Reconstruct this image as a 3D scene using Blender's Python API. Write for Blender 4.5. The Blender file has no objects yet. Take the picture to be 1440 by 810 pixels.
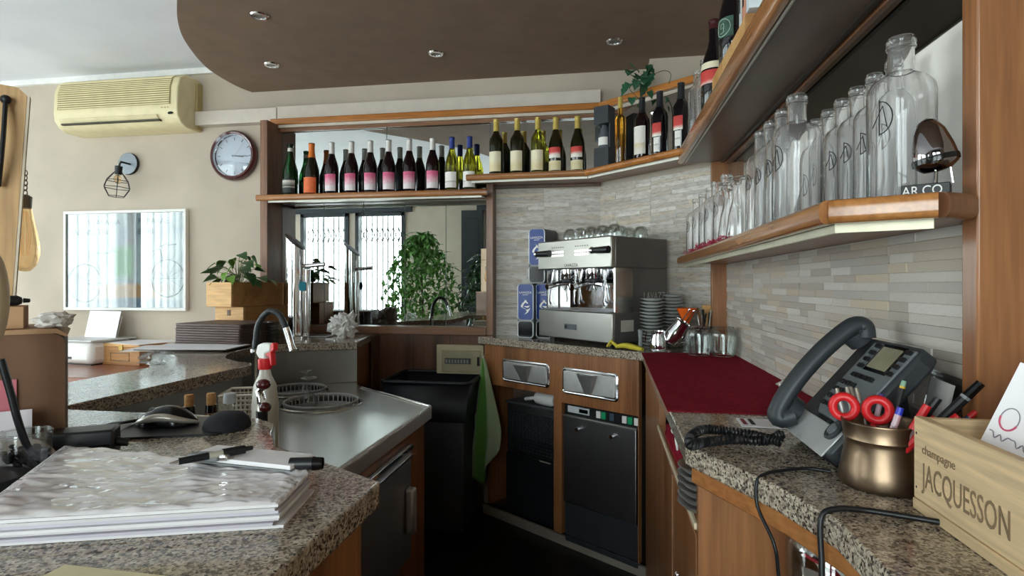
import bpy, bmesh, math, random
from mathutils import Vector, Matrix, noise as NZ
random.seed(7)
PI = math.pi
S = bpy.context.scene
COL = S.collection

# ---------------- camera ----------------
CAMZ = 1.23
TH = math.atan(130 / 800)
SN, CS = math.sin(TH), math.cos(TH)
cam = bpy.data.cameras.new('camera'); cam_o = bpy.data.objects.new('camera', cam); COL.objects.link(cam_o)
cam.sensor_width = 36; cam.lens = 36 * 800 / 1440; cam.shift_y = -5 / 1440; cam.clip_start = 0.02
cam_o.location = (0, 0, CAMZ); cam_o.rotation_euler = (PI / 2, 0, TH)
S.camera = cam_o

# ---------------- world, daylight, exposure ----------------
W = bpy.data.worlds.new('world'); S.world = W; W.use_nodes = True
bg = W.node_tree.nodes['Background']; bg.inputs[0].default_value = (0.90, 0.95, 1.0, 1); bg.inputs[1].default_value = 8.5
S.view_settings.view_transform = 'Standard'; S.view_settings.look = 'None'
S.view_settings.gamma = 1; S.view_settings.use_curve_mapping = False
S.view_settings.exposure = 0.62
S.cycles.use_denoising = True
S.cycles.max_bounces = 32; S.cycles.diffuse_bounces = 5; S.cycles.glossy_bounces = 6
S.cycles.transmission_bounces = 32; S.cycles.transparent_max_bounces = 16
S.cycles.caustics_reflective = False; S.cycles.caustics_refractive = True
S.cycles.sample_clamp_indirect = 6
def portal(loc, rot, sx, sy):
    l = bpy.data.lights.new('window_portal', 'AREA'); l.shape = 'RECTANGLE'; l.size = sx; l.size_y = sy
    l.cycles.is_portal = True
    o = bpy.data.objects.new('window_portal', l); COL.objects.link(o); o.location = loc; o.rotation_euler = rot
# window openings: (left wall) and (front wall, behind the camera)
XL, YF, YB, XR = -5.4, -2.0, 3.14, 0.52
WL = [(-1.75, 0.4, 0.15, 2.42), (0.52, 2.8, 0.15, 2.42)]            # y0 y1 z0 z1 on left wall
WF = [(-4.65, -3.86, 0.12, 2.32), (-3.75, -2.96, 0.12, 2.32), (-1.72, -0.85, 0.12, 2.32), (-0.75, 0.1, 0.12, 2.32)]  # x0 x1 z0 z1 on front wall
for y0, y1, z0, z1 in WL: portal((XL - .02, (y0 + y1) / 2, (z0 + z1) / 2), (0, -PI / 2, 0), z1 - z0, y1 - y0)
for x0, x1, z0, z1 in WF: portal(((x0 + x1) / 2, YF - .02, (z0 + z1) / 2), (PI / 2, 0, 0), x1 - x0, z1 - z0)

# ---------------- pixel to place ----------------
def ray(px, py):
    u = px - 720
    return Vector((-SN * 800 + CS * u, CS * 800 + SN * u, 400 - py))
def az(px, py, z):
    r = ray(px, py); t = (z - CAMZ) / r.z
    return Vector((r.x * t, r.y * t, z))
def ay(px, py, y):
    r = ray(px, py); t = y / r.y
    return Vector((r.x * t, y, CAMZ + r.z * t))
def ax(px, py, x):
    r = ray(px, py); t = x / r.x
    return Vector((x, r.y * t, CAMZ + r.z * t))

# ---------------- materials ----------------
def C(h, a=1.0):
    h = h.lstrip('#'); v = [int(h[i:i + 2], 16) / 255 for i in (0, 2, 4)]
    return tuple((c / 12.92 if c <= .04045 else ((c + .055) / 1.055) ** 2.4) for c in v) + (a,)
MATS = {}
def nm(name):
    m = bpy.data.materials.new(name); m.use_nodes = True; nt = m.node_tree
    return m, nt, nt.nodes['Principled BSDF']
def node(nt, typ, **kw):
    n = nt.nodes.new(typ)
    for k, v in kw.items():
        if k in n.inputs: n.inputs[k].default_value = v
        else: setattr(n, k, v)
    return n
def ramp(nt, fac, stops, interp='LINEAR'):
    r = nt.nodes.new('ShaderNodeValToRGB'); cr = r.color_ramp; cr.interpolation = interp
    while len(cr.elements) < len(stops): cr.elements.new(0.5)
    for e, (p, c) in zip(cr.elements, stops): e.position = p; e.color = C(c) if isinstance(c, str) else c
    nt.links.new(fac, r.inputs[0]); return r.outputs[0]
def bumpit(nt, p, h, strength, dist=.01):
    b = node(nt, 'ShaderNodeBump', Strength=strength, Distance=dist)
    nt.links.new(h, b.inputs['Height']); nt.links.new(b.outputs[0], p.inputs['Normal'])
def plain(name, col, rough=.5, metal=0.0, spec=.5, var=.06, vscale=14, bump=0, coat=0, trans=0, ior=1.45, emit=None, estr=0, sheen=0, vst=(1, 1, 1)):
    if name in MATS: return MATS[name]
    m, nt, p = nm(name)
    c = C(col) if isinstance(col, str) else col
    if var > 0:
        tc = node(nt, 'ShaderNodeTexCoord'); mp = node(nt, 'ShaderNodeMapping'); mp.inputs['Scale'].default_value = vst
        nt.links.new(tc.outputs['Object'], mp.inputs[0])
        n = node(nt, 'ShaderNodeTexNoise', Scale=vscale, Detail=4.0); nt.links.new(mp.outputs[0], n.inputs['Vector'])
        lo = tuple(max(0, x * (1 - var * 1.6)) for x in c[:3]) + (1,); hi = tuple(min(1, x * (1 + var * 1.6)) for x in c[:3]) + (1,)
        nt.links.new(ramp(nt, n.outputs[0], [(.3, lo), (.7, hi)]), p.inputs['Base Color'])
        if bump: bumpit(nt, p, n.outputs[0], bump)
    else: p.inputs['Base Color'].default_value = c
    p.inputs['Roughness'].default_value = rough; p.inputs['Metallic'].default_value = metal
    p.inputs['Specular IOR Level'].default_value = spec; p.inputs['Coat Weight'].default_value = coat
    p.inputs['Transmission Weight'].default_value = trans; p.inputs['IOR'].default_value = ior
    p.inputs['Sheen Weight'].default_value = sheen
    if emit: p.inputs['Emission Color'].default_value = C(emit); p.inputs['Emission Strength'].default_value = estr
    MATS[name] = m; return m
def wood(name, c1, c2, axis='Z', scale=1.0, rough=.35, coat=.2, c3=None, rnd=0.0, ring=9.0):
    """Straight grained wood, the grain running along the given object axis."""
    if name in MATS: return MATS[name]
    m, nt, p = nm(name)
    tc = node(nt, 'ShaderNodeTexCoord'); mp = node(nt, 'ShaderNodeMapping')
    k = {'X': (.06, 1, 1), 'Y': (1, .06, 1), 'Z': (1, 1, .06)}[axis]
    mp.inputs['Scale'].default_value = tuple(v * scale for v in k)
    nt.links.new(tc.outputs['Object'], mp.inputs[0])
    n1 = node(nt, 'ShaderNodeTexNoise', Scale=ring, Detail=3.0, Distortion=.6); nt.links.new(mp.outputs[0], n1.inputs['Vector'])
    n2 = node(nt, 'ShaderNodeTexNoise', Scale=130.0, Detail=2.0); nt.links.new(mp.outputs[0], n2.inputs['Vector'])
    a = ramp(nt, n1.outputs[0], [(.28, c1), (.5, c2), (.72, c3 or c1)])
    b = ramp(nt, n2.outputs[0], [(.35, (.62, .62, .62, 1)), (.65, (1.08, 1.08, 1.08, 1))])
    mx = node(nt, 'ShaderNodeMix', data_type='RGBA', blend_type='MULTIPLY'); mx.inputs[0].default_value = .55
    nt.links.new(a, mx.inputs[6]); nt.links.new(b, mx.inputs[7]); out = mx.outputs[2]
    if rnd:
        oi = node(nt, 'ShaderNodeObjectInfo'); rr = ramp(nt, oi.outputs['Random'], [(0, (1 - rnd, 1 - rnd, 1 - rnd, 1)), (1, (1 + rnd, 1 + rnd, 1 + rnd, 1))])
        m2 = node(nt, 'ShaderNodeMix', data_type='RGBA', blend_type='MULTIPLY'); m2.inputs[0].default_value = 1
        nt.links.new(out, m2.inputs[6]); nt.links.new(rr, m2.inputs[7]); out = m2.outputs[2]
    nt.links.new(out, p.inputs['Base Color']); bumpit(nt, p, n2.outputs[0], .06, .002)
    p.inputs['Roughness'].default_value = rough; p.inputs['Coat Weight'].default_value = coat; p.inputs['Coat Roughness'].default_value = .15
    MATS[name] = m; return m
def granite(name):
    m, nt, p = nm(name)
    tc = node(nt, 'ShaderNodeTexCoord')
    v = node(nt, 'ShaderNodeTexVoronoi', Scale=340.0, Randomness=1.0); nt.links.new(tc.outputs['Object'], v.inputs['Vector'])
    sx = node(nt, 'ShaderNodeSeparateColor'); nt.links.new(v.outputs['Color'], sx.inputs[0])
    a = ramp(nt, sx.outputs[0], [(0, '#4a4440'), (.14, '#7d746a'), (.28, '#a3998c'), (.45, '#bfb5a6'), (.66, '#d2c8b8'), (.86, '#b5a698'), (1, '#ddd7cc')], 'CONSTANT')
    n = node(nt, 'ShaderNodeTexNoise', Scale=110.0, Detail=5.0); nt.links.new(tc.outputs['Object'], n.inputs['Vector'])
    b = ramp(nt, n.outputs[0], [(.36, '#6c625a'), (.47, '#e4ded4'), (.7, '#f0ebe2')])
    mx = node(nt, 'ShaderNodeMix', data_type='RGBA', blend_type='MULTIPLY'); mx.inputs[0].default_value = .75
    nt.links.new(a, mx.inputs[6]); nt.links.new(b, mx.inputs[7]); nt.links.new(mx.outputs[2], p.inputs['Base Color'])
    p.inputs['Roughness'].default_value = .13; p.inputs['Specular IOR Level'].default_value = .7
    MATS[name] = m; return m
def steel(name, col='#c6c5c1', rough=.3, axis='X', streak=.05):
    if name in MATS: return MATS[name]
    m, nt, p = nm(name)
    tc = node(nt, 'ShaderNodeTexCoord'); mp = node(nt, 'ShaderNodeMapping')
    mp.inputs['Scale'].default_value = {'X': (1, 60, 60), 'Y': (60, 1, 60), 'Z': (60, 60, 1), 'N': (8, 8, 8)}[axis]
    nt.links.new(tc.outputs['Object'], mp.inputs[0])
    n = node(nt, 'ShaderNodeTexNoise', Scale=6.0, Detail=4.0); nt.links.new(mp.outputs[0], n.inputs['Vector'])
    c = C(col); lo = tuple(x * (1 - streak) for x in c[:3]) + (1,)
    nt.links.new(ramp(nt, n.outputs[0], [(.3, lo), (.7, c)]), p.inputs['Base Color'])
    rr = node(nt, 'ShaderNodeMapRange'); rr.inputs[3].default_value = rough * .75; rr.inputs[4].default_value = rough * 1.25
    nt.links.new(n.outputs[0], rr.inputs[0]); nt.links.new(rr.outputs[0], p.inputs['Roughness'])
    p.inputs['Metallic'].default_value = 1
    bumpit(nt, p, n.outputs[0], .012, .002)
    MATS[name] = m; return m
def glass(name, col='#ffffff', rough=0.0, ior=1.45):
    return plain(name, col, rough=rough, trans=1.0, ior=ior, var=0)
def thin_glass(name, tint='#fafcfb', refl=.06, rough=.02):
    """A thin glass wall: mostly see-through with a sheen at grazing angles."""
    if name in MATS: return MATS[name]
    m, nt, p = nm(name); nt.nodes.remove(p); out = nt.nodes['Material Output']
    tr = node(nt, 'ShaderNodeBsdfTransparent'); tr.inputs[0].default_value = C(tint)
    gl = node(nt, 'ShaderNodeBsdfGlossy'); gl.inputs['Roughness'].default_value = rough
    lw = node(nt, 'ShaderNodeLayerWeight'); lw.inputs[0].default_value = .35
    mr = node(nt, 'ShaderNodeMapRange'); mr.inputs[3].default_value = refl; mr.inputs[4].default_value = .42
    nt.links.new(lw.outputs['Fresnel'], mr.inputs[0])
    mx = node(nt, 'ShaderNodeMixShader'); nt.links.new(mr.outputs[0], mx.inputs[0]); nt.links.new(tr.outputs[0], mx.inputs[1]); nt.links.new(gl.outputs[0], mx.inputs[2])
    nt.links.new(mx.outputs[0], out.inputs[0]); MATS[name] = m; return m
def stone_strip(name, attr=None):
    """Weathered grey beige ledger stone, each strip its own tone."""
    m, nt, p = nm(name)
    tc = node(nt, 'ShaderNodeTexCoord')
    if attr: a = node(nt, 'ShaderNodeAttribute', attribute_name=attr); rv = a.outputs['Fac']
    else: a = node(nt, 'ShaderNodeObjectInfo'); rv = a.outputs['Random']
    base = ramp(nt, rv, [(0, '#c0b7ac'), (.16, '#d6d0c7'), (.34, '#cabfb1'), (.5, '#dedad3'), (.64, '#c4bfb8'), (.78, '#d3c6b2'), (.9, '#d2ccc4')], 'CONSTANT')
    mp = node(nt, 'ShaderNodeMapping'); mp.inputs['Scale'].default_value = (1, 1, 5) ; nt.links.new(tc.outputs['Object'], mp.inputs[0])
    n = node(nt, 'ShaderNodeTexNoise', Scale=26.0, Detail=6.0, Roughness=.65); nt.links.new(mp.outputs[0], n.inputs['Vector'])
    if not attr:
        ad = node(nt, 'ShaderNodeVectorMath', operation='ADD'); nt.links.new(mp.outputs[0], ad.inputs[0]); nt.links.new(a.outputs['Location'], ad.inputs[1]); nt.links.new(ad.outputs[0], n.inputs['Vector'])
    v = ramp(nt, n.outputs[0], [(.28, '#a3988b'), (.42, '#d8d2ca'), (.58, '#ffffff'), (.75, '#e2d2ba')])
    mx = node(nt, 'ShaderNodeMix', data_type='RGBA', blend_type='MULTIPLY'); mx.inputs[0].default_value = .7
    nt.links.new(base, mx.inputs[6]); nt.links.new(v, mx.inputs[7]); nt.links.new(mx.outputs[2], p.inputs['Base Color'])
    p.inputs['Roughness'].default_value = .5; bumpit(nt, p, n.outputs[0], .15, .004)
    MATS[name] = m; return m

GRANITE = granite('speckled_granite')
WALLM = plain('beige_plaster', '#bbaf9f', .85, var=.05, vscale=3, bump=.02)
CEILW = plain('white_ceiling_paint', '#dfe2e8', .9, var=.04, vscale=2)
CEILB = plain('brown_ceiling_paint', '#86705f', .85, var=.06, vscale=9)
WARM = wood('walnut_cabinet', '#8a5a37', '#a06b42', 'Z', c3='#75492b', coat=.1)
WARMX = wood('walnut_edge_x', '#9a6238', '#b57a48', 'X', c3='#84522e', rough=.25, coat=.5)
WARMY = wood('walnut_edge_y', '#9a6238', '#b57a48', 'Y', c3='#84522e', rough=.25, coat=.5)
TRIM = wood('walnut_frame', '#7c5439', '#8e6346', 'Z', c3='#6b4630', coat=.2)
TRIMX = wood('walnut_frame_x', '#7c5439', '#8e6346', 'X', c3='#6b4630', coat=.2)
DARKW = wood('dark_walnut_panel', '#553623', '#684630', 'Z', c3='#472c1b', coat=.1)
PINE = wood('pine_crate', '#d39e5c', '#e0b174', 'X', c3='#c48c4c', rough=.6, coat=0)
PINEB = wood('darker_pine_crate', '#a8743f', '#ba8650', 'X', c3='#966434', rough=.6, coat=0)  # darker pine copy; on the stacked crates it paints the shaded sides
PALEP = wood('pale_pine_box', '#dcb988', '#e8cba0', 'Y', c3='#d2ac78', rough=.6, coat=0)
MIRROR = plain('mirror_silver', '#dfe4e2', .0, 1.0, var=0)
STEELX = steel('brushed_steel', axis='X'); STEELZ = steel('brushed_steel_upright', axis='Z'); STEELN = steel('scuffed_steel', col='#d8d7d4', axis='N', rough=.48, streak=.12)
STEELY = steel('brushed_steel_y', '#c4c2bc', axis='Y', rough=.24)
DSTEEL = steel('dark_steel', '#8a898c', rough=.42, axis='Z')
CHROME = plain('chrome', '#e4e4e6', .06, 1.0, var=0)
ALU = plain('aluminium_strip', '#d0cdc0', .4, .5, var=0)
BLACK = plain('black_plastic', '#17181b', .4, var=.1)
BLACKG = plain('glossy_black', '#0d0e10', .15, var=0)
CHAR = plain('charcoal_plastic', '#6a6f73', .45, var=.05)
CHARD = plain('dark_charcoal_plastic', '#34383c', .45, var=.05)
WHITE = plain('white_plastic', '#e9e7e2', .4, var=.02)
PAPER = plain('white_paper', '#f0eef0', .8, var=.02)
GREYP = plain('grey_plastic', '#85888a', .5, var=.05)
RED = plain('red_plastic', '#d8262b', .35, var=.03)
CLEAR = glass('clear_glass'); THIN = thin_glass('thin_clear_glass')
BURG = plain('burgundy_cloth', '#861d2d', .95, var=.12, vscale=60, spec=.1, bump=.15)
# ---------------- mesh building ----------------
class B:
    def __init__(s): s.bm = bmesh.new(); s.M = Matrix.Identity(4); s.mi = 0
    def _v(s, co): return s.bm.verts.new(s.M @ Vector(co))
    def poly(s, cos):
        try:
            f = s.bm.faces.new([s._v(c) for c in cos]); f.material_index = s.mi
        except ValueError: pass
        return s
    def faces(s, cos, idx):
        v = [s._v(c) for c in cos]
        for i in idx:
            try: f = s.bm.faces.new([v[k] for k in i]); f.material_index = s.mi
            except ValueError: pass
        return s
    def box(s, x0, x1, y0, y1, z0, z1):
        c = [(x0, y0, z0), (x1, y0, z0), (x1, y1, z0), (x0, y1, z0), (x0, y0, z1), (x1, y0, z1), (x1, y1, z1), (x0, y1, z1)]
        return s.faces(c, [(0, 3, 2, 1), (4, 5, 6, 7), (0, 1, 5, 4), (1, 2, 6, 5), (2, 3, 7, 6), (3, 0, 4, 7)])
    def cbox(s, c, d, R=None):
        M0 = s.M; s.M = M0 @ Matrix.Translation(c) @ (R.to_4x4() if R else Matrix.Identity(4))
        s.box(-d[0] / 2, d[0] / 2, -d[1] / 2, d[1] / 2, -d[2] / 2, d[2] / 2); s.M = M0; return s
    def prism(s, pts, z0, z1):
        n = len(pts)
        a = sum(pts[i][0] * pts[(i + 1) % n][1] - pts[(i + 1) % n][0] * pts[i][1] for i in range(n))
        if a < 0: pts = pts[::-1]
        c = [(x, y, z0) for x, y in pts] + [(x, y, z1) for x, y in pts]
        return s.faces(c, [tuple(range(n))[::-1], tuple(range(n, 2 * n))] + [(i, (i + 1) % n, n + (i + 1) % n, n + i) for i in range(n)])
    def lathe(s, prof, seg=24, c=(0, 0, 0), a0=0, a1=2 * PI, sx=1, sy=1, caps=True):
        full = abs(a1 - a0 - 2 * PI) < 1e-6; n = seg if full else seg + 1
        cos = []
        for r, z in prof:
            for k in range(n):
                a = a0 + (a1 - a0) * k / seg
                cos.append((c[0] + r * math.cos(a) * sx, c[1] + r * math.sin(a) * sy, c[2] + z))
        idx = []
        for i in range(len(prof) - 1):
            for k in range(seg):
                k2 = (k + 1) % n
                idx.append((i * n + k, i * n + k2, (i + 1) * n + k2, (i + 1) * n + k))
        if caps and full:
            if prof[0][0] > 1e-6: idx.append(tuple(range(n))[::-1])
            if prof[-1][0] > 1e-6: idx.append(tuple(range((len(prof) - 1) * n, len(prof) * n)))
        return s.faces(cos, idx)
    def cyl(s, p0, p1, r0, r1=None, seg=16, caps=True):
        r1 = r0 if r1 is None else r1
        p0, p1 = Vector(p0), Vector(p1); d = p1 - p0
        M0 = s.M; s.M = M0 @ Matrix.Translation(p0) @ d.to_track_quat('Z', 'Y').to_matrix().to_4x4()
        s.lathe([(r0, 0), (r1, d.length)], seg, caps=caps); s.M = M0; return s
    def tube(s, pts, r, seg=8, closed=False, caps=True, flat=1.0):
        pts = [Vector(p) for p in pts]; n = len(pts)
        rs = r if isinstance(r, (list, tuple)) else [r] * n
        tans = []
        for i in range(n):
            a = pts[(i - 1) % n] if (closed or i > 0) else pts[i]; b = pts[(i + 1) % n] if (closed or i < n - 1) else pts[i]
            t = (b - a); tans.append(t.normalized() if t.length > 1e-9 else Vector((0, 0, 1)))
        up = Vector((0, 0, 1)) if abs(tans[0].z) < .9 else Vector((1, 0, 0))
        nrm = (up - tans[0] * up.dot(tans[0])).normalized()
        cos = []
        for i in range(n):
            nrm = nrm - tans[i] * nrm.dot(tans[i])
            nrm = nrm.normalized() if nrm.length > 1e-6 else tans[i].orthogonal().normalized()
            bn = tans[i].cross(nrm)
            for k in range(seg):
                a = 2 * PI * k / seg
                cos.append(pts[i] + nrm * math.cos(a) * rs[i] * flat + bn * math.sin(a) * rs[i])
        idx = []
        for i in range(n if closed else n - 1):
            j = (i + 1) % n
            for k in range(seg):
                k2 = (k + 1) % seg; idx.append((i * seg + k, i * seg + k2, j * seg + k2, j * seg + k))
        if caps and not closed: idx += [tuple(range(seg))[::-1], tuple(range((n - 1) * seg, n * seg))]
        return s.faces(cos, idx)
    def ball(s, c, r, sc=(1, 1, 1), seg=14, rings=8):
        prof = [(r * math.sin(PI * i / rings) , -r * math.cos(PI * i / rings)) for i in range(rings + 1)]
        prof[0] = (1e-7, -r); prof[-1] = (1e-7, r)
        M0 = s.M; s.M = M0 @ Matrix.Translation(c) @ Matrix.Diagonal((sc[0], sc[1], sc[2], 1))
        s.lathe(prof, seg, caps=False); s.M = M0; return s
    def rbox(s, w, h, r, z0, z1, c=(0, 0), n=5):
        return s.prism(rrect(w, h, r, c, n), z0, z1)
    def mesh(s, name, mats, smooth=35, merge=True):
        if merge: bmesh.ops.remove_doubles(s.bm, verts=s.bm.verts, dist=1e-6)
        bmesh.ops.recalc_face_normals(s.bm, faces=s.bm.faces)
        me = bpy.data.meshes.new(name); s.bm.to_mesh(me); s.bm.free()
        for m in (mats if isinstance(mats, (list, tuple)) else [mats]): me.materials.append(m)
        if smooth:
            me.polygons.foreach_set('use_smooth', [True] * len(me.polygons)); me.set_sharp_from_angle(angle=math.radians(smooth))
        return me
def rrect(w, h, r, c=(0, 0), n=5):
    out = []
    for cx, cy, a in ((w / 2 - r, h / 2 - r, 0), (-w / 2 + r, h / 2 - r, PI / 2), (-w / 2 + r, -h / 2 + r, PI), (w / 2 - r, -h / 2 + r, 1.5 * PI)):
        for k in range(n + 1):
            t = a + PI / 2 * k / n; out.append((c[0] + cx + r * math.cos(t), c[1] + cy + r * math.sin(t)))
    return out
def obj(name, me, parent=None, loc=(0, 0, 0), rot=(0, 0, 0), bev=0, seg=2):
    o = bpy.data.objects.new(name, me); COL.objects.link(o); o.parent = parent
    o.location = loc; o.rotation_euler = rot
    if bev:
        m = o.modifiers.new('bevel', 'BEVEL'); m.width = bev; m.segments = seg; m.limit_method = 'ANGLE'; m.angle_limit = .6
    return o
def tag(o, label, cat, group=None):
    o['label'] = label; o['category'] = cat
    if group: o['group'] = group
    return o
def thing(name, label, cat, loc=(0, 0, 0), rz=0, group=None, rot=None):
    o = bpy.data.objects.new(name, None); COL.objects.link(o); o.empty_display_size = .05
    o.location = loc; o.rotation_euler = rot or (0, 0, rz); return tag(o, label, cat, group)
def struct(name, me, parent=None, **k):
    o = obj(name, me, parent, **k)
    if parent is None: o['kind'] = 'structure'
    return o
def bx(name, mat, parent, x0, x1, y0, y1, z0, z1, bev=0, **k):
    return obj(name, B().box(x0, x1, y0, y1, z0, z1).mesh(name, mat), parent, bev=bev, **k)
PROTO = {}
def stamp(key, build, root):
    """Parts of a repeated thing: built once, then copied with shared mesh data."""
    if key not in PROTO:
        build(root); PROTO[key] = [(c, [g for g in c.children]) for c in root.children]; return
    for c, gs in PROTO[key]:
        n = c.copy(); COL.objects.link(n); n.parent = root
        for g in gs:
            k = g.copy(); COL.objects.link(k); k.parent = n
def text_mesh(txt, size, mat, name, sx=1, align='LEFT', depth=.0003):
    cu = bpy.data.curves.new(name, 'FONT'); cu.body = txt; cu.size = size; cu.align_x = align; cu.extrude = depth; cu.resolution_u = 3
    t = bpy.data.objects.new(name, cu); COL.objects.link(t)
    dg = bpy.context.evaluated_depsgraph_get(); me = bpy.data.meshes.new_from_object(t.evaluated_get(dg))
    bpy.data.objects.remove(t); bpy.data.curves.remove(cu)
    for v in me.vertices: v.co.x *= sx
    me.name = name; me.materials.clear(); me.materials.append(mat); return me
def arc(cx, cy, r, a0, a1, n): return [(cx + r * math.cos(a0 + (a1 - a0) * k / n), cy + r * math.sin(a0 + (a1 - a0) * k / n)) for k in range(n + 1)]
def spline(pts, n=8):
    """Catmull-Rom through the given points."""
    pts = [Vector(p) for p in pts]; out = []
    for i in range(len(pts) - 1):
        p0 = pts[max(i - 1, 0)]; p1 = pts[i]; p2 = pts[i + 1]; p3 = pts[min(i + 2, len(pts) - 1)]
        for k in range(n):
            t = k / n
            out.append(.5 * ((2 * p1) + (p2 - p0) * t + (2 * p0 - 5 * p1 + 4 * p2 - p3) * t * t + (3 * p1 - p0 - 3 * p2 + p3) * t ** 3))
    out.append(pts[-1]); return out
# ================= THE SETTING =================
FLOORM = plain('black_floor', '#15130f', .35, var=.2, vscale=20)
struct('floor', B().box(-1.5, 1.06, YF, YB + .1, -.1, 0).mesh('floor', FLOORM))
struct('floor_room', B().box(XL, -1.5, YF, YB + .1, -.1, 0).mesh('floor_room', plain('pale_bounce_floor', '#c9c2b8', .3, var=.1, vscale=40)))  # unseen room floor, made pale to bounce light onto the ceiling
struct('ceiling', B().box(XL, 1.06, YF, YB + .1, 2.55, 2.65).mesh('ceiling', CEILW))
ZBC = 2.39
random.seed(3)
sp = spline([(-2.10, 3.14, 0), (-2.125, 3.0, 0), (-2.10, 2.74, 0), (-1.98, 2.44, 0), (-1.857, 2.24, 0), (-1.70, 2.05, 0), (-1.42, 1.75, 0), (-1.1, 1.3, 0), (-.92, .7, 0), (-.86, -.2, 0), (-.86, -1.2, 0)], 6)
struct('ceiling_soffit', B().prism([(p.x, p.y) for p in sp] + [(.96, -1.2), (.96, .87), (XR, .88), (XR, 3.0), (.23, 3.0), (.23, 3.14)], ZBC, 2.55).mesh('ceiling_soffit', CEILB, 0))
def wall_with_holes(name, horiz, a0, a1, p0, p1, holes, z1=2.6):
    """Wall running along X (horiz) or Y from a0 to a1, with rectangular openings."""
    b = B(); holes = sorted(holes); cur = a0
    def put(s0, s1, z0, zz):
        if s1 - s0 < 1e-4 or zz - z0 < 1e-4: return
        b.box(s0, s1, p0, p1, z0, zz) if horiz else b.box(p0, p1, s0, s1, z0, zz)
    for h0, h1, z0, zz in holes:
        put(cur, h0, 0, z1); put(h0, h1, 0, z0); put(h0, h1, zz, z1); cur = h1
    put(cur, a1, 0, z1)
    return struct(name, b.mesh(name, WALLM, 0))
wall_with_holes('wall_left', False, YF, YB + .1, XL - .12, XL, WL)
wall_with_holes('wall_front', True, XL - .12, 1.06, YF - .12, YF, WF)
wall_back = struct('wall_back', B().box(XL, .8, YB, YB + .1, 0, 2.6).mesh('wall_back', WALLM, 0))
struct('wall_right_near', B().box(.96, 1.06, YF, .87, 0, 2.6).mesh('wall_right_near', WALLM, 0))
wall_right = struct('wall_right', B().box(XR, XR + .5, .88, YB, 0, 2.6).mesh('wall_right', WALLM, 0))
struct('wall_pier', B().box(.23, XR, 3.0, YB, 2.0, 2.6).mesh('wall_pier', WALLM, 0))
struct('trim_1', B().box(XL, -2.05, YB - .025, YB, 2.515, 2.55).mesh('trim_1', plain('white_trim', '#e6e5e2', .6)))
DUCT = plain('duct_cover', '#cdc3b6', .7, var=.03)
tr2 = struct('trim_2', B().box(-2.44, -1.905, YB - .06, YB, 2.19, 2.272).mesh('trim_2', DUCT), bev=.002)
struct('trim_3', B().box(-1.90, -.02, YB - .06, YB, 2.20, 2.275).mesh('trim_3', DUCT), bev=.002)
# diagonal corner wall
DW0, DW1 = Vector((-.02, 3.135, 0)), Vector((.478, 2.637, 0))
wall_corner = struct('wall_corner', B().prism([(-.02, 3.135), (.478, 2.637), (XR, 2.595), (XR, YB), (-.02, YB)], .952, 2.15).mesh('wall_corner', WALLM, 0))
tilebase = struct('wall_tiled', B().box(-.60, -.02, 3.136, YB, .93, 1.76).mesh('wall_tiled', plain('tile_grout', '#d8d3ca', .8)))
# stone strips on the near right wall: one object each
STRIP = stone_strip('ledger_stone'); STRIPA = stone_strip('ledger_stone_far', 'tone')
GROUT = MATS['tile_grout']
obj('grout_backing', B().box(XR - .006, XR + .001, .885, 2.52, .94, 1.325).mesh('grout_backing', GROUT), wall_right)
unit = B().box(-.5, .5, -.5, .5, -.5, .5).mesh('stone_strip', STRIP, 0)
def rows(s0, s1, z0, z1, joints, hmin=.0135, hmax=.019, lmin=.07, lmax=.2):
    """Yield strips of a ledger stone field; joints(z) gives the tile joints along s."""
    z = z0
    while z < z1 - .004:
        h = min(random.uniform(hmin, hmax), z1 - z)
        js = [s0] + sorted(j for j in joints(z) if s0 < j < s1) + [s1]
        for a, b_ in zip(js, js[1:]):
            s = a
            while s < b_ - .002:
                l = random.uniform(lmin, lmax)
                if b_ - (s + l) < lmin * .6: l = b_ - s
                yield s, s + l, z, z + h
                s += l
        z += h
for (za, zb) in ((.952, 1.1285), (1.1315, 1.314)):
    jj = (lambda z: [1.13, 1.82]) if za < 1 else (lambda z: [1.13, 1.61, 2.09])
    for s0, s1, z0, z1 in rows(0.888, 2.515, za, zb, jj, .0145, .019, .09, .2):
        d = random.uniform(.0025, .006)
        edge = [(.0012 if abs(s - j) < 1e-6 else .0002) for s in (s0, s1) for j in [min([1.13, 1.61, 1.82, 2.09], key=lambda q: abs(q - s))]]
        s0 += edge[0]; s1 -= edge[1]
        o = obj('stone_strip', unit, wall_right, (XR - .006 - d / 2, (s0 + s1) / 2, (z0 + z1) / 2))
        o.scale = (d, s1 - s0, z1 - z0 - .0005)
# farther strips: joined
def strip_field(name, parent, org, dirv, nrm, length, z0, z1, joints, zj):
    b = B(); tones = []
    for za, zb in zj:
        for s0, s1, a, c in rows(0, length, za, zb, joints, .016, .022, .09, .26):
            d = random.uniform(.002, .0045); p = org + dirv * (s0 + .0005); q = org + dirv * (s1 - .0005); n = nrm * d
            cs = [p, q, q + n, p + n]
            b.faces([(v.x, v.y, a + .0004) for v in cs] + [(v.x, v.y, c - .0004) for v in cs], [(0, 3, 2, 1), (4, 5, 6, 7), (0, 1, 5, 4), (1, 2, 6, 5), (2, 3, 7, 6), (3, 0, 4, 7)])
            tones += [random.random()] * 6
    me = b.mesh(name, STRIPA, 0, merge=False)
    at = me.attributes.new('tone', 'FLOAT', 'FACE'); at.data.foreach_set('value', tones)
    o = obj(name, me, parent); o['kind'] = 'stuff'
strip_field('stone_strips', tilebase, Vector((-.60, 3.136, 0)), Vector((1, 0, 0)), Vector((0, -1, 0)), .58, .95, 1.75, lambda z: [.27], ((.952, 1.11), (1.112, 1.41), (1.412, 1.76)))
dd = (DW1 - DW0).normalized()
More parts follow.
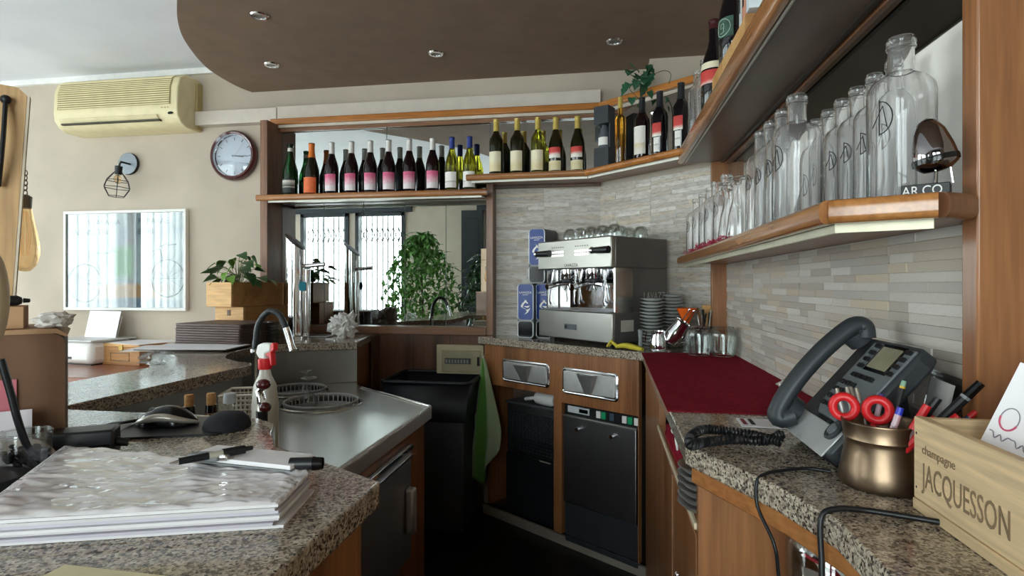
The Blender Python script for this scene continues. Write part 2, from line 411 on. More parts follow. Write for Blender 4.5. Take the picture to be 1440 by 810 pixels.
strip_field('stone_strips', wall_corner, DW0, dd, Vector((-dd.y, dd.x, 0)) * -1, (DW1 - DW0).length, .95, 1.75, lambda z: [.35], ((.952, 1.245), (1.248, 1.54), (1.543, 1.76)))
# windows behind the camera and on the left wall
FRAME = plain('dark_window_frame', '#23282e', .4, var=.05)
PANE = thin_glass('window_pane', '#f6faf8', .04)
def window(n, horiz, a0, a1, z0, z1, p):
    b = B(); w = .055
    def put(b, s0, s1, za, zb, d0=-.06, d1=.03):
        b.box(s0, s1, p + d0, p + d1, za, zb) if horiz else b.box(p + d0, p + d1, s0, s1, za, zb)
    put(b, a0, a0 + w, z0, z1); put(b, a1 - w, a1, z0, z1); put(b, a0, a1, z1 - w, z1); put(b, a0, a1, z0, z0 + w * 1.6)
    put(b, a0, a1, z0 + .62, z0 + .66)
    o = struct('window_%d' % n, b.mesh('window', FRAME))
    g = B(); put(g, a0 + w * .9, a1 - w * .9, z0 + w, z1 - w * .9, -.02, -.016); obj('pane', g.mesh('pane', PANE), o)
k = 1
for y0, y1, z0, z1 in WL: window(k, False, y0, y1, z0, z1, XL); k += 1
for x0, x1, z0, z1 in WF: window(k, True, x0, x1, z0, z1, YF); k += 1
dr = struct('door_1', B().box(-2.08, -1.76, YF, YF + .05, 0, 2.32).mesh('door_1', FRAME))
for z_ in (.25, 1.0, 1.7): obj('door_panel', B().box(-2.02, -1.82, YF + .05, YF + .058, z_, z_ + .5).mesh('door_panel', FRAME), dr, bev=.006)
struct('trim_4', B().box(-4.8, -2.85, YF, YF + .05, 2.32, 2.5).mesh('trim_4', FRAME))
struct('trim_5', B().box(-1.85, .2, YF, YF + .05, 2.32, 2.5).mesh('trim_5', FRAME))
# folding gate outside the glazed doors
for (x0, x1, z0, z1), w_ in zip(WF[:2], ('left', 'right')):
    t = thing('folding_gate', 'grey folding scissor gate behind the ' + w_ + ' glazed door, seen in the mirror', 'gate', ((x0 + x1) / 2, YF - .2, 0), group='folding gates outside the doors')
    b = B(); w = x1 - x0
    for i in range(10):
        x = -w / 2 + w * i / 9; b.box(x - .009, x + .009, -.006, .006, .02, 2.4)
    obj('bars', b.mesh('bars', plain('gate_grey', '#4a4f55', .5)), t)
    b = B()
    for zc in (.5, 2.0):
        for i in range(9):
            xa = -w / 2 + w * i / 9; xb = xa + w / 9
            for s_ in (1, -1): b.tube([(xa, .012, zc - .11 * s_), (xb, .012, zc + .11 * s_)], .008, 4)
    obj('lattice', b.mesh('lattice', MATS['gate_grey']), t)
# sheer curtains along the left windows
m, nt, p = nm('sheer_curtain'); nt.nodes.remove(p)
tl = node(nt, 'ShaderNodeBsdfTranslucent'); tl.inputs[0].default_value = (.9, .9, .9, 1); df = node(nt, 'ShaderNodeBsdfDiffuse'); df.inputs[0].default_value = (.85, .85, .85, 1)
tp = node(nt, 'ShaderNodeBsdfTransparent'); m1 = node(nt, 'ShaderNodeMixShader'); m1.inputs[0].default_value = .35; m2 = node(nt, 'ShaderNodeMixShader'); m2.inputs[0].default_value = .4
nt.links.new(tl.outputs[0], m1.inputs[1]); nt.links.new(df.outputs[0], m1.inputs[2]); nt.links.new(m1.outputs[0], m2.inputs[1]); nt.links.new(tp.outputs[0], m2.inputs[2]); nt.links.new(m2.outputs[0], nt.nodes['Material Output'].inputs[0])
SHEER = m
for (y0, y1), nn in zip(((-1.70, .36), (.56, 2.76)), ('nearer', 'farther')):
    b = B(); n = 190; cos = []; idx = []
    for i in range(n + 1):
        y = y0 + (y1 - y0) * i / n; x = XL + .14 + .035 * math.sin(i * .62) + .012 * math.sin(i * 1.7)
        cos += [(x, y, .1), (x, y, 2.45)]
        if i: idx.append((2 * i - 2, 2 * i, 2 * i + 1, 2 * i - 1))
    c = obj('curtain', b.faces(cos, idx).mesh('curtain', SHEER, 60)); tag(c, 'white sheer curtain on the left wall, %s one from the back wall' % nn, 'curtain', 'sheer curtains')
# downlights in the brown ceiling
LAMPIN = plain('frosted_downlight', '#8a8580', .2, var=0)
for i, (px, py) in enumerate(((365, 22), (382, 91), (613, 75), (864, 58))):
    p = az(px, py, ZBC)
    t = thing('downlight', ('recessed chrome downlight nearest the frame top, above the clock', 'recessed chrome downlight by the corner of the brown ceiling', 'recessed chrome downlight in the middle of the brown ceiling', 'recessed chrome downlight on the right of the brown ceiling')[i], 'downlight', (p.x, p.y, ZBC), group='downlights in the brown ceiling')
    def dl_(t):
        obj('trim_ring', B().lathe([(.030, .0), (.031, -.006), (.043, -.006), (.048, 0)], 28, caps=False).mesh('trim_ring', CHROME), t)
        obj('lens', B().lathe([(1e-6, -.002), (.031, -.002)], 24, caps=False).mesh('lens', LAMPIN), t)
    stamp('downlight', dl_, t); t.scale = (.82, .82, 1)
# ================= COUNTERS AND CABINETS =================
ZC, ZS, TK = .95, .75, .036
# --- right worktop: diagonal stretch, long run, angled near end
F0, F1 = Vector((-.668, 2.974, 0)), Vector((.155, 2.402, 0))
rt = [(F0.x, F0.y), (F1.x, F1.y), (.14, 1.03), (.236, .84), (.272, .73), (.278, .08), (.95, .08), (.95, .86), (.515, .885), (.515, 2.555), (.462, 2.60), (-.03, 3.09), (F0.x, 3.09)]
wt = obj('granite_worktop', B().prism(rt, ZC - TK, ZC).mesh('granite_worktop', GRANITE, 20), bev=.003)
tag(wt, 'polished speckled granite worktop running under the espresso machine and the telephone', 'worktop')
# diagonal cabinet, local frame: u along the front, v into the cabinet
dv = (F1 - F0).normalized(); dn = Vector((-dv.y, dv.x, 0)); DRZ = math.atan2(dv.y, dv.x)
def dl(px, py, v=.02):
    r = ray(px, py); rr = Vector((r.x, r.y, 0)); t = (v + F0.dot(dn)) / rr.dot(dn)
    p = Vector((r.x * t, r.y * t, 0)) - F0
    return p.dot(dv), CAMZ + r.z * t
LEN = (F1 - F0).length
dc = thing('bar_cabinet', 'walnut bar cabinet with two steel chutes under the espresso machine', 'cabinet', (F0.x, F0.y, 0), DRZ)
u_div0, u_div1 = dl(779, 640)[0], dl(790, 640)[0]; u_r = dl(897, 640)[0]
zt = ZC - TK; zo1 = dl(740, 549)[1]; zo2 = dl(850, 577)[1]
V0, V1 = .02, .045
bx('fascia', WARM, dc, .03, u_div0, V0, V1, zo1, zt - .001, .001)
bx('fascia', WARM, dc, u_div0, u_r, V0, V1, zo2, zt - .001, .001)
bx('stile', WARM, dc, u_div0, u_div1, V0 - .002, V1, .06, zo1, .001)
bx('stile', WARM, dc, u_r, LEN - .03, V0, V1, .06, zt - .001, .001)
bx('side_panel', WARM, dc, .03, .05, V1, .30, .06, zt - .001)
bx('divider', DARKW, dc, u_div0 + .002, u_div0 + .018, V1, .32, .06, zt - .001)
bx('back_panel', DARKW, dc, .30, LEN - .06, .33, .345, .0, zt - .001)
pw_ = Vector((F0.x + .05, 3.128, 0)) - F0
bx('back_panel', DARKW, dc, 0, .62, 0, .01, .0, zt - .001, loc=(pw_.dot(dv), pw_.dot(dn), 0), rot=(0, 0, -DRZ))
bx('plinth_strip', plain('grey_plinth', '#8b8378', .5, var=.1), dc, .0, LEN, .035, .05, .0, .045)
def chute(x0, x1, z0, z1, name, tilt, lab):
    """Steel knock-out drawer front with a V shaped pouch, in a ribbed rounded frame."""
    cx, cz = (x0 + x1) / 2, (z0 + z1) / 2; w, h = x1 - x0, z1 - z0
    Mx = Matrix.Translation((cx, V0, cz)) @ Matrix.Rotation(PI / 2, 4, 'X')
    d = obj(name, (lambda b: (setattr(b, 'M', Mx), b.rbox(w, h, .018, -.001, .004), b)[2])(B()).mesh(name, CHROME), dc, bev=.0015)
    d['label'] = lab
    b = B(); b.M = Mx; b.tube([(x, y, .005) for x, y in rrect(w - .014, h - .014, .014)], .0035, 6, closed=True); obj('rim', b.mesh('rim', CHROME), d)
    b = B(); b.M = Mx @ Matrix.Rotation(tilt, 4, 'X')
    b.rbox(w - .03, h - .03, .008, .003, .012); obj('front_plate', b.mesh('front_plate', STEELN), d, bev=.003)
    b = B(); b.M = Mx @ Matrix.Rotation(tilt, 4, 'X')
    tw, bw, hh = w * .17, w * .07, h / 2 - .017; o_ = .012; q = .042
    b.faces([(-tw, hh, o_), (tw, hh, o_), (bw, -hh, o_), (-bw, -hh, o_), (-tw * .8, hh, q), (tw * .8, hh, q), (bw * .8, -hh * .95, o_ + .003), (-bw * .8, -hh * .95, o_ + .003)],
            [(4, 7, 6, 5), (0, 3, 7, 4), (1, 5, 6, 2), (3, 2, 6, 7)])
    obj('pouch', b.mesh('pouch', STEELN), d)
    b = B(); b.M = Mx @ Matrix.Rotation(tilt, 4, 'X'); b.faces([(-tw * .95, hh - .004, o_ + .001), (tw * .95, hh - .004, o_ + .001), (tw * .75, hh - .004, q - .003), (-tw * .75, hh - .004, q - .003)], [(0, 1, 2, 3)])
    obj('pouch_shadow_gap', b.mesh('pouch_shadow_sheet', BLACKG), d)  # black sheet in the pouch mouth stands in for the shade inside
a, b_ = dl(707, 500), dl(773, 546); chute(a[0], b_[0], b_[1] + .0, a[1] - .012, 'chute_drawer', .06, 'left steel chute drawer, slightly open')
a, b_ = dl(791, 512), dl(870, 566); chute(a[0], b_[0], b_[1], a[1] - .012, 'chute_drawer', 0, 'right steel chute drawer, closed')
# ice machine in the left bay
x0, x1 = dl(713, 640, .10)[0], u_div0 - .004; ztop = dl(745, 572, .10)[1]
im = thing('ice_machine', 'dark steel ice machine with perforated grille under the left chute', 'ice machine', F0 + dv * x0 + dn * .09, DRZ)
w = x1 - x0
GRILLE = plain('grille_backing', '#20242a', .5, var=.1)
bx('body', DSTEEL, im, 0, w, .012, .22, .02, ztop, .004)
bx('top_lid', plain('grey_lid', '#5f6266', .4, 0.6), im, -.002, w + .0, .0, .22, ztop, ztop + .014, .003)
bx('grille_panel', GRILLE, im, .018, w - .004, .004, .0125, ztop - .24, ztop - .035, .002)
b = B()
for r in range(14):
    for c in range(15):
        xx = .026 + c * (w - .04) / 15 + (.005 if r % 2 else 0); zz = ztop - .232 + r * .0138
        b.box(xx, xx + .0095, .0015, .0045, zz, zz + .0085)
g = obj('grille_mesh', b.mesh('grille_mesh', plain('grille_metal', '#6a7472', .35, .8)), im); g['kind'] = 'stuff'
bx('front_panel', plain('dark_front', '#26292d', .4, .3), im, .002, w, .0, .0125, .03, ztop - .262, .003)
b = B()
for i in range(14): b.box(.05, w - .06, -.0015, .0005, .22 + i * .016, .228 + i * .016)
obj('louvres', b.mesh('louvres', BLACK), im)
obj('badge', B().box(w * .62, w * .8, -.001, .006, ztop - .262, ztop - .252).mesh('badge', ALU), im)
# scoop lying on the ice machine
p = F0 + dv * (x0 + w * .62) + dn * .13
sc = thing('ice_scoop', 'white plastic scoop lying on the ice machine', 'scoop', (p.x, p.y, ztop + .014), DRZ)
obj('bowl', B().lathe([(.030, -.05), (.034, 0), (.034, .05), (.026, .07), (.001, .072)], 18).mesh('bowl', WHITE), sc, (.0, 0, .034), (0, PI / 2, 0))
obj('handle', B().tube([(-.03, 0, .034), (-.06, 0, .03), (-.13, -.004, .016)], [.012, .011, .009], 8).mesh('handle', WHITE), sc)
# glasswasher in the right bay
x0, x1 = u_div1 + .006, u_r - .004; w = x1 - x0; zt2 = zo2 - .006
gw = thing('glasswasher', 'built-in steel glasswasher with buttons above its door', 'glasswasher', F0 + dv * x0 + dn * .03, DRZ)
zc = dl(840, 590)[1]
bx('body', DSTEEL, gw, 0, w, .012, .28, .02, zt2, .003)
bx('control_panel', BLACK, gw, .0, w, .004, .0125, zc - .006, zt2, .002)
bx('door', DSTEEL, gw, .004, w - .004, -.012, .0125, dl(840, 722)[1] + .006, zc - .012, .004)
bx('door_lip', STEELX, gw, .0, w, -.016, -.002, zc - .014, zc - .006, .002)
bx('lower_panel', plain('washer_panel', '#4a4d52', .45, .6), gw, .004, w - .004, .0, .0125, dl(840, 770)[1] + .0, dl(840, 722)[1], .002)
bx('lower_panel', MATS['washer_panel'], gw, .004, w - .004, .003, .0125, .03, dl(840, 770)[1] - .006, .002)
for fx in (.26, .72):
    kb = obj('door_knob', B().cyl((w * fx, -.012, zc - .055), (w * fx, -.04, zc - .055), .007, .009, 14).mesh('door_knob', CHROME), gw)
hz = zt2 - zc
bx('display', plain('display_bezel', '#c9ccd0', .35), gw, w * .05, w * .36, .001, .005, zc + .006, zt2 - .005, .001)
bx('display_screen', BLACKG, gw, w * .22, w * .34, .0, .002, zc + .012, zt2 - .012)
GREENB = plain('green_button', '#1f9d68', .35, var=0); BLUEB = plain('blue_button', '#44505f', .35, var=0)
for fx, mt in ((.46, WHITE), (.53, GREENB), (.64, BLUEB), (.80, WHITE), (.87, GREENB), (.95, WHITE)):
    bx('button', mt, gw, w * fx, w * (fx + .055), -.002, .005, zc + .004, zt2 - .006, .001)
# --- long right cabinet (front faces the aisle, plane x = .165)
XF = .165
rc = thing('counter_cabinet', 'walnut counter cabinet with an open shelf slot beside the red cloth', 'cabinet', (XF, 1.06, 0))
yo = lambda px, py=640: ax(px, py, XF).y
yA = yo(927); L1 = 2.36 - 1.06
SHZ = .80
bx('panel', WARM, rc, 0, .02, yA - 1.06, L1, .06, zt - .001, .001)
bx('door', WARM, rc, 0, .02, .02, yA - 1.06 - .003, .09, SHZ - .03, .002)
bx('door_stile', TRIM, rc, -.004, .0, (yA - 1.06) * .5, (yA - 1.06) * .5 + .012, .09, SHZ - .03, .001)
bx('door_handle', CHROME, rc, -.022, -.012, .14, .152, .56, .64, .003)
bx('shelf', WARMY, rc, .0, .30, .02, yA - 1.06, SHZ - .022, SHZ, .002)
bx('shelf_edge', plain('pale_edging', '#d8c6a8', .5), rc, -.006, .0, .0, yA - 1.06, SHZ - .01, SHZ + .002, .001)
bx('side_panel', WARM, rc, -.002, .335, -.02, .0, .0, zt - .02, .001)
bx('top_rail', WARMY, rc, .0, .02, .0, yA - 1.06, zt - .018, zt - .001)
bx('plinth', DARKW, rc, .02, .035, .0, L1, .0, .085)
bx('back_panel', DARKW, rc, .30, .31, .0, L1, SHZ, zt - .001)
# near right cabinet with knee space
nc = thing('knee_space_cabinet', 'walnut cabinet under the telephone with an open bay holding a jar', 'cabinet', (.28, .55, 0))
rail = [(.150, 1.035), (.246, .842), (.282, .735), (.288, .08), (.300, .08), (.294, .738), (.258, .848), (.166, 1.04)]
obj('top_rail', B().prism([(x - .28, y - .55) for x, y in rail], zt - .031, zt - .001).mesh('top_rail', WARMY, 20), nc, bev=.002)
bx('post', WARM, nc, .012, .05, .06, .165, .0, zt - .001, .002)
bx('shelf', WARMY, nc, -.03, .232, -.40, .48, .64, .66, .002)
bx('back_panel', WARM, nc, .216, .232, -.40, .48, .0, .64)
# --- left: near granite worktop
lp = [(-.315, .08), (-.315, .768), (-.483, .867), (-.56, .905), (-.622, .99), (-.655, 1.055), (-.713, 1.09), (-.80, 1.10), (-1.222, 1.10), (-1.222, .08)]
wl = obj('granite_worktop', B().prism(lp, ZC - TK, ZC).mesh('granite_worktop', GRANITE, 20), bev=.003)
tag(wl, 'speckled granite worktop in the foreground left under the paper stack', 'worktop')
lc = thing('service_cabinet', 'walnut cabinet under the near left granite worktop', 'cabinet', (-.34, .08, 0))
obj('body', B().prism([(0, 0), (0, .68), (-.16, .775), (-.85, .775), (-.85, 0)], 0, zt - .001).mesh('body', WARM, 20), lc)
# --- sunken steel sink top
recess = spline([(-1.215, 1.80, 0), (-1.245, 1.855, 0), (-1.34, 1.90, 0), (-1.45, 2.0, 0), (-1.53, 2.18, 0), (-1.54, 2.36, 0), (-1.47, 2.475, 0)], 4)
inner = [(-1.225, 1.10)] + [(p.x, p.y) for p in recess] + [(-1.187, 2.61)]
def offs(path, d):
    out = []
    for i, (x, y) in enumerate(path):
        x0, y0 = path[max(i - 1, 0)]; x1, y1 = path[min(i + 1, len(path) - 1)]
        l = math.hypot(x1 - x0, y1 - y0); out.append((x - (y1 - y0) / l * d, y + (x1 - x0) / l * d))
    return out
st = thing('sink_counter', 'sunken stainless steel sink counter between the granite bars', 'sink counter', (-.675, .90, 0))
sx, sy = -.675, .90
top = [(-.675, .90), (-.675, 2.15), (-1.11, 2.49), (-1.175, 2.59), (-1.20, 2.625)] + offs(inner, .032)[::-1][1:] + [(-1.257, .90)]
BOWLS = [(-1.36, 2.355, .14), (-1.12, 2.13, .155)]
def holed_top(outline, holes, z0, z1):
    """Flat slab with round holes."""
    bm = bmesh.new(); loops = [[bm.verts.new((x, y, z1)) for x, y in outline]]
    for hx, hy, hr in holes: loops.append([bm.verts.new((x, y, z1)) for x, y in arc(hx, hy, hr, 0, 2 * PI, 40)[:-1]])
    es = [bm.edges.new((l[k], l[(k + 1) % len(l)])) for l in loops for k in range(len(l))]
    bmesh.ops.triangle_fill(bm, use_beauty=True, use_dissolve=False, edges=es)
    r = bmesh.ops.extrude_face_region(bm, geom=bm.faces[:])
    for v in r['geom']:
        if isinstance(v, bmesh.types.BMVert): v.co.z = z0
    bmesh.ops.recalc_face_normals(bm, faces=bm.faces)
    me = bpy.data.meshes.new('top'); bm.to_mesh(me); bm.free(); me.materials.append(STEELY); return me
obj('top', holed_top([(x - sx, y - sy) for x, y in top], [(x - sx, y - sy, r) for x, y, r in BOWLS], ZS - .012, ZS), st)
b = B()
for (xa, ya), (xb, yb) in (((-.675, .90), (-.675, 2.15)), ((-.675, 2.15), (-1.11, 2.49))):
    b.tube([(xa - sx, ya - sy, ZS + .002), (xb - sx, yb - sy, ZS + .002)], .006, 8)
obj('raised_rim', b.mesh('raised_rim', STEELY), st)
b = B(); b.prism([(-.669 - sx, .9 - sy), (-.669 - sx, 2.153 - sy), (-1.107 - sx, 2.495 - sy), (-1.12 - sx, 2.48 - sy), (-.683 - sx, 2.138 - sy), (-.683 - sx, .9 - sy)], ZS - .045, ZS + .001)
obj('apron', b.mesh('apron', STEELN, 20), st, bev=.002)
for x_, y_, r_ in BOWLS:
    b = B(); b.tube([(x, y, ZS + .001) for x, y in arc(x_ - sx, y_ - sy, r_ + .002, 0, 2 * PI, 40)[:-1]], .005, 6, closed=True)
    obj('bowl_rim', b.mesh('bowl_rim', STEELY), st)
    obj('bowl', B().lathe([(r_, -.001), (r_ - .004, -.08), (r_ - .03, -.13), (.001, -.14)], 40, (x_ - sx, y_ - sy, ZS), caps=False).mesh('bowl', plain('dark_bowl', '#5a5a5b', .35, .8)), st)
# steel cabinet below the sink counter
cb = thing('sink_cabinet', 'walnut cabinet with steel drawer front under the sink counter', 'cabinet', (-.695, 1.0, 0))
obj('body', B().prism([(0, 0), (0, 1.14), (-.40, 1.45), (-.5, 1.5), (-.5, 0)], 0, ZS - .16).mesh('body', WARM, 20), cb)
obj('front_fascia', B().prism([(0, 0), (0, 1.14), (-.015, 1.14), (-.015, 0)], ZS - .16, ZS - .046).mesh('front_fascia', WARM, 20), cb)
obj('side_fascia', B().prism([(0, 1.14), (-.40, 1.45), (-.41, 1.435), (-.015, 1.13)], ZS - .16, ZS - .046).mesh('side_fascia', WARM, 20), cb)
ya, yb = ax(526, 700, -.695).y - 1.0, ax(574, 700, -.695).y - 1.0
bx('drawer_front', steel('drawer_steel', '#b8b7b6', rough=.4, axis='N'), cb, -.001, .012, ya - .3, yb, .26, .66, .003)
bx('drawer_lip', CHROME, cb, .012, .02, ya - .3, yb, .645, .66, .002)
bx('drawer_lip', CHROME, cb, .012, .02, ya - .3, yb, .615, .625, .002)
hm = bx('drawer_handle', STEELN, cb, .012, .045, yb - .07, yb - .03, .36, .52, .01)
# --- bar top and its steel risers
bar = [(-1.225, .55)] + inner + [(-1.267, 2.945), (-1.275, 3.09), (-2.10, 3.09), (-2.08, 2.45), (-1.95, 2.22), (-1.74, 1.96), (-1.52, 1.70), (-1.51, .55)]
bt = obj('granite_bar_top', B().prism(bar, ZC - TK, ZC).mesh('granite_bar_top', GRANITE, 20), bev=.003)
tag(bt, 'speckled granite bar top curving behind the sinks to the beer tower', 'bar top')
rs = thing('bar_unit', 'walnut bar unit with steel backsplash facing the sinks', 'bar', (-1.24, 1.1, 0))
rp = [(x, y) for x, y in offs(inner, .03)]; rq = offs(inner, .05)
obj('backsplash', B().prism([(x + 1.24, y - 1.1) for x, y in rp + rq[::-1]], ZS + .001, zt - .001).mesh('backsplash', steel('backsplash_steel', '#8b8986', rough=.38, axis='X'), 40), rs)  # darker steel colour stands in for the dark aisle it reflects
obj('body', B().prism([(x + 1.24, y - 1.1) for x, y in offs(inner, .052) + [(-1.30, 3.05), (-2.05, 3.05), (-2.04, 2.5), (-1.90, 2.26), (-1.70, 2.02), (-1.48, 1.80), (-1.48, 1.12)]], 0, zt - .001).mesh('body', WARM, 20), rs)
# red cloth runner on the long run
cl = [(.142, 1.29), (.15, 2.36), (.40, 2.44), (.512, 2.40), (.512, 1.66), (.50, 1.33)]
b = B(); n = 26; mm = 14; cos = []; idx = []
def cpt(i, j):
    v = j / mm; u = i / n
    y = 1.29 + u * 1.08; x0 = .137 + .012 * u; xw = .512 if y > 1.62 else .505
    x = x0 + (xw - x0) * v; y += .05 * v * u
    z = ZC + .0025 + .0016 * math.sin(7 * x * 6 + 13 * y) * math.sin(9 * y + 3 * x) + .0015 * math.exp(-((y - 2.0 - .1 * x) / .012) ** 2) + .004 * math.exp(-((y - 1.34) / .01) ** 2) * (1 - v)
    return (x, y, z)
for i in range(n + 1):
    for j in range(mm + 1): cos.append(cpt(i, j))
for i in range(n):
    for j in range(mm): idx.append((i * (mm + 1) + j, i * (mm + 1) + j + 1, (i + 1) * (mm + 1) + j + 1, (i + 1) * (mm + 1) + j))
cos2 = cos + [(x, y, ZC + .0004) for x, y, z in cos]; N = len(cos)
idx += [tuple(N + k for k in f[::-1]) for f in idx[:]]
edge = [j for j in range(mm + 1)] + [i * (mm + 1) + mm for i in range(1, n + 1)] + [n * (mm + 1) + j for j in range(mm - 1, -1, -1)] + [i * (mm + 1) for i in range(n - 1, 0, -1)]
idx += [(edge[k], N + edge[k], N + edge[(k + 1) % len(edge)], edge[(k + 1) % len(edge)]) for k in range(len(edge))]
tag(obj('cloth_runner', b.faces(cos2, idx).mesh('cloth_runner', BURG, 60)), 'burgundy cloth runner laid on the granite worktop behind the telephone', 'cloth')
# --- wood panelling under the mirror
pw = thing('wall_panelling', 'dark walnut panelling below the mirror behind the bin', 'panelling', (-1.27, 3.07, 0))
bx('panel', DARKW, pw, 0, .60, 0, .065, .0, .955, .001)
bx('panel', DARKW, pw, .0, .012, -.10, .0, .0, .94)
for xx in (.21, .42): bx('panel_joint', BLACK, pw, xx, xx + .003, -.001, .001, .02, .95)
# ================= BACK BAR: MIRROR CABINET AND SHELVES =================
YM = 3.10; ZU_ = 1.805
mc = thing('mirror_cabinet', 'walnut framed back bar with mirror panels and a bottle shelf', 'cabinet', (-1.9, YM, .95))
ox = -1.9
def mx(name, mat, x0, x1, y0, y1, z0, z1, bev=0): return bx(name, mat, mc, x0 - ox, x1 - ox, y0 - YM, y1 - YM, z0 - .95, z1 - .95, bev)
mx('post', TRIM, -1.925, -1.880, 2.95, YB, .951, 2.16, .002)
mx('post', TRIM, -.640, -.602, 3.055, YB, .951, 1.79, .002)
mx('bottom_rail', TRIMX, -1.88, -.64, 3.05, YB, .951, .994, .002)
mx('backing', plain('pale_backing', '#a9a8a2', .5), -1.88, -.605, YM + .012, YB - .001, .994, 2.155); mx('backing', DARKW, -.603, -.02, YM + .012, YB - .001, 1.765, 2.155)
xs = [-1.88, -1.613, -1.369, -1.122, -.880, -.640]
for a, c in zip(xs, xs[1:]): mx('mirror_panel', MIRROR, a + .002, c - .002, YM, YM + .008, .995, 1.70)
xu = [-1.88, -1.23, -.625, -.022]
for a, c in zip(xu, xu[1:]): mx('mirror_panel', MIRROR, a + .002, c - .002, YM, YM + .008, 1.735 if c < -.1 else ZU_ + .001, 2.15)
mx('shelf', TRIMX, -1.925, -.645, 2.955, 3.095, 1.705, 1.733, .001)
b = B(); b.M = Matrix.Translation((0, 2.945 - YM, 1.719 - .95)) @ Matrix.Rotation(PI / 2, 4, 'Y')
b.prism(rrect(.034, .03, .012), -1.94 - ox, -.61 - ox); obj('shelf_nosing', b.mesh('shelf_nosing', WARMX), mc)
mx('light_strip', ALU, -1.92, -.645, 2.956, 2.964, 1.693, 1.7045)
# top trim, straight part and diagonal part
b = B(); b.box(-1.925 - ox, -.026 - ox, 3.045 - YM, 3.07 - YM, 2.16 - .95, 2.195 - .95); obj('top_trim', b.mesh('top_trim', wood('honey_trim_x', '#a8662c', '#c07c3c', 'X', c3='#95571f', rough=.25, coat=.5)), mc, bev=.006)
mx('top_board', TRIMX, -1.925, -.026, 3.07, YB - .061, 2.162, 2.18) if YB - .061 > 3.08 else None
b = B(); b.box(-1.91 - ox, -.026 - ox, 3.062 - YM, 3.08 - YM, 2.145 - .95, 2.16 - .95); obj('light_strip', b.mesh('light_strip', plain('pale_strip', '#cfc4b4', .5)), mc)
b = B(); b.box(-1.91 - ox, -.026 - ox, 3.08 - YM, 3.095 - YM, 2.125 - .95, 2.148 - .95); obj('inner_trim', b.mesh('inner_trim', TRIMX), mc, bev=.003)
TA, TB = Vector((-.026, 3.058, 0)), Vector((.435, 2.70, 0)); td = (TB - TA).normalized(); tn = Vector((-td.y, td.x, 0))
HONEY = wood('honey_trim', '#a8662c', '#c07c3c', 'X', c3='#95571f', rough=.25, coat=.5)
ct = thing('corner_trim', 'honey coloured wooden trim over the diagonal corner mirror', 'trim', (TA.x, TA.y, 2.16), math.atan2(td.y, td.x))
tl_ = (TB - TA).length
bx('trim_board', HONEY, ct, 0, tl_, -.012, .012, 0, .035, .006)
bx('pale_strip', MATS['pale_strip'], ct, 0, tl_, .012, .03, -.02, -.002)
bx('lower_trim', TRIMX, ct, .04, tl_, .03, .045, -.035, -.015, .003)
bx('cover', TRIMX, ct, .05, tl_ - .06, .045, .10, .0, .012)
# corner shelf: straight run and diagonal run, level z 1.805
ZU = 1.805
cs = thing('corner_shelf', 'walnut wine shelf turning the corner above the tiled wall', 'shelf', (-.68, 3.0, ZU - .03))
def cpx(pts, z0, z1, name, mat, bev=0): return obj(name, B().prism([(x + .68, y - 3.0) for x, y in pts], z0 - ZU + .03, z1 - ZU + .03).mesh(name, mat, 20), cs, bev=bev)
E0, E1, E2 = (-.70, 2.905), (-.09, 2.875), (.352, 2.445)
ed = (Vector(E2) - Vector(E1)).normalized(); en = Vector((-ed.y, ed.x))
def off2(p, d): return (p[0] + en.x * d, p[1] + en.y * d)
m1 = (-.084, 2.89)
cpx([E0, E1, E2, (.462, 2.635), (-.02, 3.095), (-.62, 3.095), (-.62, 3.04), (-.70, 3.04)], ZU - .026, ZU, 'shelf_board', TRIMX)
b = B(); b.tube([(E0[0] + .68 - .012, E0[1] - 3.0 - .004, .014), (E1[0] + .68, E1[1] - 3.0 - .004, .014)], .0165, 10); obj('nosing', b.mesh('nosing', WARMX), cs)
b = B(); b.tube([(E1[0] + .68, E1[1] - 3.0 - .004, .014), (E2[0] + .68, E2[1] - 3.0 - .002, .014)], .0165, 10); obj('nosing', b.mesh('nosing', HONEY), cs)
cpx([(-.69, 2.914), (-.086, 2.884), (-.083, 2.891), (-.69, 2.921)], ZU - .042, ZU - .028, 'light_strip', ALU)
cpx([off2(E1, .012), off2(E2, .012), off2(E2, .019), off2(E1, .019)], ZU - .042, ZU - .028, 'light_strip', ALU)
# diagonal mirror above that shelf
mm_ = thing('corner_mirror', 'narrow mirror behind the bottles on the diagonal corner shelf', 'mirror', (DW0.x, DW0.y, ZU), math.atan2(dd.y, dd.x))
bx('mirror_panel', MIRROR, mm_, .012, .685, -.010, -.003, .002, .33)
# corner post where the right wall begins
cp = thing('corner_post', 'walnut post between the corner tiles and the right tiled wall', 'post', (.485, 2.53, ZC))
bx('lower_post', WARM, cp, -.035, .034, -.015, .02, .0005, .372, .002)
bx('upper_post', WARM, cp, -.035, .034, -.015, .02, .43, .80, .002)
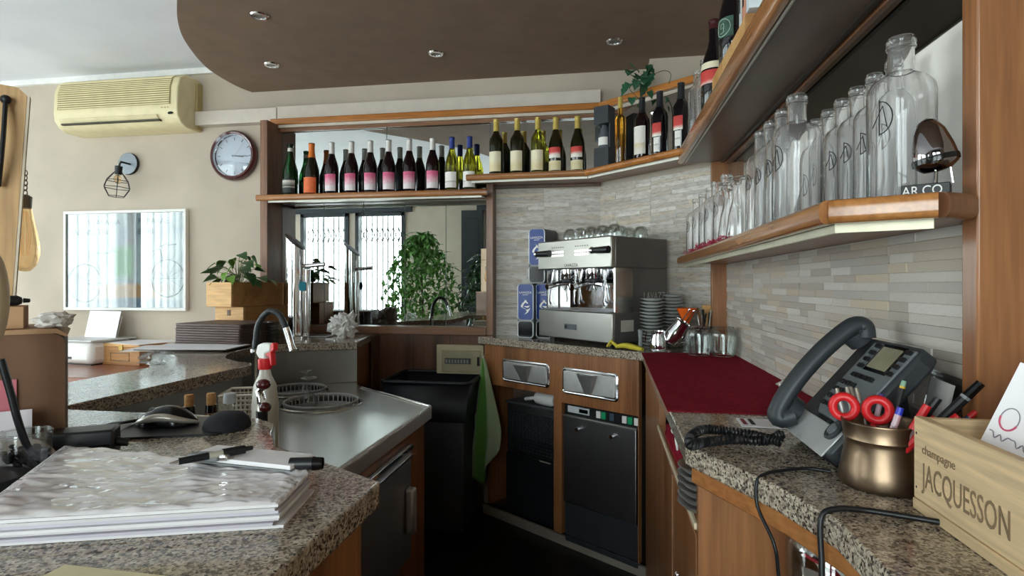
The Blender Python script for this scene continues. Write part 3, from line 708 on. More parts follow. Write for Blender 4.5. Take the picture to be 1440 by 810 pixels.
# right wall: lower shelf with clipped corner
ZR = 1.35
rsf = thing('bottle_shelf', 'walnut shelf on the right wall holding clear glass bottles', 'shelf', (.42, .9, ZR - .03))
def rpx(pts, z0, z1, name, mat, bev=0): return obj(name, B().prism([(x - .42, y - .9) for x, y in pts], z0 - ZR + .03, z1 - ZR + .03).mesh(name, mat, 20), rsf, bev=bev)
r0, r1, r2, r3 = (.325, 2.54), (.318, .875), (.428, .818), (.482, .842)
rpx([r0, r1, r2, (.480, .846), (.487, .88), (.519, .88), (.519, 2.54)], 1.317, ZR - .002, 'shelf_board', TRIMX)
def noseg(a, b2, z, r, name, mat, fl=.7):
    bb = B(); a, b2 = Vector((a[0] - .42, a[1] - .9, z - ZR + .03)), Vector((b2[0] - .42, b2[1] - .9, z - ZR + .03))
    d = (b2 - a).normalized(); n = Vector((d.y, -d.x, 0)); pr = rrect(.034, .030, .011, n=4)
    cosx = [a + n * q - Vector((0, 0, 1)) * 0 + Vector((0, 0, p_)) for p_, q in pr] + [b2 + n * q + Vector((0, 0, p_)) for p_, q in pr]
    k_ = len(pr); bb.faces(cosx, [tuple(range(k_)), tuple(range(k_, 2 * k_))[::-1]] + [(i, (i + 1) % k_, k_ + (i + 1) % k_, k_ + i) for i in range(k_)])
    obj(name, bb.mesh(name, mat), rsf)
HONY = wood('honey_edge', '#a36a38', '#bb8049', 'Y', c3='#8c5527', rough=.2, coat=.6)
noseg(r0, r1, 1.333, .02, 'nosing', HONY); noseg(r1, r2, 1.333, .02, 'nosing', HONY); noseg(r2, (.474, .842), 1.333, .02, 'nosing', TRIM)
rpx([(.335, 2.53), (.328, .884), (.43, .832), (.434, .838), (.335, .889), (.342, 2.53)], 1.304, 1.3165, 'light_strip', plain('cream_strip', '#c9c4ab', .4, .3))
# mirror behind the clear bottles
rm = thing('wall_mirror', 'mirror strip on the right wall behind the clear glass bottles', 'mirror', (XR, 1.7, 1.355))
bx('mirror_panel', plain('smoked_mirror', '#b9bfbb', .02, 1.0, var=0), rm, -.006, -.001, -.85, .80, .262, .39)
bx('back_board', plain('white_back_board', '#ece8e0', .6, var=.03), rm, -.005, -.001, -.85, .80, 0, .26)
# right wall: upper shelf
us = thing('upper_shelf', 'upper walnut shelf on the right wall with bottles and books', 'shelf', (.42, 1.5, 1.75))
bx('shelf_board', plain('shelf_underside', '#6b5547', .35, var=.1, vscale=5), us, -.085, .099, -.615, 1.03, .0, .052)
b = B(); b.M = Matrix.Translation((-.095, 0, .026)) @ Matrix.Rotation(-PI / 2, 4, 'X'); b.prism(rrect(.03, .056, .013), -.615, 1.03); obj('nosing', b.mesh('nosing', WARMY), us)
bx('lower_bead', ALU, us, -.082, -.078, -.61, 1.0, -.004, .0)
bx('track', plain('dark_track', '#3a302a', .4), us, .062, .072, -.61, 1.0, -.008, .0); bx('track', TRIM, us, .082, .098, -.61, 1.0, -.012, .0)
# big end panel in front of the tiles
ep = thing('end_panel', 'tall walnut end panel at the right edge beside the tiled wall', 'panel', (.60, .865, ZC))
bx('panel', wood('walnut_panel', '#8d5a36', '#a36d44', 'Z', c3='#7a4a2a', rough=.3, coat=.35), ep, -.112, .355, -.022, .013, .0005, 1.43, .003)
# ================= BOTTLES ON THE BACK SHELVES =================
def gradlabel(name, stops, noise=0, rough=.6, axis='Z'):
    m, nt, p = nm(name); tc = node(nt, 'ShaderNodeTexCoord'); sp_ = node(nt, 'ShaderNodeSeparateXYZ'); nt.links.new(tc.outputs['Object'], sp_.inputs[0])
    v = sp_.outputs[axis]
    if noise:
        n = node(nt, 'ShaderNodeTexNoise', Scale=70.0, Detail=3.0); nt.links.new(tc.outputs['Object'], n.inputs['Vector'])
        ma = node(nt, 'ShaderNodeMath', operation='MULTIPLY_ADD'); nt.links.new(n.outputs[0], ma.inputs[0]); ma.inputs[1].default_value = noise; nt.links.new(v, ma.inputs[2]); v = ma.outputs[0]
    sc_ = node(nt, 'ShaderNodeMath', operation='MULTIPLY'); sc_.inputs[1].default_value = 3.0; nt.links.new(v, sc_.inputs[0])
    nt.links.new(ramp(nt, sc_.outputs[0], [(3 * z, c) for z, c in stops]), p.inputs['Base Color']); p.inputs['Roughness'].default_value = rough
    MATS[name] = m; return m
def wineglass_mat(name, col, tr, rough=.04):
    return plain(name, col, rough, trans=tr, ior=1.5, var=0, coat=.3)
DKRED = wineglass_mat('dark_wine_glass', '#160609', .0); DKGRN = wineglass_mat('dark_green_glass', '#12401c', .75); OLIVE = wineglass_mat('olive_glass', '#8d8a26', .9)
BROWNG = wineglass_mat('brown_green_glass', '#23200a', .35); AMBER = wineglass_mat('amber_liquid', '#e0a030', .95); NAVYG = wineglass_mat('near_black_glass', '#0d0b10', 0)
PINKL = gradlabel('pink_white_label', [(.02, '#f2eeee'), (.065, '#f0e4e6'), (.088, '#e7a6b8'), (.118, '#dc6288')], .035)
ORANL = plain('orange_label', '#e8703c', .6, var=.06, vscale=40); WHITL = gradlabel('white_label', [(.0, '#f0ede8'), (.05, '#e8e4dd'), (.056, '#b9b3aa'), (.062, '#f2efe9')], .006)
CREAML = gradlabel('cream_label', [(.0, '#eadfbd'), (.06, '#e3d3a4'), (.09, '#efe5c6')], .02); REDL = gradlabel('red_label', [(.10, '#f2ece0'), (.115, '#d3473f'), (.15, '#c33a36')], .01)
BLKL = gradlabel('black_label', [(.02, '#26272a'), (.045, '#30312f'), (.05, '#c9c4b8'), (.055, '#2b2c2e'), (.085, '#d8d3c8'), (.09, '#232326')], .002)
HOUSEL = gradlabel('drawing_label', [(.02, '#e9e4da'), (.07, '#e6dfd0'), (.09, '#d9c9a6'), (.10, '#ece7de')], .03)
WCAP = plain('white_capsule', '#ddd9d4', .35, .3, var=.03); OCAP = plain('orange_capsule', '#e07a30', .35, .2); BCAP = plain('blue_capsule', '#2d3f86', .35, .2); YCAP = plain('gold_capsule', '#d9c169', .3, .5); KCAP = plain('black_capsule', '#25262a', .35, .2); CORK = plain('cork', '#c89a63', .8, var=.15, vscale=80)
PB = [(.001, 0), (.033, 0), (.0375, .006), (.0380, .135), (.0365, .158), (.029, .188), (.0195, .215), (.0150, .236), (.0142, .288), (.0158, .289), (.0158, .298), (.012, .300)]
PX = [(.001, 0), (.033, 0), (.0370, .006), (.0372, .178), (.035, .196), (.0245, .214), (.0165, .228), (.0145, .242), (.0140, .292), (.0155, .293), (.0155, .299), (.012, .301)]
PP = [(.001, 0), (.038, 0), (.0425, .006), (.0430, .115), (.040, .150), (.030, .186), (.021, .215), (.0162, .245), (.0150, .285), (.0172, .286), (.0172, .298), (.013, .300)]
def rad_at(prof, z):
    for (r0, z0), (r1, z1) in zip(prof, prof[1:]):
        if z0 <= z <= z1 and z1 > z0: return r0 + (r1 - r0) * (z - z0) / (z1 - z0)
    return prof[-1][0]
def band(prof, z0, z1, off, n=8): return [(rad_at(prof, z0 + (z1 - z0) * i / n) + off, z0 + (z1 - z0) * i / n) for i in range(n + 1)]
def wine(prof, gm, cm, cz, labels):
    def build(t):
        obj('glass', B().lathe(prof, 24).mesh('glass', gm, 50), t)
        if cm: obj('capsule', B().lathe(band(prof, cz, .2985, .0007) + [(.001, .3010)], 20, caps=False).mesh('capsule', cm, 50), t)
        for nme, lm, z0, z1, ang in labels:
            obj(nme, B().lathe(band(prof, z0, z1, .0006, 2), 16, a0=-PI / 2 - ang, a1=-PI / 2 + ang, caps=False).mesh(nme, lm, 50), t)
    return build
KIND = {
 'green': wine(PP, DKGRN, None, 0, [('label', BLKL, .015, .095, 1.15), ('neck_band', WCAP, .255, .275, 3.14)]),
 'orange': wine(PP, wineglass_mat('olive_dark', '#1c1c0a', .3), OCAP, .215, [('label', ORANL, .012, .10, 1.1), ('neck_foil', KCAP, .282, .299, 3.14)]),
 'pink': wine(PB, DKRED, WCAP, .232, [('label', PINKL, .02, .115, .95)]),
 'blue': wine(PB, OLIVE, BCAP, .236, [('label', WHITL, .02, .105, 1.0)]),
 'cream': wine(PX, OLIVE, YCAP, .236, [('label', CREAML, .02, .125, 1.0)]),
 'creamdk': wine(PX, BROWNG, YCAP, .236, [('label', CREAML, .02, .125, 1.0)]),
 'redcream': wine(PB, BROWNG, YCAP, .232, [('label', CREAML, .016, .065, 1.0), ('upper_label', REDL, .08, .135, .9), ('neck_band', WHITL, .232, .245, 3.14)]),
 'bordhouse': wine(PX, DKRED, KCAP, .225, [('label', HOUSEL, .03, .16, .9)]),
 'bordred': wine(PX, NAVYG, KCAP, .225, [('label', REDL, .09, .15, .6), ('lower_label', WHITL, .02, .085, .35)]),
}
ZL = 1.7335
spec = [('green', 408.4, 'dark green sparkling bottle at the left end of the mirror shelf', None),
        ('orange', 438.4, 'orange labelled sparkling bottle with orange foil on the mirror shelf', None)]
ords = ['leftmost', 'second', 'third', 'fourth', 'fifth', 'last']
for i, px in enumerate((466.7, 494.4, 521, 546.7, 575.6, 608.4)):
    spec.append(('pink', px, 'dark wine bottle with pink and white label, %s of six from the orange bottle' % ords[i], 'pink labelled wine bottles'))
spec += [('blue', 635.6, 'white wine bottle with blue capsule, left of the blue capped pair', 'blue capped white wines'), ('blue', 660.5, 'white wine bottle with blue capsule, right of the blue capped pair', 'blue capped white wines')]
for kd, px, lab, gr in spec:
    p = ay(px, 270, 3.012)
    stamp('wine_' + kd, KIND[kd], thing('wine_bottle', lab, 'bottle', (p.x, 3.012, ZL), random.uniform(-.12, .12) + (.25 if px > 500 and kd == 'pink' else 0), gr))
spec = [('creamdk', 697.8, 'gold capped white wine with tall cream label, leftmost on the corner shelf', 'cream labelled white wines'),
        ('creamdk', 727.3, 'gold capped white wine with tall cream label, second on the corner shelf', 'cream labelled white wines'),
        ('cream', 756.4, 'gold capped white wine with tall cream label, third on the corner shelf', 'cream labelled white wines'),
        ('redcream', 781.6, 'gold capped wine with red and cream labels beside the cream labelled three', 'red and cream labelled wines'),
        ('redcream', 812.2, 'gold capped wine with red and cream labels next to the black gift box', 'red and cream labelled wines')]
for kd, px, lab, gr in spec:
    p = ay(px, 240, 2.972)
    stamp('wine_' + kd, KIND[kd], thing('wine_bottle', lab, 'bottle', (p.x, 2.972, ZU), random.uniform(-.2, 0), gr))
def ondiag(px, c=2.93):
    r = ray(px, 200); k_ = r.x / r.y; y = c / (1 + k_); return Vector((k_ * y, y, ZU))
p = ondiag(850, 2.935); bbx = thing('gift_box', 'black gift carton with a bottle in its cut-out on the corner shelf', 'gift box', p, -.45)
CARD = plain('black_carton', '#34373c', .6, var=.08)
bx('base', CARD, bbx, -.04, .04, -.04, .04, 0, .115, .001); bx('lid', CARD, bbx, -.04, .04, -.04, .04, .235, .325, .001); bx('back', CARD, bbx, -.04, .04, .03, .04, .115, .235)
bx('side', CARD, bbx, .034, .04, -.02, .03, .115, .235)
obj('boxed_bottle', B().lathe([(.03, .116), (.03, .18), (.02, .21), (.014, .234)], 16).mesh('boxed_bottle', plain('grey_bottle', '#5c6066', .2, var=0)), bbx)
obj('boxed_label', B().lathe([(.0306, .13), (.0306, .17)], 12, a0=-PI / 2 - 1, a1=-PI / 2 + 1, caps=False).mesh('boxed_label', WHITL), bbx)
p = ondiag(872.4, 2.90); t = thing('liqueur_bottle', 'tall slim bottle of golden liqueur beside the black gift box', 'bottle', p)
obj('glass', B().lathe([(.001, 0), (.024, 0), (.0265, .005), (.0265, .232), (.022, .244), (.0125, .25), (.0125, .268), (.0105, .275), (.0105, .335), (.001, .336)], 24).mesh('glass', AMBER, 50), t)
obj('stopper_foil', B().lathe([(.0112, .283), (.0112, .337), (.001, .339)], 16, caps=False).mesh('stopper_foil', YCAP, 50), t)
for px, kd, c_, lab in ((902.9, 'bordhouse', 2.905, 'dark red wine with white drawing label beside the golden liqueur'), (927.8, 'bordred', 2.90, 'near black wine bottle with small red label in the corner shelf middle'), (957.8, 'bordred', 2.885, 'near black wine bottle at the right end of the corner shelf')):
    stamp('wine_' + kd, KIND[kd], thing('wine_bottle', lab, 'bottle', ondiag(px, c_), -.55, 'dark wines on the corner shelf'))
# ================= CLEAR BOTTLES ON THE RIGHT SHELF =================
INK = plain('black_ink', '#1b1b1d', .6, var=0)
def clear_prof(r, h):
    o_ = [(.001, 0), (r * .93, 0), (r, .006), (r, h * .66), (r * .97, h * .70), (r * .80, h * .745), (r * .50, h * .775), (r * .40, h * .79), (r * .38, h * .83), (r * .38, h * .93), (r * .44, h * .935), (r * .44, h * .95), (r * .40, h * .955), (r * .44, h * .965), (r * .44, h * .98), (r * .40, h * .985), (r * .38, h)]
    w_ = .0028; i_ = [(max(q - w_, .001), z) for q, z in o_[:0:-1]]; i_ = [(rr, max(z, .008)) for rr, z in i_] + [(.001, .008)]
    return o_ + i_
def clear_bottle(key, r, h):
    def build(t):
        obj('glass', B().lathe(clear_prof(r, h), 26, caps=False).mesh('glass', plain('hazed_clear_glass', '#ffffff', .0, trans=.955, var=0), 40), t)  # slight white haze in the glass imitates bright light caught by the bottles
        b = B(); rr = r + .0006; sc_ = r / .045
        def on(u, v): a = -PI / 2 + u / rr; return (rr * math.cos(a), rr * math.sin(a), h * .50 + v)
        R_ = .024 * sc_
        D = [on(-.4 * R_, R_ * math.cos(t_) ) if False else on(R_ * math.sin(t_) * .75 - .2 * R_, R_ * math.cos(t_)) for t_ in [PI * k / 10 for k in range(11)]]
        b.tube(D, .0008, 5); b.tube([on(-.2 * R_, R_ * 1.1), on(-.2 * R_, -R_ * 1.1)], .0008, 5); b.tube([on(-.7 * R_, -.5 * R_), on(0, .7 * R_), on(.25 * R_, -.6 * R_)], .0008, 5)
        obj('logo', b.mesh('logo', INK), t)
    return build
RF = -1.15  # logo turned towards the aisle
wall_row = [(1270, 50, .045, .0), (1232, 75, .034, .0), (1210, 97, .034, 0), (1190, 115, .034, 0), (1172, 132, .034, 0), (1155, 147, .034, 0), (1137, 162, .034, 0)]
names = ['nearest big one in the back row', 'second in the back row', 'third in the back row', 'fourth in the back row', 'fifth in the back row', 'sixth in the back row', 'last in the back row']
y = .925
for i, nn in enumerate(names):
    r_ = .045 if i == 0 else .0335; x = .440 if i == 0 else .470
    yy = .938 if i == 0 else 1.022 + (i - 1) * .0700
    stamp('clear_%d' % (i > 0), clear_bottle('a', r_, .25), thing('glass_bottle', 'empty clear bottle with ink logo on right shelf, ' + nn, 'bottle', (x, yy, ZR), RF + .2, 'clear bottles on the right shelf'))
for i, (yy, nn) in enumerate(((1.19, 'big one leading the front row'), (1.285, 'second in the front row'), (1.372, 'third in the front row'), (1.455, 'fourth in the front row'))):
    stamp('clear_%d' % (i > 0), clear_bottle('a', .045 if i == 0 else .0335, .25), thing('glass_bottle', 'empty clear glass bottle on the right shelf, ' + nn, 'bottle', (.372, yy, ZR), RF, 'clear bottles on the right shelf'))
for i, (px, py) in enumerate(((1012, 237), (1001, 246), (993, 255), (985.5, 265), (980, 275))):
    yy = [1.87, 2.0, 2.12, 2.26, 2.40][i]; xx = [.378, .372, .374, .372, .37][i]
    stamp('clear_2', clear_bottle('c', .041, .225), thing('glass_bottle', 'empty clear bottle at the shelf far end, ' + ['nearest', 'second', 'third', 'fourth', 'last'][i] + ' of five', 'bottle', (xx, yy, ZR), RF, 'far clear bottles on the right shelf'))
for i, (xx, yy) in enumerate(((.500 - .04, 1.56), (.46, 1.65))):
    stamp('clear_1', clear_bottle('a', .0335, .25), thing('glass_bottle', 'empty clear bottle behind the carafes on the right shelf, ' + ['nearer', 'farther'][i] + ' one', 'bottle', (xx, yy, ZR), RF, 'clear bottles on the right shelf'))
# stemmed glasses lying among them
for i, (xx, yy, zz) in enumerate(((.37, 1.66, 0), (.365, 1.75, 0))):
    t = thing('glass_carafe', 'small clear carafe standing between the two bottle groups, ' + ('nearer one' if i == 0 else 'farther one'), 'carafe', (xx, yy, ZR), 0, 'small carafes on the right shelf')
    def car(t):
        o_ = [(.001, 0), (.034, 0), (.036, .01), (.030, .07), (.018, .12), (.017, .15), (.03, .175)]; i_ = [(q - .002 if q > .01 else .001, z + (.004 if z < .01 else 0)) for q, z in o_[::-1]]
        obj('glass', B().lathe(o_ + i_, 20, caps=False).mesh('glass', CLEAR, 50), t)
        obj('rim_ring', B().tube([(x, y, .175) for x, y in arc(0, 0, .029, 0, 2 * PI, 20)[:-1]], .0015, 5, closed=True).mesh('rim_ring', CLEAR), t)
    stamp('carafe', car, t)
# red paper shreds on the shelf edge
b = B()
for i in range(170):
    x, y = random.uniform(.312, .345), random.uniform(1.62, 2.35); z = ZR + .001 + abs(random.gauss(0, .006)); a = random.uniform(0, PI); l = random.uniform(.008, .02)
    b.tube([(x, y, z), (x + .3 * l * math.cos(a), y + l * math.sin(a), z + random.uniform(0, .008)), (x + .6 * l * math.cos(a + 1), y + l * math.sin(a + .6), z)], .0013, 4)
sh = obj('paper_shreds', b.mesh('paper_shreds', plain('red_shreds', '#a32a45', .8, var=.15))); tag(sh, 'burgundy paper shreds strewn along the edge of the right shelf', 'shreds'); sh['kind'] = 'stuff'
# chrome wine dispenser head on its lettered box
t = thing('lettered_box', 'small black box with white lettering under the chrome juicer', 'box', (.446, .866, ZR), -.55)
bx('box', BLACK, t, -.035, .02, -.012, .02, 0, .018, .001)
tx = obj('lettering', text_mesh('AR.CO', .018, WHITE, 'lettering', .85), t, (-.034, -.0125, .003), (PI / 2, 0, 0))
t = thing('juicer', 'chrome teardrop juicer standing on the lettered box against the end panel', 'juicer', (.456, .866, ZR + .0185), -.5); t.scale = (.9, .9, .95)
b = B(); b.M = Matrix.Rotation(-.18, 4, 'Y')
b.lathe([(.001, .018), (.018, .020), (.028, .028), (.030, .036), (.027, .055), (.021, .078), (.012, .094), (.001, .099)], 24, sy=.8)
obj('body', b.mesh('body', plain('dark_chrome', '#8d8788', .05, 1.0, var=0), 50), t)
b = B(); b.M = Matrix.Rotation(-.18, 4, 'Y'); b.lathe([(.0305, .031), (.031, .035), (.0305, .039)], 24, sy=.8, caps=False); obj('ring', b.mesh('ring', BLACKG), t)
for a in (0, 2.1, 4.2): obj('leg', B().tube([(.012 * math.cos(a), .010 * math.sin(a), .024), (.015 * math.cos(a), .012 * math.sin(a), .0)], .0016, 6).mesh('leg', CHROME), t)
# ================= UPPER RIGHT SHELF =================
ZT = 1.802
t = thing('wine_bottle', 'dark bottle with red and cream label standing on the upper right shelf', 'bottle', (.375, 2.06, ZT), -1.0); t.scale = (1.15, 1.15, 1.15)
wine(PB, NAVYG, plain('dark_red_foil', '#4a1c20', .35, .3), .27, [('label', REDL, .10, .14, 1.2), ('label_band', CREAML, .145, .165, 1.2)])(t)
t = thing('wine_bottle', 'big dark bottle with green oval emblem on the upper right shelf', 'bottle', (.392, 1.84, ZT + .0905), -1.0)
for s_ in (1,):
    pr = [(q * 1.12, z * 1.12) for q, z in PB]
    obj('glass', B().lathe(pr, 24).mesh('glass', NAVYG, 50), t)
    obj('emblem', B().lathe([(.0432, .09), (.0432, .15)], 14, a0=-PI / 2 - .8, a1=-PI / 2 + .8, caps=False).mesh('emblem', plain('green_emblem', '#3c5a4c', .5, var=.25, vscale=60)), t)
    b = B(); rr = .0438
    b.tube([(rr * math.cos(-PI / 2 + .6 * math.cos(a)), rr * math.sin(-PI / 2 + .6 * math.cos(a)), .12 + .026 * math.sin(a)) for a in [2 * PI * k / 20 for k in range(20)]], .001, 4, closed=True)
    b.tube([(rr * math.cos(-PI / 2 + a), rr * math.sin(-PI / 2 + a), .12 + z) for a, z in ((.1, .012), (-.15, .012), (-.15, -.002), (.12, 0), (.12, .01), (.1, -.014), (-.2, -.016))], .001, 4)
    obj('emblem_lines', b.mesh('emblem_lines', plain('pale_green', '#b9cdbd', .6, var=0)), t)
for i, (xx, yy) in enumerate(((.360, 2.17), (.352, 2.28))):
    t = thing('glass_bottle', 'clear empty bottle beside the dark bottle on the upper shelf, %s one' % ('nearer' if i == 0 else 'farther'), 'bottle', (xx, yy, ZT), 0, 'clear bottles on the upper shelf')
    stamp('clear_1', None, t)
t = thing('wooden_crate', 'pale wooden crate under the books on the upper right shelf', 'crate', (.36, 1.67, ZT))
obj('block', B().prism([(-.018, -.20), (.09, -.20), (.09, .24), (-.018, .24)], 0, .09).mesh('block', PINE), t, bev=.002); bx('end_cap', PINEB, t, -.02, .091, -.212, -.2005, 0, .088, .001)
for i, (yy, w_, c_, h_, lab) in enumerate(((1.47, .02, '#cfd6d6', .20, 'pale grey booklet standing on the upper right shelf'), (1.435, .028, '#d99a80', .21, 'salmon pink book with dark lettering on the upper shelf'), (1.39, .03, '#dfe8ee', .2, 'white and blue book at the frame top on the upper shelf'))):
    t = thing('book', lab, 'book', (.362, yy + .06, ZT + .0905), 0, 'books on the upper shelf')
    bx('cover', plain('book_cover_%d' % i, c_, .6, var=.1), t, -.02, .10, -w_ / 2, w_ / 2, 0, h_, .001)
    bx('pages', PAPER, t, .0, .101, -w_ / 2 + .002, w_ / 2 - .002, .003, h_ + .0005)
    bx('spine_print', (INK, INK, plain('blue_print', '#4fa3c4', .6))[i], t, -.0208, -.0198, -w_ * .25, w_ * .2, .03, .09)
# ================= LEFT BACK WALL =================
ACM = plain('yellowed_plastic', '#ddd0a6', .45, var=.04); ACD = plain('yellowed_plastic_dark', '#b09e6c', .5, var=.04)
t = thing('air_conditioner', 'yellowed split air conditioner with ribbed front high on the back wall', 'air conditioner', (-2.86, YB, 2.16))
w = .418; H_ = .31
pr = [(0, .0), (0, H_), (-.13, H_), (-.175, H_ - .03), (-.195, H_ - .09), (-.20, .10), (-.195, .055), (-.165, .018), (-.12, .0)]
b = B(); b.M = Matrix.Rotation(PI / 2, 4, 'Z') @ Matrix.Rotation(PI / 2, 4, 'X')
b.prism([(y, z) for y, z in pr], -w, w); obj('housing', b.mesh('housing', ACM, 40), t, bev=.006)
def front_pt(s):  # along the ribbed part of the front profile
    P = [(-.150, H_ - .012), (-.176, H_ - .03), (-.196, H_ - .09), (-.2008, .118)]
    L = [math.dist(a, c) for a, c in zip(P, P[1:])]; s *= sum(L)
    for (a, c), l in zip(zip(P, P[1:]), L):
        if s <= l: return a[0] + (c[0] - a[0]) * s / l, a[1] + (c[1] - a[1]) * s / l
        s -= l
    return P[-1]
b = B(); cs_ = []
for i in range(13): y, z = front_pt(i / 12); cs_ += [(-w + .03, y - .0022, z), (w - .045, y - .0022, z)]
obj('grille_backing', b.faces(cs_, [(2 * i, 2 * i + 1, 2 * i + 3, 2 * i + 2) for i in range(12)]).mesh('grille_backing', plain('grille_shadow', '#8a7c50', .6), 60), t)  # darker strip behind the ribs paints the shade in their grooves
for i in range(15):
    y, z = front_pt((i + .5) / 15); bow = .012 * math.sin(PI * i / 14)
    obj('rib', B().tube([(-w + .035 - bow, y, z), (w - .05 - bow * .0, y, z)], .0048, 6).mesh('rib', ACM), t)
b = B(); b.box(-w + .05, w - .12, -.197, -.150, .028, .036); obj('louvre_slot', b.mesh('louvre_slot', plain('dark_slot', '#3f3a2c', .6)), t)
b = B(); b.M = Matrix.Translation((0, -.186, .042)) @ Matrix.Rotation(-.75, 4, 'X'); b.box(-w + .04, w - .13, -.026, .022, -.004, .004); obj('louvre', b.mesh('louvre', ACM), t, bev=.002)
obj('badge', B().lathe([(.001, .003), (.016, .003), (.018, 0)], 16, sy=.5).mesh('badge', BLACK), t, (w - .045, -.199, .066), (PI / 2 - .3, 0, 0))
for k_ in range(3): obj('indicator', B().box(-.005, .005, -.001, .002, -.003, .003).mesh('indicator', ACD), t, (w - .10 + k_ * .02, -.2015, .100))
bx('wall_plate', ACD, t, w, w + .012, -.05, .0, .01, H_ - .02, .004)
# wall lamp with wire cage
p = ay(183, 231, YB); t = thing('wall_lamp', 'wall lamp with round grey plate and black wire cage shade', 'wall lamp', p)
b = B(); b.M = Matrix.Rotation(PI / 2, 4, 'X'); b.lathe([(.063, 0), (.066, .004), (.066, .020), (.001, .022)], 32); obj('wall_plate', b.mesh('wall_plate', plain('grey_enamel', '#8b9398', .25, .4)), t)
b = B(); b.M = Matrix.Rotation(PI / 2, 4, 'X'); b.lathe([(.0665, 0), (.068, .004), (.068, .018), (.0665, .02)], 32, caps=False); obj('plate_rim', b.mesh('plate_rim', BLACK), t)
q = ay(167, 235, 3.03) - p; q2_ = ay(163, 282, 3.02) - p; obj('arm', B().tube([(.02, -.02, -.005), (0, -.07, 0), q], .006, 8).mesh('arm', BLACK), t)
dn_ = (q2_ - q).normalized()
obj('socket', B().cyl(q - dn_ * .005, q + dn_ * .045, .021, .019, 16).mesh('socket', BLACK), t)
obj('bulb', B().ball(q + dn_ * .075, .022, (1, 1, 1.2)).mesh('bulb', glass('bulb_glass', '#f3d9b0')), t)
b = B(); R = dn_.to_track_quat('Z', 'Y').to_matrix(); rings = [(.024, .035), (.062, .085), (.075, .128), (.044, .180)]
pts = [[q + R @ Vector((r * math.cos(2 * PI * k_ / 6), r * math.sin(2 * PI * k_ / 6), z)) for k_ in range(6)] for r, z in rings]
for rg in pts: b.tube(rg, .0022, 5, closed=True)
for k_ in range(6): b.tube([rg[k_] for rg in pts], .0022, 5)
obj('cage_shade', b.mesh('cage_shade', BLACK), t)
# clock
p = ay(332, 220, YB); t = thing('wall_clock', 'round wall clock with dark red rim on the back wall', 'clock', p)
R_ = .152
def disc(name, prof, mat, seg=48):
    b = B(); b.M = Matrix.Rotation(PI / 2, 4, 'X'); b.lathe(prof, seg, caps=False); return obj(name, b.mesh(name, mat, 40), t)
disc('rim', [(R_ - .004, 0), (R_, .012), (R_ - .002, .034), (R_ - .012, .045), (R_ - .027, .040), (R_ - .030, .02)], plain('dark_red_lacquer', '#481a1e', .15, var=.05, coat=.6))
disc('inner_ring', [(R_ - .030, .030), (R_ - .026, .0415), (R_ - .024, .040)], CHROME)
disc('dial', [(.0001, .014), (R_ - .028, .014)], plain('pale_dial', '#e3e8f0', .5, var=.02))
disc('back', [(.0001, .001), (R_ - .005, .001)], BLACK)
for k_ in range(12):
    a = PI / 6 * k_; b = B(); b.M = Matrix.Rotation(-a, 4, 'Y'); b.box(-.0022, .0022, -.0155, -.0145, R_ * .62, R_ * .74); obj('hour_mark', b.mesh('hour_mark', plain('grey_print', '#6a6f78', .6, var=0)), t)
def hand(name, a, l, w_, mat, y):
    b = B(); b.M = Matrix.Rotation(a, 4, 'Y'); b.prism([(-w_, -.015), (w_, -.015), (w_ * .4, l), (-w_ * .4, l)], 0, .001)
    b2 = B(); b2.M = Matrix.Rotation(a, 4, 'Y'); b2.box(-w_, w_, y - .001, y, -.015, l); obj(name, b2.mesh(name, mat), t)
hand('hour_hand', math.radians(97), .062, .0035, MATS['grey_print'], -.017); hand('minute_hand', math.radians(93), .095, .0025, MATS['grey_print'], -.019); hand('second_hand', math.radians(40), .1, .001, WHITE, -.021)
b = B(); b.M = Matrix.Rotation(PI / 2, 4, 'X'); b.lathe([(R_ - .028, .030), (.07, .037), (.001, .039)], 40, caps=False); obj('glass_dome', b.mesh('glass_dome', thin_glass('clock_glass', '#f2f6fa', .10)), t)
# framed picture
a, c = ay(95, 300, YB), ay(266, 437, YB); PW = c.x - a.x; PH = .625; pz = 1.068
t = thing('framed_picture', 'white framed bicycle picture under glass on the back wall', 'picture', ((a.x + c.x) / 2, YB, pz))
def fr(x0, x1, z0, z1): bx('frame_bar', WHITE, t, x0, x1, -.030, -.001, z0, z1, .002)
f = .017; fr(-PW / 2, PW / 2, 0, f); fr(-PW / 2, PW / 2, PH - f, PH); fr(-PW / 2, -PW / 2 + f, f, PH - f); fr(PW / 2 - f, PW / 2, f, PH - f)
m, nt, p_ = nm('poster_print_reflections'); tc = node(nt, 'ShaderNodeTexCoord')
n1 = node(nt, 'ShaderNodeTexNoise', Scale=3.2, Detail=3.0); nt.links.new(tc.outputs['Object'], n1.inputs['Vector'])
a_ = ramp(nt, n1.outputs[0], [(.3, '#7f8b94'), (.5, '#aab2b6'), (.7, '#c9cbc8')])
sx_ = node(nt, 'ShaderNodeSeparateXYZ'); nt.links.new(tc.outputs['Object'], sx_.inputs[0])
def rect(xc, xw, zc, zw):
    o_ = []
    for s_, c0, w0 in (('X', xc, xw), ('Z', zc, zw)):
        s1 = node(nt, 'ShaderNodeMath', operation='SUBTRACT'); s1.inputs[1].default_value = c0; nt.links.new(sx_.outputs[s_], s1.inputs[0])
        s2 = node(nt, 'ShaderNodeMath', operation='ABSOLUTE'); nt.links.new(s1.outputs[0], s2.inputs[0])
        s3 = node(nt, 'ShaderNodeMapRange'); s3.inputs[1].default_value = w0; s3.inputs[2].default_value = w0 * .5; nt.links.new(s2.outputs[0], s3.inputs[0]); o_.append(s3.outputs[0])
    ml = node(nt, 'ShaderNodeMath', operation='MULTIPLY'); nt.links.new(o_[0], ml.inputs[0]); nt.links.new(o_[1], ml.inputs[1]); return ml.outputs[0]
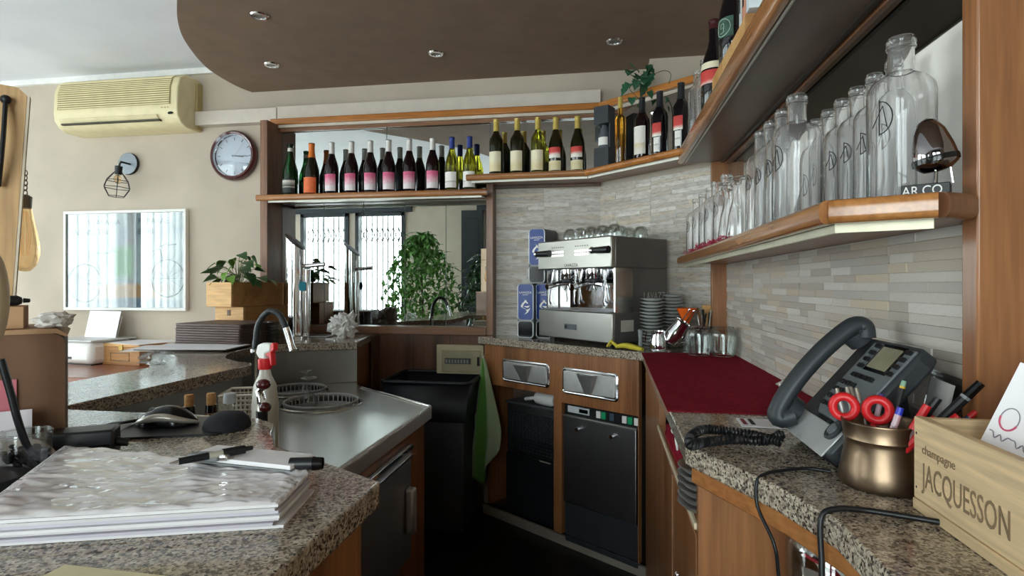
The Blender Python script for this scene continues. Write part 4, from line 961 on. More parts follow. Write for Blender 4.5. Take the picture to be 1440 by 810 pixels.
def over(base, fac, col, amt):
    mx_ = node(nt, 'ShaderNodeMix', data_type='RGBA'); mu = node(nt, 'ShaderNodeMath', operation='MULTIPLY'); mu.inputs[1].default_value = amt; nt.links.new(fac, mu.inputs[0]); nt.links.new(mu.outputs[0], mx_.inputs[0]); nt.links.new(base, mx_.inputs[6]); mx_.inputs[7].default_value = C(col); return mx_.outputs[2]
c0 = over(a_, rect(.04, .035, .36, .5), '#4b4a50', .95)  # dark column reflected in the glazing, painted into the print
c0 = over(c0, rect(-.02, .10, .30, .13), '#3f9a48', .95)  # green of the reflected plant, also painted in
c0 = over(c0, rect(.05, .32, .12, .06), '#c98a30', .85)
c0 = over(c0, rect(-.36, .10, .15, .12), '#46525e', .8); c0 = over(c0, rect(.0, .5, .03, .06), '#5f7084', .8)
nt.links.new(c0, p_.inputs['Base Color']); p_.inputs['Roughness'].default_value = .6; MATS['poster_print_reflections'] = m
bx('print', m, t, -PW / 2 + f, PW / 2 - f, -.016, -.012, f, PH - f)
LINE = plain('print_ink', '#3f474f', .6, var=.2)
def ring(cx, cz, r, w_=.004):
    b = B(); b.tube([(cx + r * math.cos(q_), -.0165, cz + r * math.sin(q_)) for q_ in [2 * PI * k_ / 36 for k_ in range(36)]], w_, 4, closed=True); return b
for cx, cz, r in ((-.29, .17, .12), (.30, .20, .115)):
    b = ring(cx, cz, r)
    for k_ in range(6): q_ = PI * k_ / 6; b.tube([(cx - r * math.cos(q_), -.0165, cz - r * math.sin(q_)), (cx + r * math.cos(q_), -.0165, cz + r * math.sin(q_))], .0012, 4)
    obj('printed_wheel', b.mesh('printed_wheel', LINE), t)
b = B()
for s_ in ([(-.29, .17), (-.22, .36), (-.05, .36)], [(-.22, .36), (-.16, .15), (-.29, .17)], [(.30, .2), (.24, .40), (.36, .41)], [(.24, .40), (.20, .19), (.30, .20)], [(.2, .37), (.30, .42)]): b.tube([(x, -.0165, z) for x, z in s_], .003, 4)
obj('printed_frame', b.mesh('printed_frame', LINE), t)
# the faded letter rows across the top of the print
for zz, x0_, tx_ in ((.535, -.27, 'VVARAAIA'), (.54, .09, 'RARARAE'), (.475, -.40, 'BANNNTENI'), (.475, .09, 'BNRI')):
    obj('printed_letters', text_mesh(tx_, .05, plain('faded_ink', '#50565c', .7, var=.1), 'printed_letters', 1.0), t, (x0_, -.0165, zz), (PI / 2, 0, 0))
bx('glazing', thin_glass('picture_glass', '#f4f7f7', .018, .01), t, -PW / 2 + f, PW / 2 - f, -.022, -.020, f, PH - f)
# ================= TABLE WITH PRINTER =================
ZTB = .76
tb = thing('side_table', 'reddish wooden side table carrying the printer below the picture', 'table', (-2.9, 2.78, 0))
REDW = wood('cherry_table', '#7d4632', '#935741', 'X', c3='#683727', coat=.4)
bx('tabletop', REDW, tb, -.75, .58, -.30, .34, ZTB - .03, ZTB, .004); bx('apron', REDW, tb, -.72, .55, -.27, .31, ZTB - .12, ZTB - .031)
for x_ in (-.70, .49):
    for y_ in (-.25, .25): bx('leg', REDW, tb, x_, x_ + .05, y_, y_ + .05, 0, ZTB - .121, .003)
p = az(112, 513, ZTB); t = thing('printer', 'white desktop printer with a raised sheet of paper on the side table', 'printer', (p.x, p.y + .10, ZTB), -.15)
bx('body', WHITE, t, -.21, .13, -.12, .15, .004, .135, .03, ); bx('top_cover', plain('printer_grey', '#d0d0cf', .4), t, -.22, .135, -.12, .16, .135, .146, .004)
bx('paper_slot', BLACK, t, -.10, -.02, -.1215, -.11, .035, .048)
b = B(); b.M = Matrix.Translation((-.03, .05, .14)) @ Matrix.Rotation(-.22, 4, 'X'); b.box(-.13, .13, 0, .003, 0, .17); obj('paper_sheet', b.mesh('paper_sheet', PAPER), t)
b = B(); b.M = Matrix.Translation((-.03, .06, .14)) @ Matrix.Rotation(-.26, 4, 'X'); b.box(-.12, .12, .004, .010, 0, .14); obj('paper_support', b.mesh('paper_support', MATS['printer_grey']), t)
bx('foot', BLACK, t, -.19, .11, -.10, .12, 0, .0039)
p = az(172, 514, ZTB); t = thing('wooden_box', 'small wooden wine box with brass latch beside the printer', 'box', (p.x, p.y + .11, ZTB), -.12)
bx('box', PINEB, t, -.15, .13, -.10, .22, 0, .105, .002); bx('lid', PINE, t, -.152, .132, -.102, .222, .106, .124, .002)
bx('latch', plain('brass', '#8d7340', .35, .9, var=.05), t, -.02, .01, -.106, -.1021, .085, .118, .001)
b = B(); b.tube([(x, -.1015, z) for x, z in ((-.085, .025), (.055, .025), (.055, .07), (-.085, .07))], .0015, 4, closed=True); obj('stamped_frame', b.mesh('stamped_frame', LINE), t)
t2 = tag(bx('paper_sheet', PAPER, None, -.17, .16, -.11, .2, 0, .002), 'loose white paper sheet lying on the small wooden wine box', 'paper'); t2.location = (p.x + .02, p.y + .11, ZTB + .1245); t2.rotation_euler = (0, 0, -.3)
# ================= ON THE BAR TOP =================
# stacked crates with a plant
cz_ = ZC + .0005
def crate(name, lab, loc, rz, L, Wd, H_, open_top):
    t = thing(name, lab, 'crate', loc, rz, 'wine crates under the plant'); th = .012
    bx('end_board', PINE, t, 0, Wd, 0, th, 0, H_, .0015); bx('end_board', PINE, t, 0, Wd, L - th, L, 0, H_, .0015)
    bx('side_board', PINEB, t, Wd - th, Wd, th, L - th, 0, H_, .0015); bx('side_board', PINEB, t, 0, th, th, L - th, 0, H_, .0015)  # shade put into the side colour, lighter ends stand for the lit faces
    bx('bottom_board', PINEB, t, th, Wd - th, th, L - th, 0, .01)
    if not open_top: bx('lid', PINE, t, th, Wd - th, th, L - th, H_ - .012, H_ - .002)
    return t
c1 = az(342, 478, ZC); dirx = math.radians(-12)
ca = crate('wooden_crate', 'lower wooden wine crate on the bar top under the plant crate', (c1.x - .19 * math.cos(dirx), c1.y - .19 * math.sin(dirx), cz_), dirx, .32, .19, .165, False)
bx('clasp', plain('dark_clasp', '#5a4020', .5), ca, .085, .105, -.003, -.0002, .12, .15)
c2 = Vector((c1.x - .045, c1.y - .03, 0))
cbx = crate('wooden_crate', 'upper open wooden crate planted with ivy on the bar top', (c2.x - .17 * math.cos(dirx), c2.y - .17 * math.sin(dirx), cz_ + .166), dirx, .36, .17, .125, True)
bx('soil', plain('soil', '#2a1d14', .95, var=.3, vscale=60), cbx, .0125, .1575, .0125, .3475, .0105, .10)
# plant growing in it: stems and single leaves
LEAFD = plain('ivy_leaf', '#2f5a2c', .4, var=.25, vscale=30, coat=.15); LEAFL = plain('young_leaf', '#6f9a3a', .4, var=.2, vscale=30)
def leafmesh(name, mat, l=.05, w=.04, lobes=False):
    b = B(); n = 6; cos = [(0, 0, 0)]; 
    prof = [(0, .0), (.12, .75), (.3, 1.0), (.5, .82), (.7, .5), (.88, .2), (1, 0)]
    if lobes: prof = [(0, .3), (.05, 1.0), (.22, .8), (.32, 1.1), (.52, .62), (.62, .75), (.8, .3), (1, 0)]
    L_, R__, M_ = [], [], []
    for s_, q_ in prof:
        z = -.25 * l * s_ * s_; M_.append((0, s_ * l, z)); L_.append((-q_ * w / 2, s_ * l - .08 * l * q_, z + .12 * w * q_)); R__.append((q_ * w / 2, s_ * l - .08 * l * q_, z + .12 * w * q_))
    k_ = len(prof); cs_ = L_ + M_ + R__; idx = []
    for i in range(k_ - 1): idx += [(i, k_ + i, k_ + i + 1, i + 1), (k_ + i, 2 * k_ + i, 2 * k_ + i + 1, k_ + i + 1)]
    return b.faces(cs_, idx).mesh(name, mat, 80)
pl = thing('potted_plant', 'small leafy green plant growing out of the upper crate', 'plant', (c2.x - .07, c2.y + .15, cz_ + .267), 0)
lm1, lm2 = leafmesh('leaf', LEAFD, .075, .06), leafmesh('leaf', LEAFL, .065, .05)
random.seed(11); stems = B()
for i in range(38):
    a = random.uniform(0, 2 * PI); rr = random.uniform(.02, .17); hz = random.uniform(.02, .20) * (1 - .4 * rr / .17)
    tip = Vector((rr * math.cos(a), rr * math.sin(a) * .8, hz)); stems.tube([(random.uniform(-.02, .02), random.uniform(-.02, .02), -.0), tip * .5 + Vector((0, 0, hz * .35)), tip], .0016, 5)
    o = obj('leaf', lm1 if random.random() < .7 else lm2, pl, tip, (random.uniform(-1.0, .1), random.uniform(-.5, .5), a - PI / 2 + random.uniform(-.5, .5))); k_ = random.uniform(.7, 1.15); o.scale = (k_, k_, k_)
obj('stems', stems.mesh('stems', plain('stem', '#5c6b33', .6)), pl)
# brown placemats, stacked
PM = plain('brown_leather', '#54423d', .5, var=.08, vscale=50); p = az(297, 487, ZC)
for i in range(9):
    o = obj('placemat', B().rbox(.36, .27, .012, 0, .0108).mesh('placemat', PM) if i == 0 else PMM, None, (p.x - .01 + random.uniform(-.003, .003), p.y + .135 + random.uniform(-.003, .003), cz_ + i * .0112), (0, 0, -.10 + random.uniform(-.012, .012)), bev=.002); PMM = o.data
    nn_ = ['bottom', 'second', 'third', 'fourth', 'fifth', 'sixth', 'seventh', 'eighth', 'top'][i]
    tag(o, 'brown leather menu board in the stack before the crates, %s one from below' % nn_ if 0 < i < 8 else 'brown leather menu board at the %s of the stack before the crates' % nn_, 'menu board', 'stacked menu boards')
# small glass bowls stacked beside them
p = az(356, 487, ZC)
for i in range(6):
    t = thing('glass_dish', 'small glass dish in the pile right of the menu boards, ' + ['lowest', 'second', 'third', 'fourth', 'fifth', 'topmost'][i], 'dish', (p.x + .02, p.y + .16, cz_ + i * .0165), 0, 'stacked glass dishes')
    def dsh(t):
        obj('bowl', B().lathe([(.001, 0), (.028, 0), (.05, .018), (.048, .018), (.027, .003), (.001, .003)], 24, caps=False).mesh('bowl', THIN), t)
        obj('rim', B().tube([(x, y, .018) for x, y in arc(0, 0, .049, 0, 2 * PI, 24)[:-1]], .0014, 5, closed=True).mesh('rim', CLEAR), t)
    stamp('dish', dsh, t)
# clipboard menus lying on the bar
p = az(262, 494, ZC)
for i, (dx, dy, rz, c_, lab) in enumerate(((-.10, .10, .35, '#c9c5bf', 'pale grey menu folder lying lowest on the bar top'), (-.02, .08, .12, '#4a3d36', 'dark menu folder with black tip lying over the pale one'))):
    t = thing('menu_folder', lab, 'menu', (p.x + dx, p.y + dy, cz_ + i * .006), rz, 'menu folders on the bar')
    bx('cover', plain('folder_%d' % i, c_, .4, var=.05), t, -.2, .2, -.11, .11, 0, .003, .001); bx('pages', PAPER, t, -.19, .19, -.105, .105, .0031, .005)
# plastic bag hanging over the bar edge
def crumple(name, mat, loc, r, sc, seed, amp=.25, label='', cat='bag', sub=3):
    bm = bmesh.new(); bmesh.ops.create_icosphere(bm, subdivisions=sub, radius=r); o_ = Vector((seed * 3.1, seed * 1.7, seed * .9))
    for v in bm.verts:
        d = v.co.normalized(); k_ = 1.9 * abs(NZ.noise(d * 1.9 + o_)) + 1.1 * abs(NZ.noise(d * 4.1 + o_)) + .5 * NZ.noise(d * 8.0 + o_); v.co = d * r * (1 - amp * .8 + amp * 1.5 * k_)
        v.co.x *= sc[0]; v.co.y *= sc[1]; v.co.z *= sc[2]
    zmin = min(v.co.z for v in bm.verts); cut = zmin + .18 * r
    for v in bm.verts: v.co.z = max(v.co.z, cut) - cut
    me = bpy.data.meshes.new(name); bm.to_mesh(me); bm.free(); me.materials.append(mat)
    return tag(obj(name, me, None, loc), label, cat)
p = az(222, 512, ZC); BAG = thin_glass('clear_bag', '#eceeee', .10, .08)
crumple('plastic_bag', BAG, (p.x, p.y, cz_), .05, (1.0, .8, .45), 5, .3, 'crumpled clear plastic bag on the bar top before the menus')
p = az(479, 476, ZC); crumple('paper_bag', plain('white_crumple', '#e6e4e0', .6, var=.03), (p.x, p.y + .03, cz_), .056, (1.05, .9, 1.0), 9, .36, 'crumpled white bag on the granite in front of the mirror', 'bag', 4)
p = az(435, 474, ZC); t = thing('drip_mat', 'thin dark drip tray on the granite beside the white bag', 'tray', (p.x, p.y + .04, cz_), .1)
bx('tray', STEELX, t, -.10, .10, -.05, .05, 0, .006, .002); bx('grid', BLACK, t, -.09, .09, -.04, .04, .006, .007)
p = az(464, 477.5, ZC); tag(bx('note_card', PAPER, None, -.022, .022, -.008, .008, 0, .004), 'small white card lying in front of the drip tray', 'card').location = (p.x, p.y, cz_)
# beer tower
p = Vector((-1.60, 2.76, 0)); t = thing('beer_tower', 'polished steel beer tower with slanted top in front of the mirror', 'beer tower', (p.x, p.y, cz_))
def slant(r, h, tilt, seg=32):
    b = B(); cos = []; 
    for k_ in range(seg):
        a = 2 * PI * k_ / seg; cos.append((r * math.cos(a), r * math.sin(a), 0))
    for k_ in range(seg):
        a = 2 * PI * k_ / seg; cos.append((r * math.cos(a), r * math.sin(a), h - tilt * r * math.cos(a)))
    b.faces(cos, [tuple(range(seg))[::-1], tuple(range(seg, 2 * seg))] + [(k_, (k_ + 1) % seg, seg + (k_ + 1) % seg, seg + k_) for k_ in range(seg)]); return b
obj('column', slant(.047, .50, .85).mesh('column', CHROME), t)
obj('slanted_cap', (lambda b: (b.lathe([(.001, .003), (.046, .003), (.050, 0), (.046, -.002)], 32, sx=1.3), b)[1])(B()).mesh('slanted_cap', DSTEEL), t, (0, 0, .503), (0, math.atan(.85), 0))
obj('base_ring', B().lathe([(.047, 0), (.062, 0), (.062, .01), (.05, .016), (.047, .016)], 32, caps=False).mesh('base_ring', CHROME), t)
obj('side_column', B().lathe([(.020, .001), (.020, .36), (.001, .362)], 20).mesh('side_column', CHROME), t, (.045, .035, 0))
obj('tap_arm', B().cyl((.03, .02, .375), (.15, .03, .385), .010, .012, 12).mesh('tap_arm', CHROME), t)
obj('tag_disc', (lambda b: (b.lathe([(.001, .003), (.018, .003), (.018, 0), (.001, 0)], 20, sy=1.4), b)[1])(B()).mesh('tag_disc', plain('teal_tag', '#2a93a8', .4, var=0)), t, (.052, -.018, .27), (PI / 2, 0, .5))
# tall drinking glass in front of the tower
p = az(420, 473, ZC); t = thing('drinking_glass', 'small clear glass standing before the beer tower', 'glass', (p.x, p.y + .02, cz_))
obj('bowl', B().lathe([(.001, 0), (.03, 0), (.034, .09), (.032, .09), (.028, .006), (.001, .006)], 22, caps=False).mesh('bowl', THIN), t)
obj('rim', B().tube([(x, y, .09) for x, y in arc(0, 0, .033, 0, 2 * PI, 22)[:-1]], .0012, 5, closed=True).mesh('rim', CLEAR), t)
# ================= SINK THINGS =================
zs_ = ZS + .0005
pf = Vector((-1.312, 1.98, zs_)); t = thing('hose_faucet', 'black hose faucet with chrome spray head arching over the sinks', 'faucet', pf)
def wpt(px, py, y): q = ay(px, py, y); return q - pf
obj('base', B().lathe([(.028, 0), (.028, .012), (.016, .02), (.014, .20), (.017, .205), (.017, .235), (.001, .236)], 20).mesh('base', CHROME), t)
hp = spline([(0, 0, .225), wpt(360, 478, 1.98), wpt(364, 455, 1.98), wpt(378, 438, 1.98), wpt(393, 443, 1.98), wpt(403, 463, 1.98)], 8)
obj('hose', B().tube(hp, .0115, 12).mesh('hose', CHARD), t)
obj('spray_head', B().tube([wpt(402, 461, 1.98), wpt(405, 470, 1.98), wpt(409, 485, 1.98), wpt(412, 493, 1.98)], [.013, .0135, .0125, .0155], 14).mesh('spray_head', CHROME), t)
# dish baskets
BASK = plain('grey_basket', '#a9aaa8', .5, var=.05)
for i, (x_, y_, r_) in enumerate(BOWLS):
    t = thing('dish_basket', 'round grey slotted dish basket, %s of the two in the sinks' % ('farther' if i == 0 else 'nearer'), 'basket', (x_, y_, ZS - .034), 0, 'dish baskets in the sinks'); t.scale = ((r_ - .008) / .192,) * 2 + (1,)
    def bsk(t):
        b = B(); b.tube([(x, y, .048) for x, y in arc(0, 0, .185, 0, 2 * PI, 48)[:-1]], .0055, 6, closed=True); obj('top_ring', b.mesh('top_ring', BASK), t)
        b = B(); b.lathe([(.182, 0), (.188, 0), (.188, .018), (.182, .018), (.182, 0)], 48, caps=False); obj('bottom_ring', b.mesh('bottom_ring', BASK), t)
        sm = B().box(-.0025, .0025, -.003, .003, .018, .046).mesh('slat', BASK)
        for k_ in range(44):
            a = 2 * PI * k_ / 44; obj('slat', sm, t, (.185 * math.cos(a), .185 * math.sin(a), 0), (0, 0, a))
        b = B()
        for k_ in range(-7, 8):
            x = k_ * .024; y = math.sqrt(.183 ** 2 - x * x); b.box(x - .002, x + .002, -y, y, .002, .006); b.box(-y, y, x - .002, x + .002, .002, .006)
        obj('floor_grid', b.mesh('floor_grid', BASK), t)
    stamp('basket', bsk, t)
for i, (x_, y_) in enumerate(((-1.19, 2.16), (-1.30, 2.33))):
    t = thing('stemmed_glass', 'upturned stemmed glass in the dish baskets, %s one' % ('nearer' if i == 0 else 'farther'), 'glass', (x_, y_, ZS - .0265), 0, 'upturned glasses')
    def stg(t):
        obj('glass', B().lathe([(.03, 0), (.034, .03), (.022, .055), (.004, .07), (.0035, .115), (.028, .123), (.032, .125), (.001, .126)], 24, caps=False).mesh('glass', THIN), t)
        obj('foot_rim', B().tube([(x, y, .125) for x, y in arc(0, 0, .031, 0, 2 * PI, 24)[:-1]], .0012, 5, closed=True).mesh('foot_rim', CLEAR), t)
    stamp('stemg', stg, t)
# spray bottle (stands on the granite edge of the well)
q = Vector((-.815, 1.27, zs_)); t = thing('spray_bottle', 'white spray bottle with red trigger head in front of the sinks', 'spray bottle', q, -.35); t.scale = (.82, .82, 1.0)
TRB = plain('milky_plastic', '#d9d4c6', .35, trans=.25, var=.03)
hS = 1.06 - ZS
def sh_(z): return z
obj('body', B().lathe([(.001, 0), (.040, 0), (.043, .01), (.043, .19), (.036, .235), (.020, .26), (.0165, .275), (.0165, .288), (.001, .289)], 26, sy=.8).mesh('body', TRB, 50), t)
obj('collar', B().lathe([(.019, .274), (.020, .278), (.020, .298), (.015, .300), (.001, .300)], 20).mesh('collar', RED), t)
b = B(); b.M = Matrix.Rotation(PI / 2, 4, 'X'); b.prism([(-.03, .312), (-.022, .332), (.0, .338), (.035, .338), (.035, .318), (.012, .312), (.012, .298), (-.014, .298)], -.011, .011); obj('head', b.mesh('head', WHITE), t, bev=.004)
b = B(); b.M = Matrix.Rotation(PI / 2, 4, 'X'); b.prism([(.012, .318), (.040, .340), (.048, .338), (.048, .322), (.036, .316), (.040, .285), (.034, .284), (.026, .304), (.012, .308)], -.0085, .0085); obj('trigger', b.mesh('trigger', RED), t, bev=.002)
# chrome and black bottle stopper tool standing in the well
q = Vector((-.775, 1.195, zs_)); t = thing('corkscrew', 'black and chrome lever corkscrew with dark red knobs beside the spray bottle', 'corkscrew', q, -.3)
obj('body', B().lathe([(.016, 0), (.014, .05), (.012, .12), (.013, .19), (.001, .192)], 14).mesh('body', BLACK), t)
obj('neck', B().tube([(0, 0, .19), (.0, 0, .215), (-.008, 0, .235), (.006, 0, .25)], [.010, .011, .009, .008], 10).mesh('neck', CHROME), t)
KN = plain('dark_red_knob', '#4a1718', .25, var=.05)
obj('knob', B().ball((.010, -.004, .252), .015, (1.2, 1, .8)).mesh('knob', KN), t); obj('knob', B().ball((.016, -.004, .200), .013, (1, 1, .9)).mesh('knob', KN), t)
# corked bottles down in the well behind the mouse
for i, (px, py, yy, lab) in enumerate(((266, 555, 1.30, 'corked bottle top behind the computer mouse, left one'), (297, 553, 1.33, 'corked bottle top beside the white wire basket'))):
    q = ay(px, py, yy); t = thing('corked_bottle', lab, 'bottle', (q.x, yy, zs_), 0, 'corked bottles in the well'); top = q.z - ZS
    obj('glass', B().lathe([(.001, 0), (.034, 0), (.036, .01), (.036, top - .15), (.016, top - .09), (.0135, top - .03), (.001, top - .03)], 20).mesh('glass', NAVYG, 50), t)
    obj('cork', B().lathe([(.011, top - .030), (.0115, top - .006), (.010, top), (.001, top)], 14).mesh('cork', CORK), t)
    obj('neck_label', B().lathe([(.0146, top - .062), (.0146, top - .05)], 14, caps=False).mesh('neck_label', plain('tan_label', '#b98a55', .6)), t)
q = ay(323, 553, 1.28); t = thing('glass_bottle', 'clear bottle neck with pale cap before the white wire basket', 'bottle', (q.x, 1.28, zs_)); top = q.z - ZS
obj('glass', B().lathe([(.001, 0), (.03, 0), (.031, .01), (.031, top - .12), (.013, top - .07), (.012, top - .02), (.001, top - .02)], 18).mesh('glass', THIN), t)
obj('cap', B().lathe([(.0145, top - .024), (.0145, top - .002), (.012, top), (.001, top)], 16).mesh('cap', plain('pale_cap', '#b7bcc0', .3)), t)
# white wire basket
a, c = ay(318, 560, 1.40), ay(357, 547, 1.48)
t = thing('wire_basket', 'white plastic grid basket standing by the sinks', 'basket', (-1.05, 1.42, zs_), .35)
WB = plain('cream_plastic', '#d9d2c2', .5, var=.03); hB = a.z - ZS
for nme, x0, y0, x1, y1 in (('front_grid', 0, 0, .115, 0), ('side_grid', .115, 0, .115, .12), ('back_grid', 0, .12, .115, .12), ('side_grid', 0, 0, 0, .12)):
    b = B(); n = 10
    for k_ in range(n + 1): s_ = k_ / n; b.tube([(x0 + (x1 - x0) * s_, y0 + (y1 - y0) * s_, 0), (x0 + (x1 - x0) * s_, y0 + (y1 - y0) * s_, hB)], .0018, 4)
    for k_ in range(14): z = hB * k_ / 13; b.tube([(x0, y0, z), (x1, y1, z)], .0018 if k_ < 13 else .004, 4)
    obj(nme, b.mesh(nme, WB), t)
# ================= BIN, FUSE BOX, TOWEL =================
a, c = ay(615, 484, 3.068), ay(681, 525, 3.068)
t = thing('fuse_box', 'beige fuse box on the dark panelling above the bin', 'fuse box', (a.x, 3.0685, c.z - .005))
FB = plain('beige_plastic', '#b5a98a', .5, var=.04); w, h = c.x - a.x, a.z - c.z + .005
bx('frame', FB, t, 0, w, -.018, 0, 0, h, .004); bx('door', plain('beige_door', '#9c9274', .4), t, .03, w - .015, -.024, -.0181, .012, h - .03, .003); bx('switch_window', plain('dark_window', '#4b4a43', .3), t, .05, w - .07, -.0255, -.0241, h * .35, h * .55)
for k_ in range(8): bx('breaker', GREYP, t, .055 + k_ * .017, .065 + k_ * .017, -.0285, -.0256, h * .38, h * .5)
bx('latch', BLACK, t, w - .035, w - .022, -.029, -.0241, h * .3, h * .6, .002)
t = thing('waste_bin', 'large black bin on a dark grey body in the back corner', 'bin', (-.875, 2.86, 0))
bx('body', plain('grey_bin_body', '#3d3f44', .5, var=.08), t, -.20, .19, -.13, .17, 0, .55, .01)
TUB = plain('navy_black_tub', '#10131a', .45, var=.08)
b = B(); b.faces([(-.20, -.14, .55), (.20, -.14, .55), (.20, .18, .55), (-.20, .18, .55), (-.225, -.16, .745), (.225, -.16, .745), (.225, .20, .745), (-.225, .20, .745)], [(0, 3, 2, 1), (0, 1, 5, 4), (1, 2, 6, 5), (2, 3, 7, 6), (3, 0, 4, 7)])
o = obj('tub', b.mesh('tub', TUB), t); sol = o.modifiers.new('wall', 'SOLIDIFY'); sol.thickness = .004
b = B(); b.tube([(x, y + .02, .745) for x, y in rrect(.455, .365, .03)], .010, 8, closed=True); obj('rim', b.mesh('rim', TUB), t)
# green towel on the cabinet corner
m, nt, p_ = nm('green_towel'); tc = node(nt, 'ShaderNodeTexCoord'); sx_ = node(nt, 'ShaderNodeSeparateXYZ'); nt.links.new(tc.outputs['UV'], sx_.inputs[0])
cA = ramp(nt, sx_.outputs['X'], [(0, '#a3b08c'), (.3, '#a3b08c'), (.31, '#639a42'), (.62, '#639a42'), (.63, '#9fae86'), (1, '#a3b08c')], 'CONSTANT')
wv = node(nt, 'ShaderNodeTexChecker', Scale=90.0); nt.links.new(tc.outputs['UV'], wv.inputs['Vector']); wv.inputs['Color1'].default_value = (.6, .6, .6, 1); wv.inputs['Color2'].default_value = (1, 1, 1, 1)
mx_ = node(nt, 'ShaderNodeMix', data_type='RGBA', blend_type='MULTIPLY'); mx_.inputs[0].default_value = 1; nt.links.new(cA, mx_.inputs[6]); nt.links.new(wv.outputs[0], mx_.inputs[7]); nt.links.new(mx_.outputs[2], p_.inputs['Base Color']); p_.inputs['Roughness'].default_value = .95; p_.inputs['Sheen Weight'].default_value = .3
u0, zt_ = dl(690, 502); zb_ = dl(685, 678)[1]
t = thing('towel', 'green checked tea towel hanging from the cabinet corner', 'towel', F0 + dv * u0, DRZ)
nu, nv = 24, 30; Ht = zt_ - zb_; cos = []; idx = []; uv = []
for j in range(nv + 1):
    v = j / nv; wd = .014 + .21 * min(1, v * 1.4) ** .8; cut = 1 - .0
    for i in range(nu + 1):
        s_ = i / nu - .5; drop = Ht * v * (1 - .30 * abs(s_ + .05) * v * (1.2 if s_ < 0 else 1.9))
        fold = .026 * math.sin(s_ * 13 + v * 1.6) * min(1, v * 1.5 + .25)
        cos.append((s_ * wd + .012 * math.sin(v * 3) - .01, -.022 + fold * .9 - .016 * v, zt_ - drop)); uv.append((i / nu, v))
for j in range(nv):
    for i in range(nu): k_ = j * (nu + 1) + i; idx.append((k_, k_ + 1, k_ + nu + 2, k_ + nu + 1))
me = bpy.data.meshes.new('cloth'); me.from_pydata(cos, [], idx); ul = me.uv_layers.new(name='UVMap')
for lp_ in me.loops: ul.data[lp_.index].uv = uv[lp_.vertex_index]
me.materials.append(m); me.polygons.foreach_set('use_smooth', [True] * len(me.polygons))
o = obj('cloth', me, t); sol = o.modifiers.new('thick', 'SOLIDIFY'); sol.thickness = .003
obj('hook', B().tube([(-.01, .019, zt_ + .01), (-.01, -.02, zt_ + .012), (-.01, -.028, zt_ - .002)], .003, 6).mesh('hook', CHROME), t)
# ivy garland leaves on the corner trim
t = thing('ivy_sprig', 'green artificial ivy sprig resting on the corner trim', 'ivy', (.19, 2.86, 2.196)); random.seed(5)
IVY = plain('dark_ivy', '#2f6044', .5, var=.3, vscale=40); lv = leafmesh('leaf', IVY, .075, .075, True)
for i in range(13):
    o = obj('leaf', lv, t, (random.uniform(-.09, .06), random.uniform(-.06, .01), random.uniform(.01, .09)), (random.uniform(-1.6, -.4), random.uniform(-.5, .5), random.uniform(2.2, 4.2))); k_ = random.uniform(.65, 1.05); o.scale = (k_,) * 3
for i, (x, y, z) in enumerate(((-.06, -.075, -.07), (-.02, -.09, -.11), (.02, -.06, -.04))): o = obj('leaf', lv, t, (x, y, z), (-1.2, .2 * i, PI + .3 * i)); o.scale = (.55,) * 3
b = B(); b.tube(spline([(-.03, -.02, .03), (-.07, -.07, -.02), (-.05, -.09, -.06), (0, -.09, -.11)], 6), .0016, 5); b.tube(spline([(.03, -.01, .05), (.09, -.05, .06), (.12, -.08, .03), (.11, -.09, -.02)], 6), .0016, 5)
obj('vine', b.mesh('vine', plain('vine', '#3c4a2c', .6)), t)
# ================= COFFEE CORNER =================
CRZ = math.radians(-45.5); cu_, cv_ = Vector((math.cos(CRZ), math.sin(CRZ), 0)), Vector((-math.sin(CRZ), math.cos(CRZ), 0))
CL, CD = .515, .36; CO = Vector((.0336, 2.489, 0)) - cu_ * CL; zc0 = ZC + .0005
t = thing('espresso_machine', 'stainless steel espresso machine on the granite corner counter', 'espresso machine', (CO.x, CO.y, zc0), CRZ)
z1, z2, z3, z4 = .022, .155, .352, .492
SIDE = plain('grey_side_panel', '#6d6a66', .35, .5, var=.04)
MST = steel('machine_steel', '#a8a69f', rough=.36, axis='X')
bx('base', MST, t, 0, CL, 0, CD, z1, z2, .005)
bx('body', SIDE, t, .004, CL - .004, .13, CD, z2, z3 + .002, .003)
bx('head', MST, t, 0, CL, -.006, .02, z3, z4, .006)
bx('hood', SIDE, t, .002, CL - .0, .02, CD, z3, z4 - .001, .006)
bx('base_side_panel', SIDE, t, CL - .002, CL + .002, .012, CD - .004, z1 + .004, z2 - .004, .001)
bx('work_panel', CHROME, t, .02, CL - .02, .124, .131, z2, z3)
bx('cheek_plate', steel('cheek_steel', '#c9c8c4', rough=.2), t, CL - .012, CL - .002, .02, .13, z2 + .002, z3)
bx('cheek_plate', MATS['cheek_steel'], t, .002, .012, .05, .13, z2 + .002, z3)
bx('drip_grate', DSTEEL, t, .02, CL - .02, .006, .12, z2, z2 + .006, .002)
for x in (.06, CL - .06):
    for y in (.05, CD - .05): obj('foot', B().lathe([(.018, 0), (.02, z1)], 14).mesh('foot', BLACK), t, (x, y, 0))
for i, x in enumerate((.16, .34)):
    g = obj('group_head', B().lathe([(.036, z3 - .052), (.040, z3 - .045), (.040, z3)], 26).mesh('group_head', CHROME), t, (x, .06, 0))
    obj('gasket', B().lathe([(.043, -.066), (.045, -.06), (.045, -.05), (.038, -.05)], 24).mesh('gasket', BLACK), g, (0, 0, z3))
    f = obj('portafilter', B().tube([(x, .055, z3 - .062), (x, -.01, z3 - .07), (x + .0, -.075, z3 - .085)], [.014, .012, .014], 10).mesh('portafilter', CHROME), t)
    obj('spout', B().tube([(x - .02, .05, z3 - .10), (x, .05, z3 - .07), (x + .02, .05, z3 - .10)], .005, 8).mesh('spout', CHROME), f)
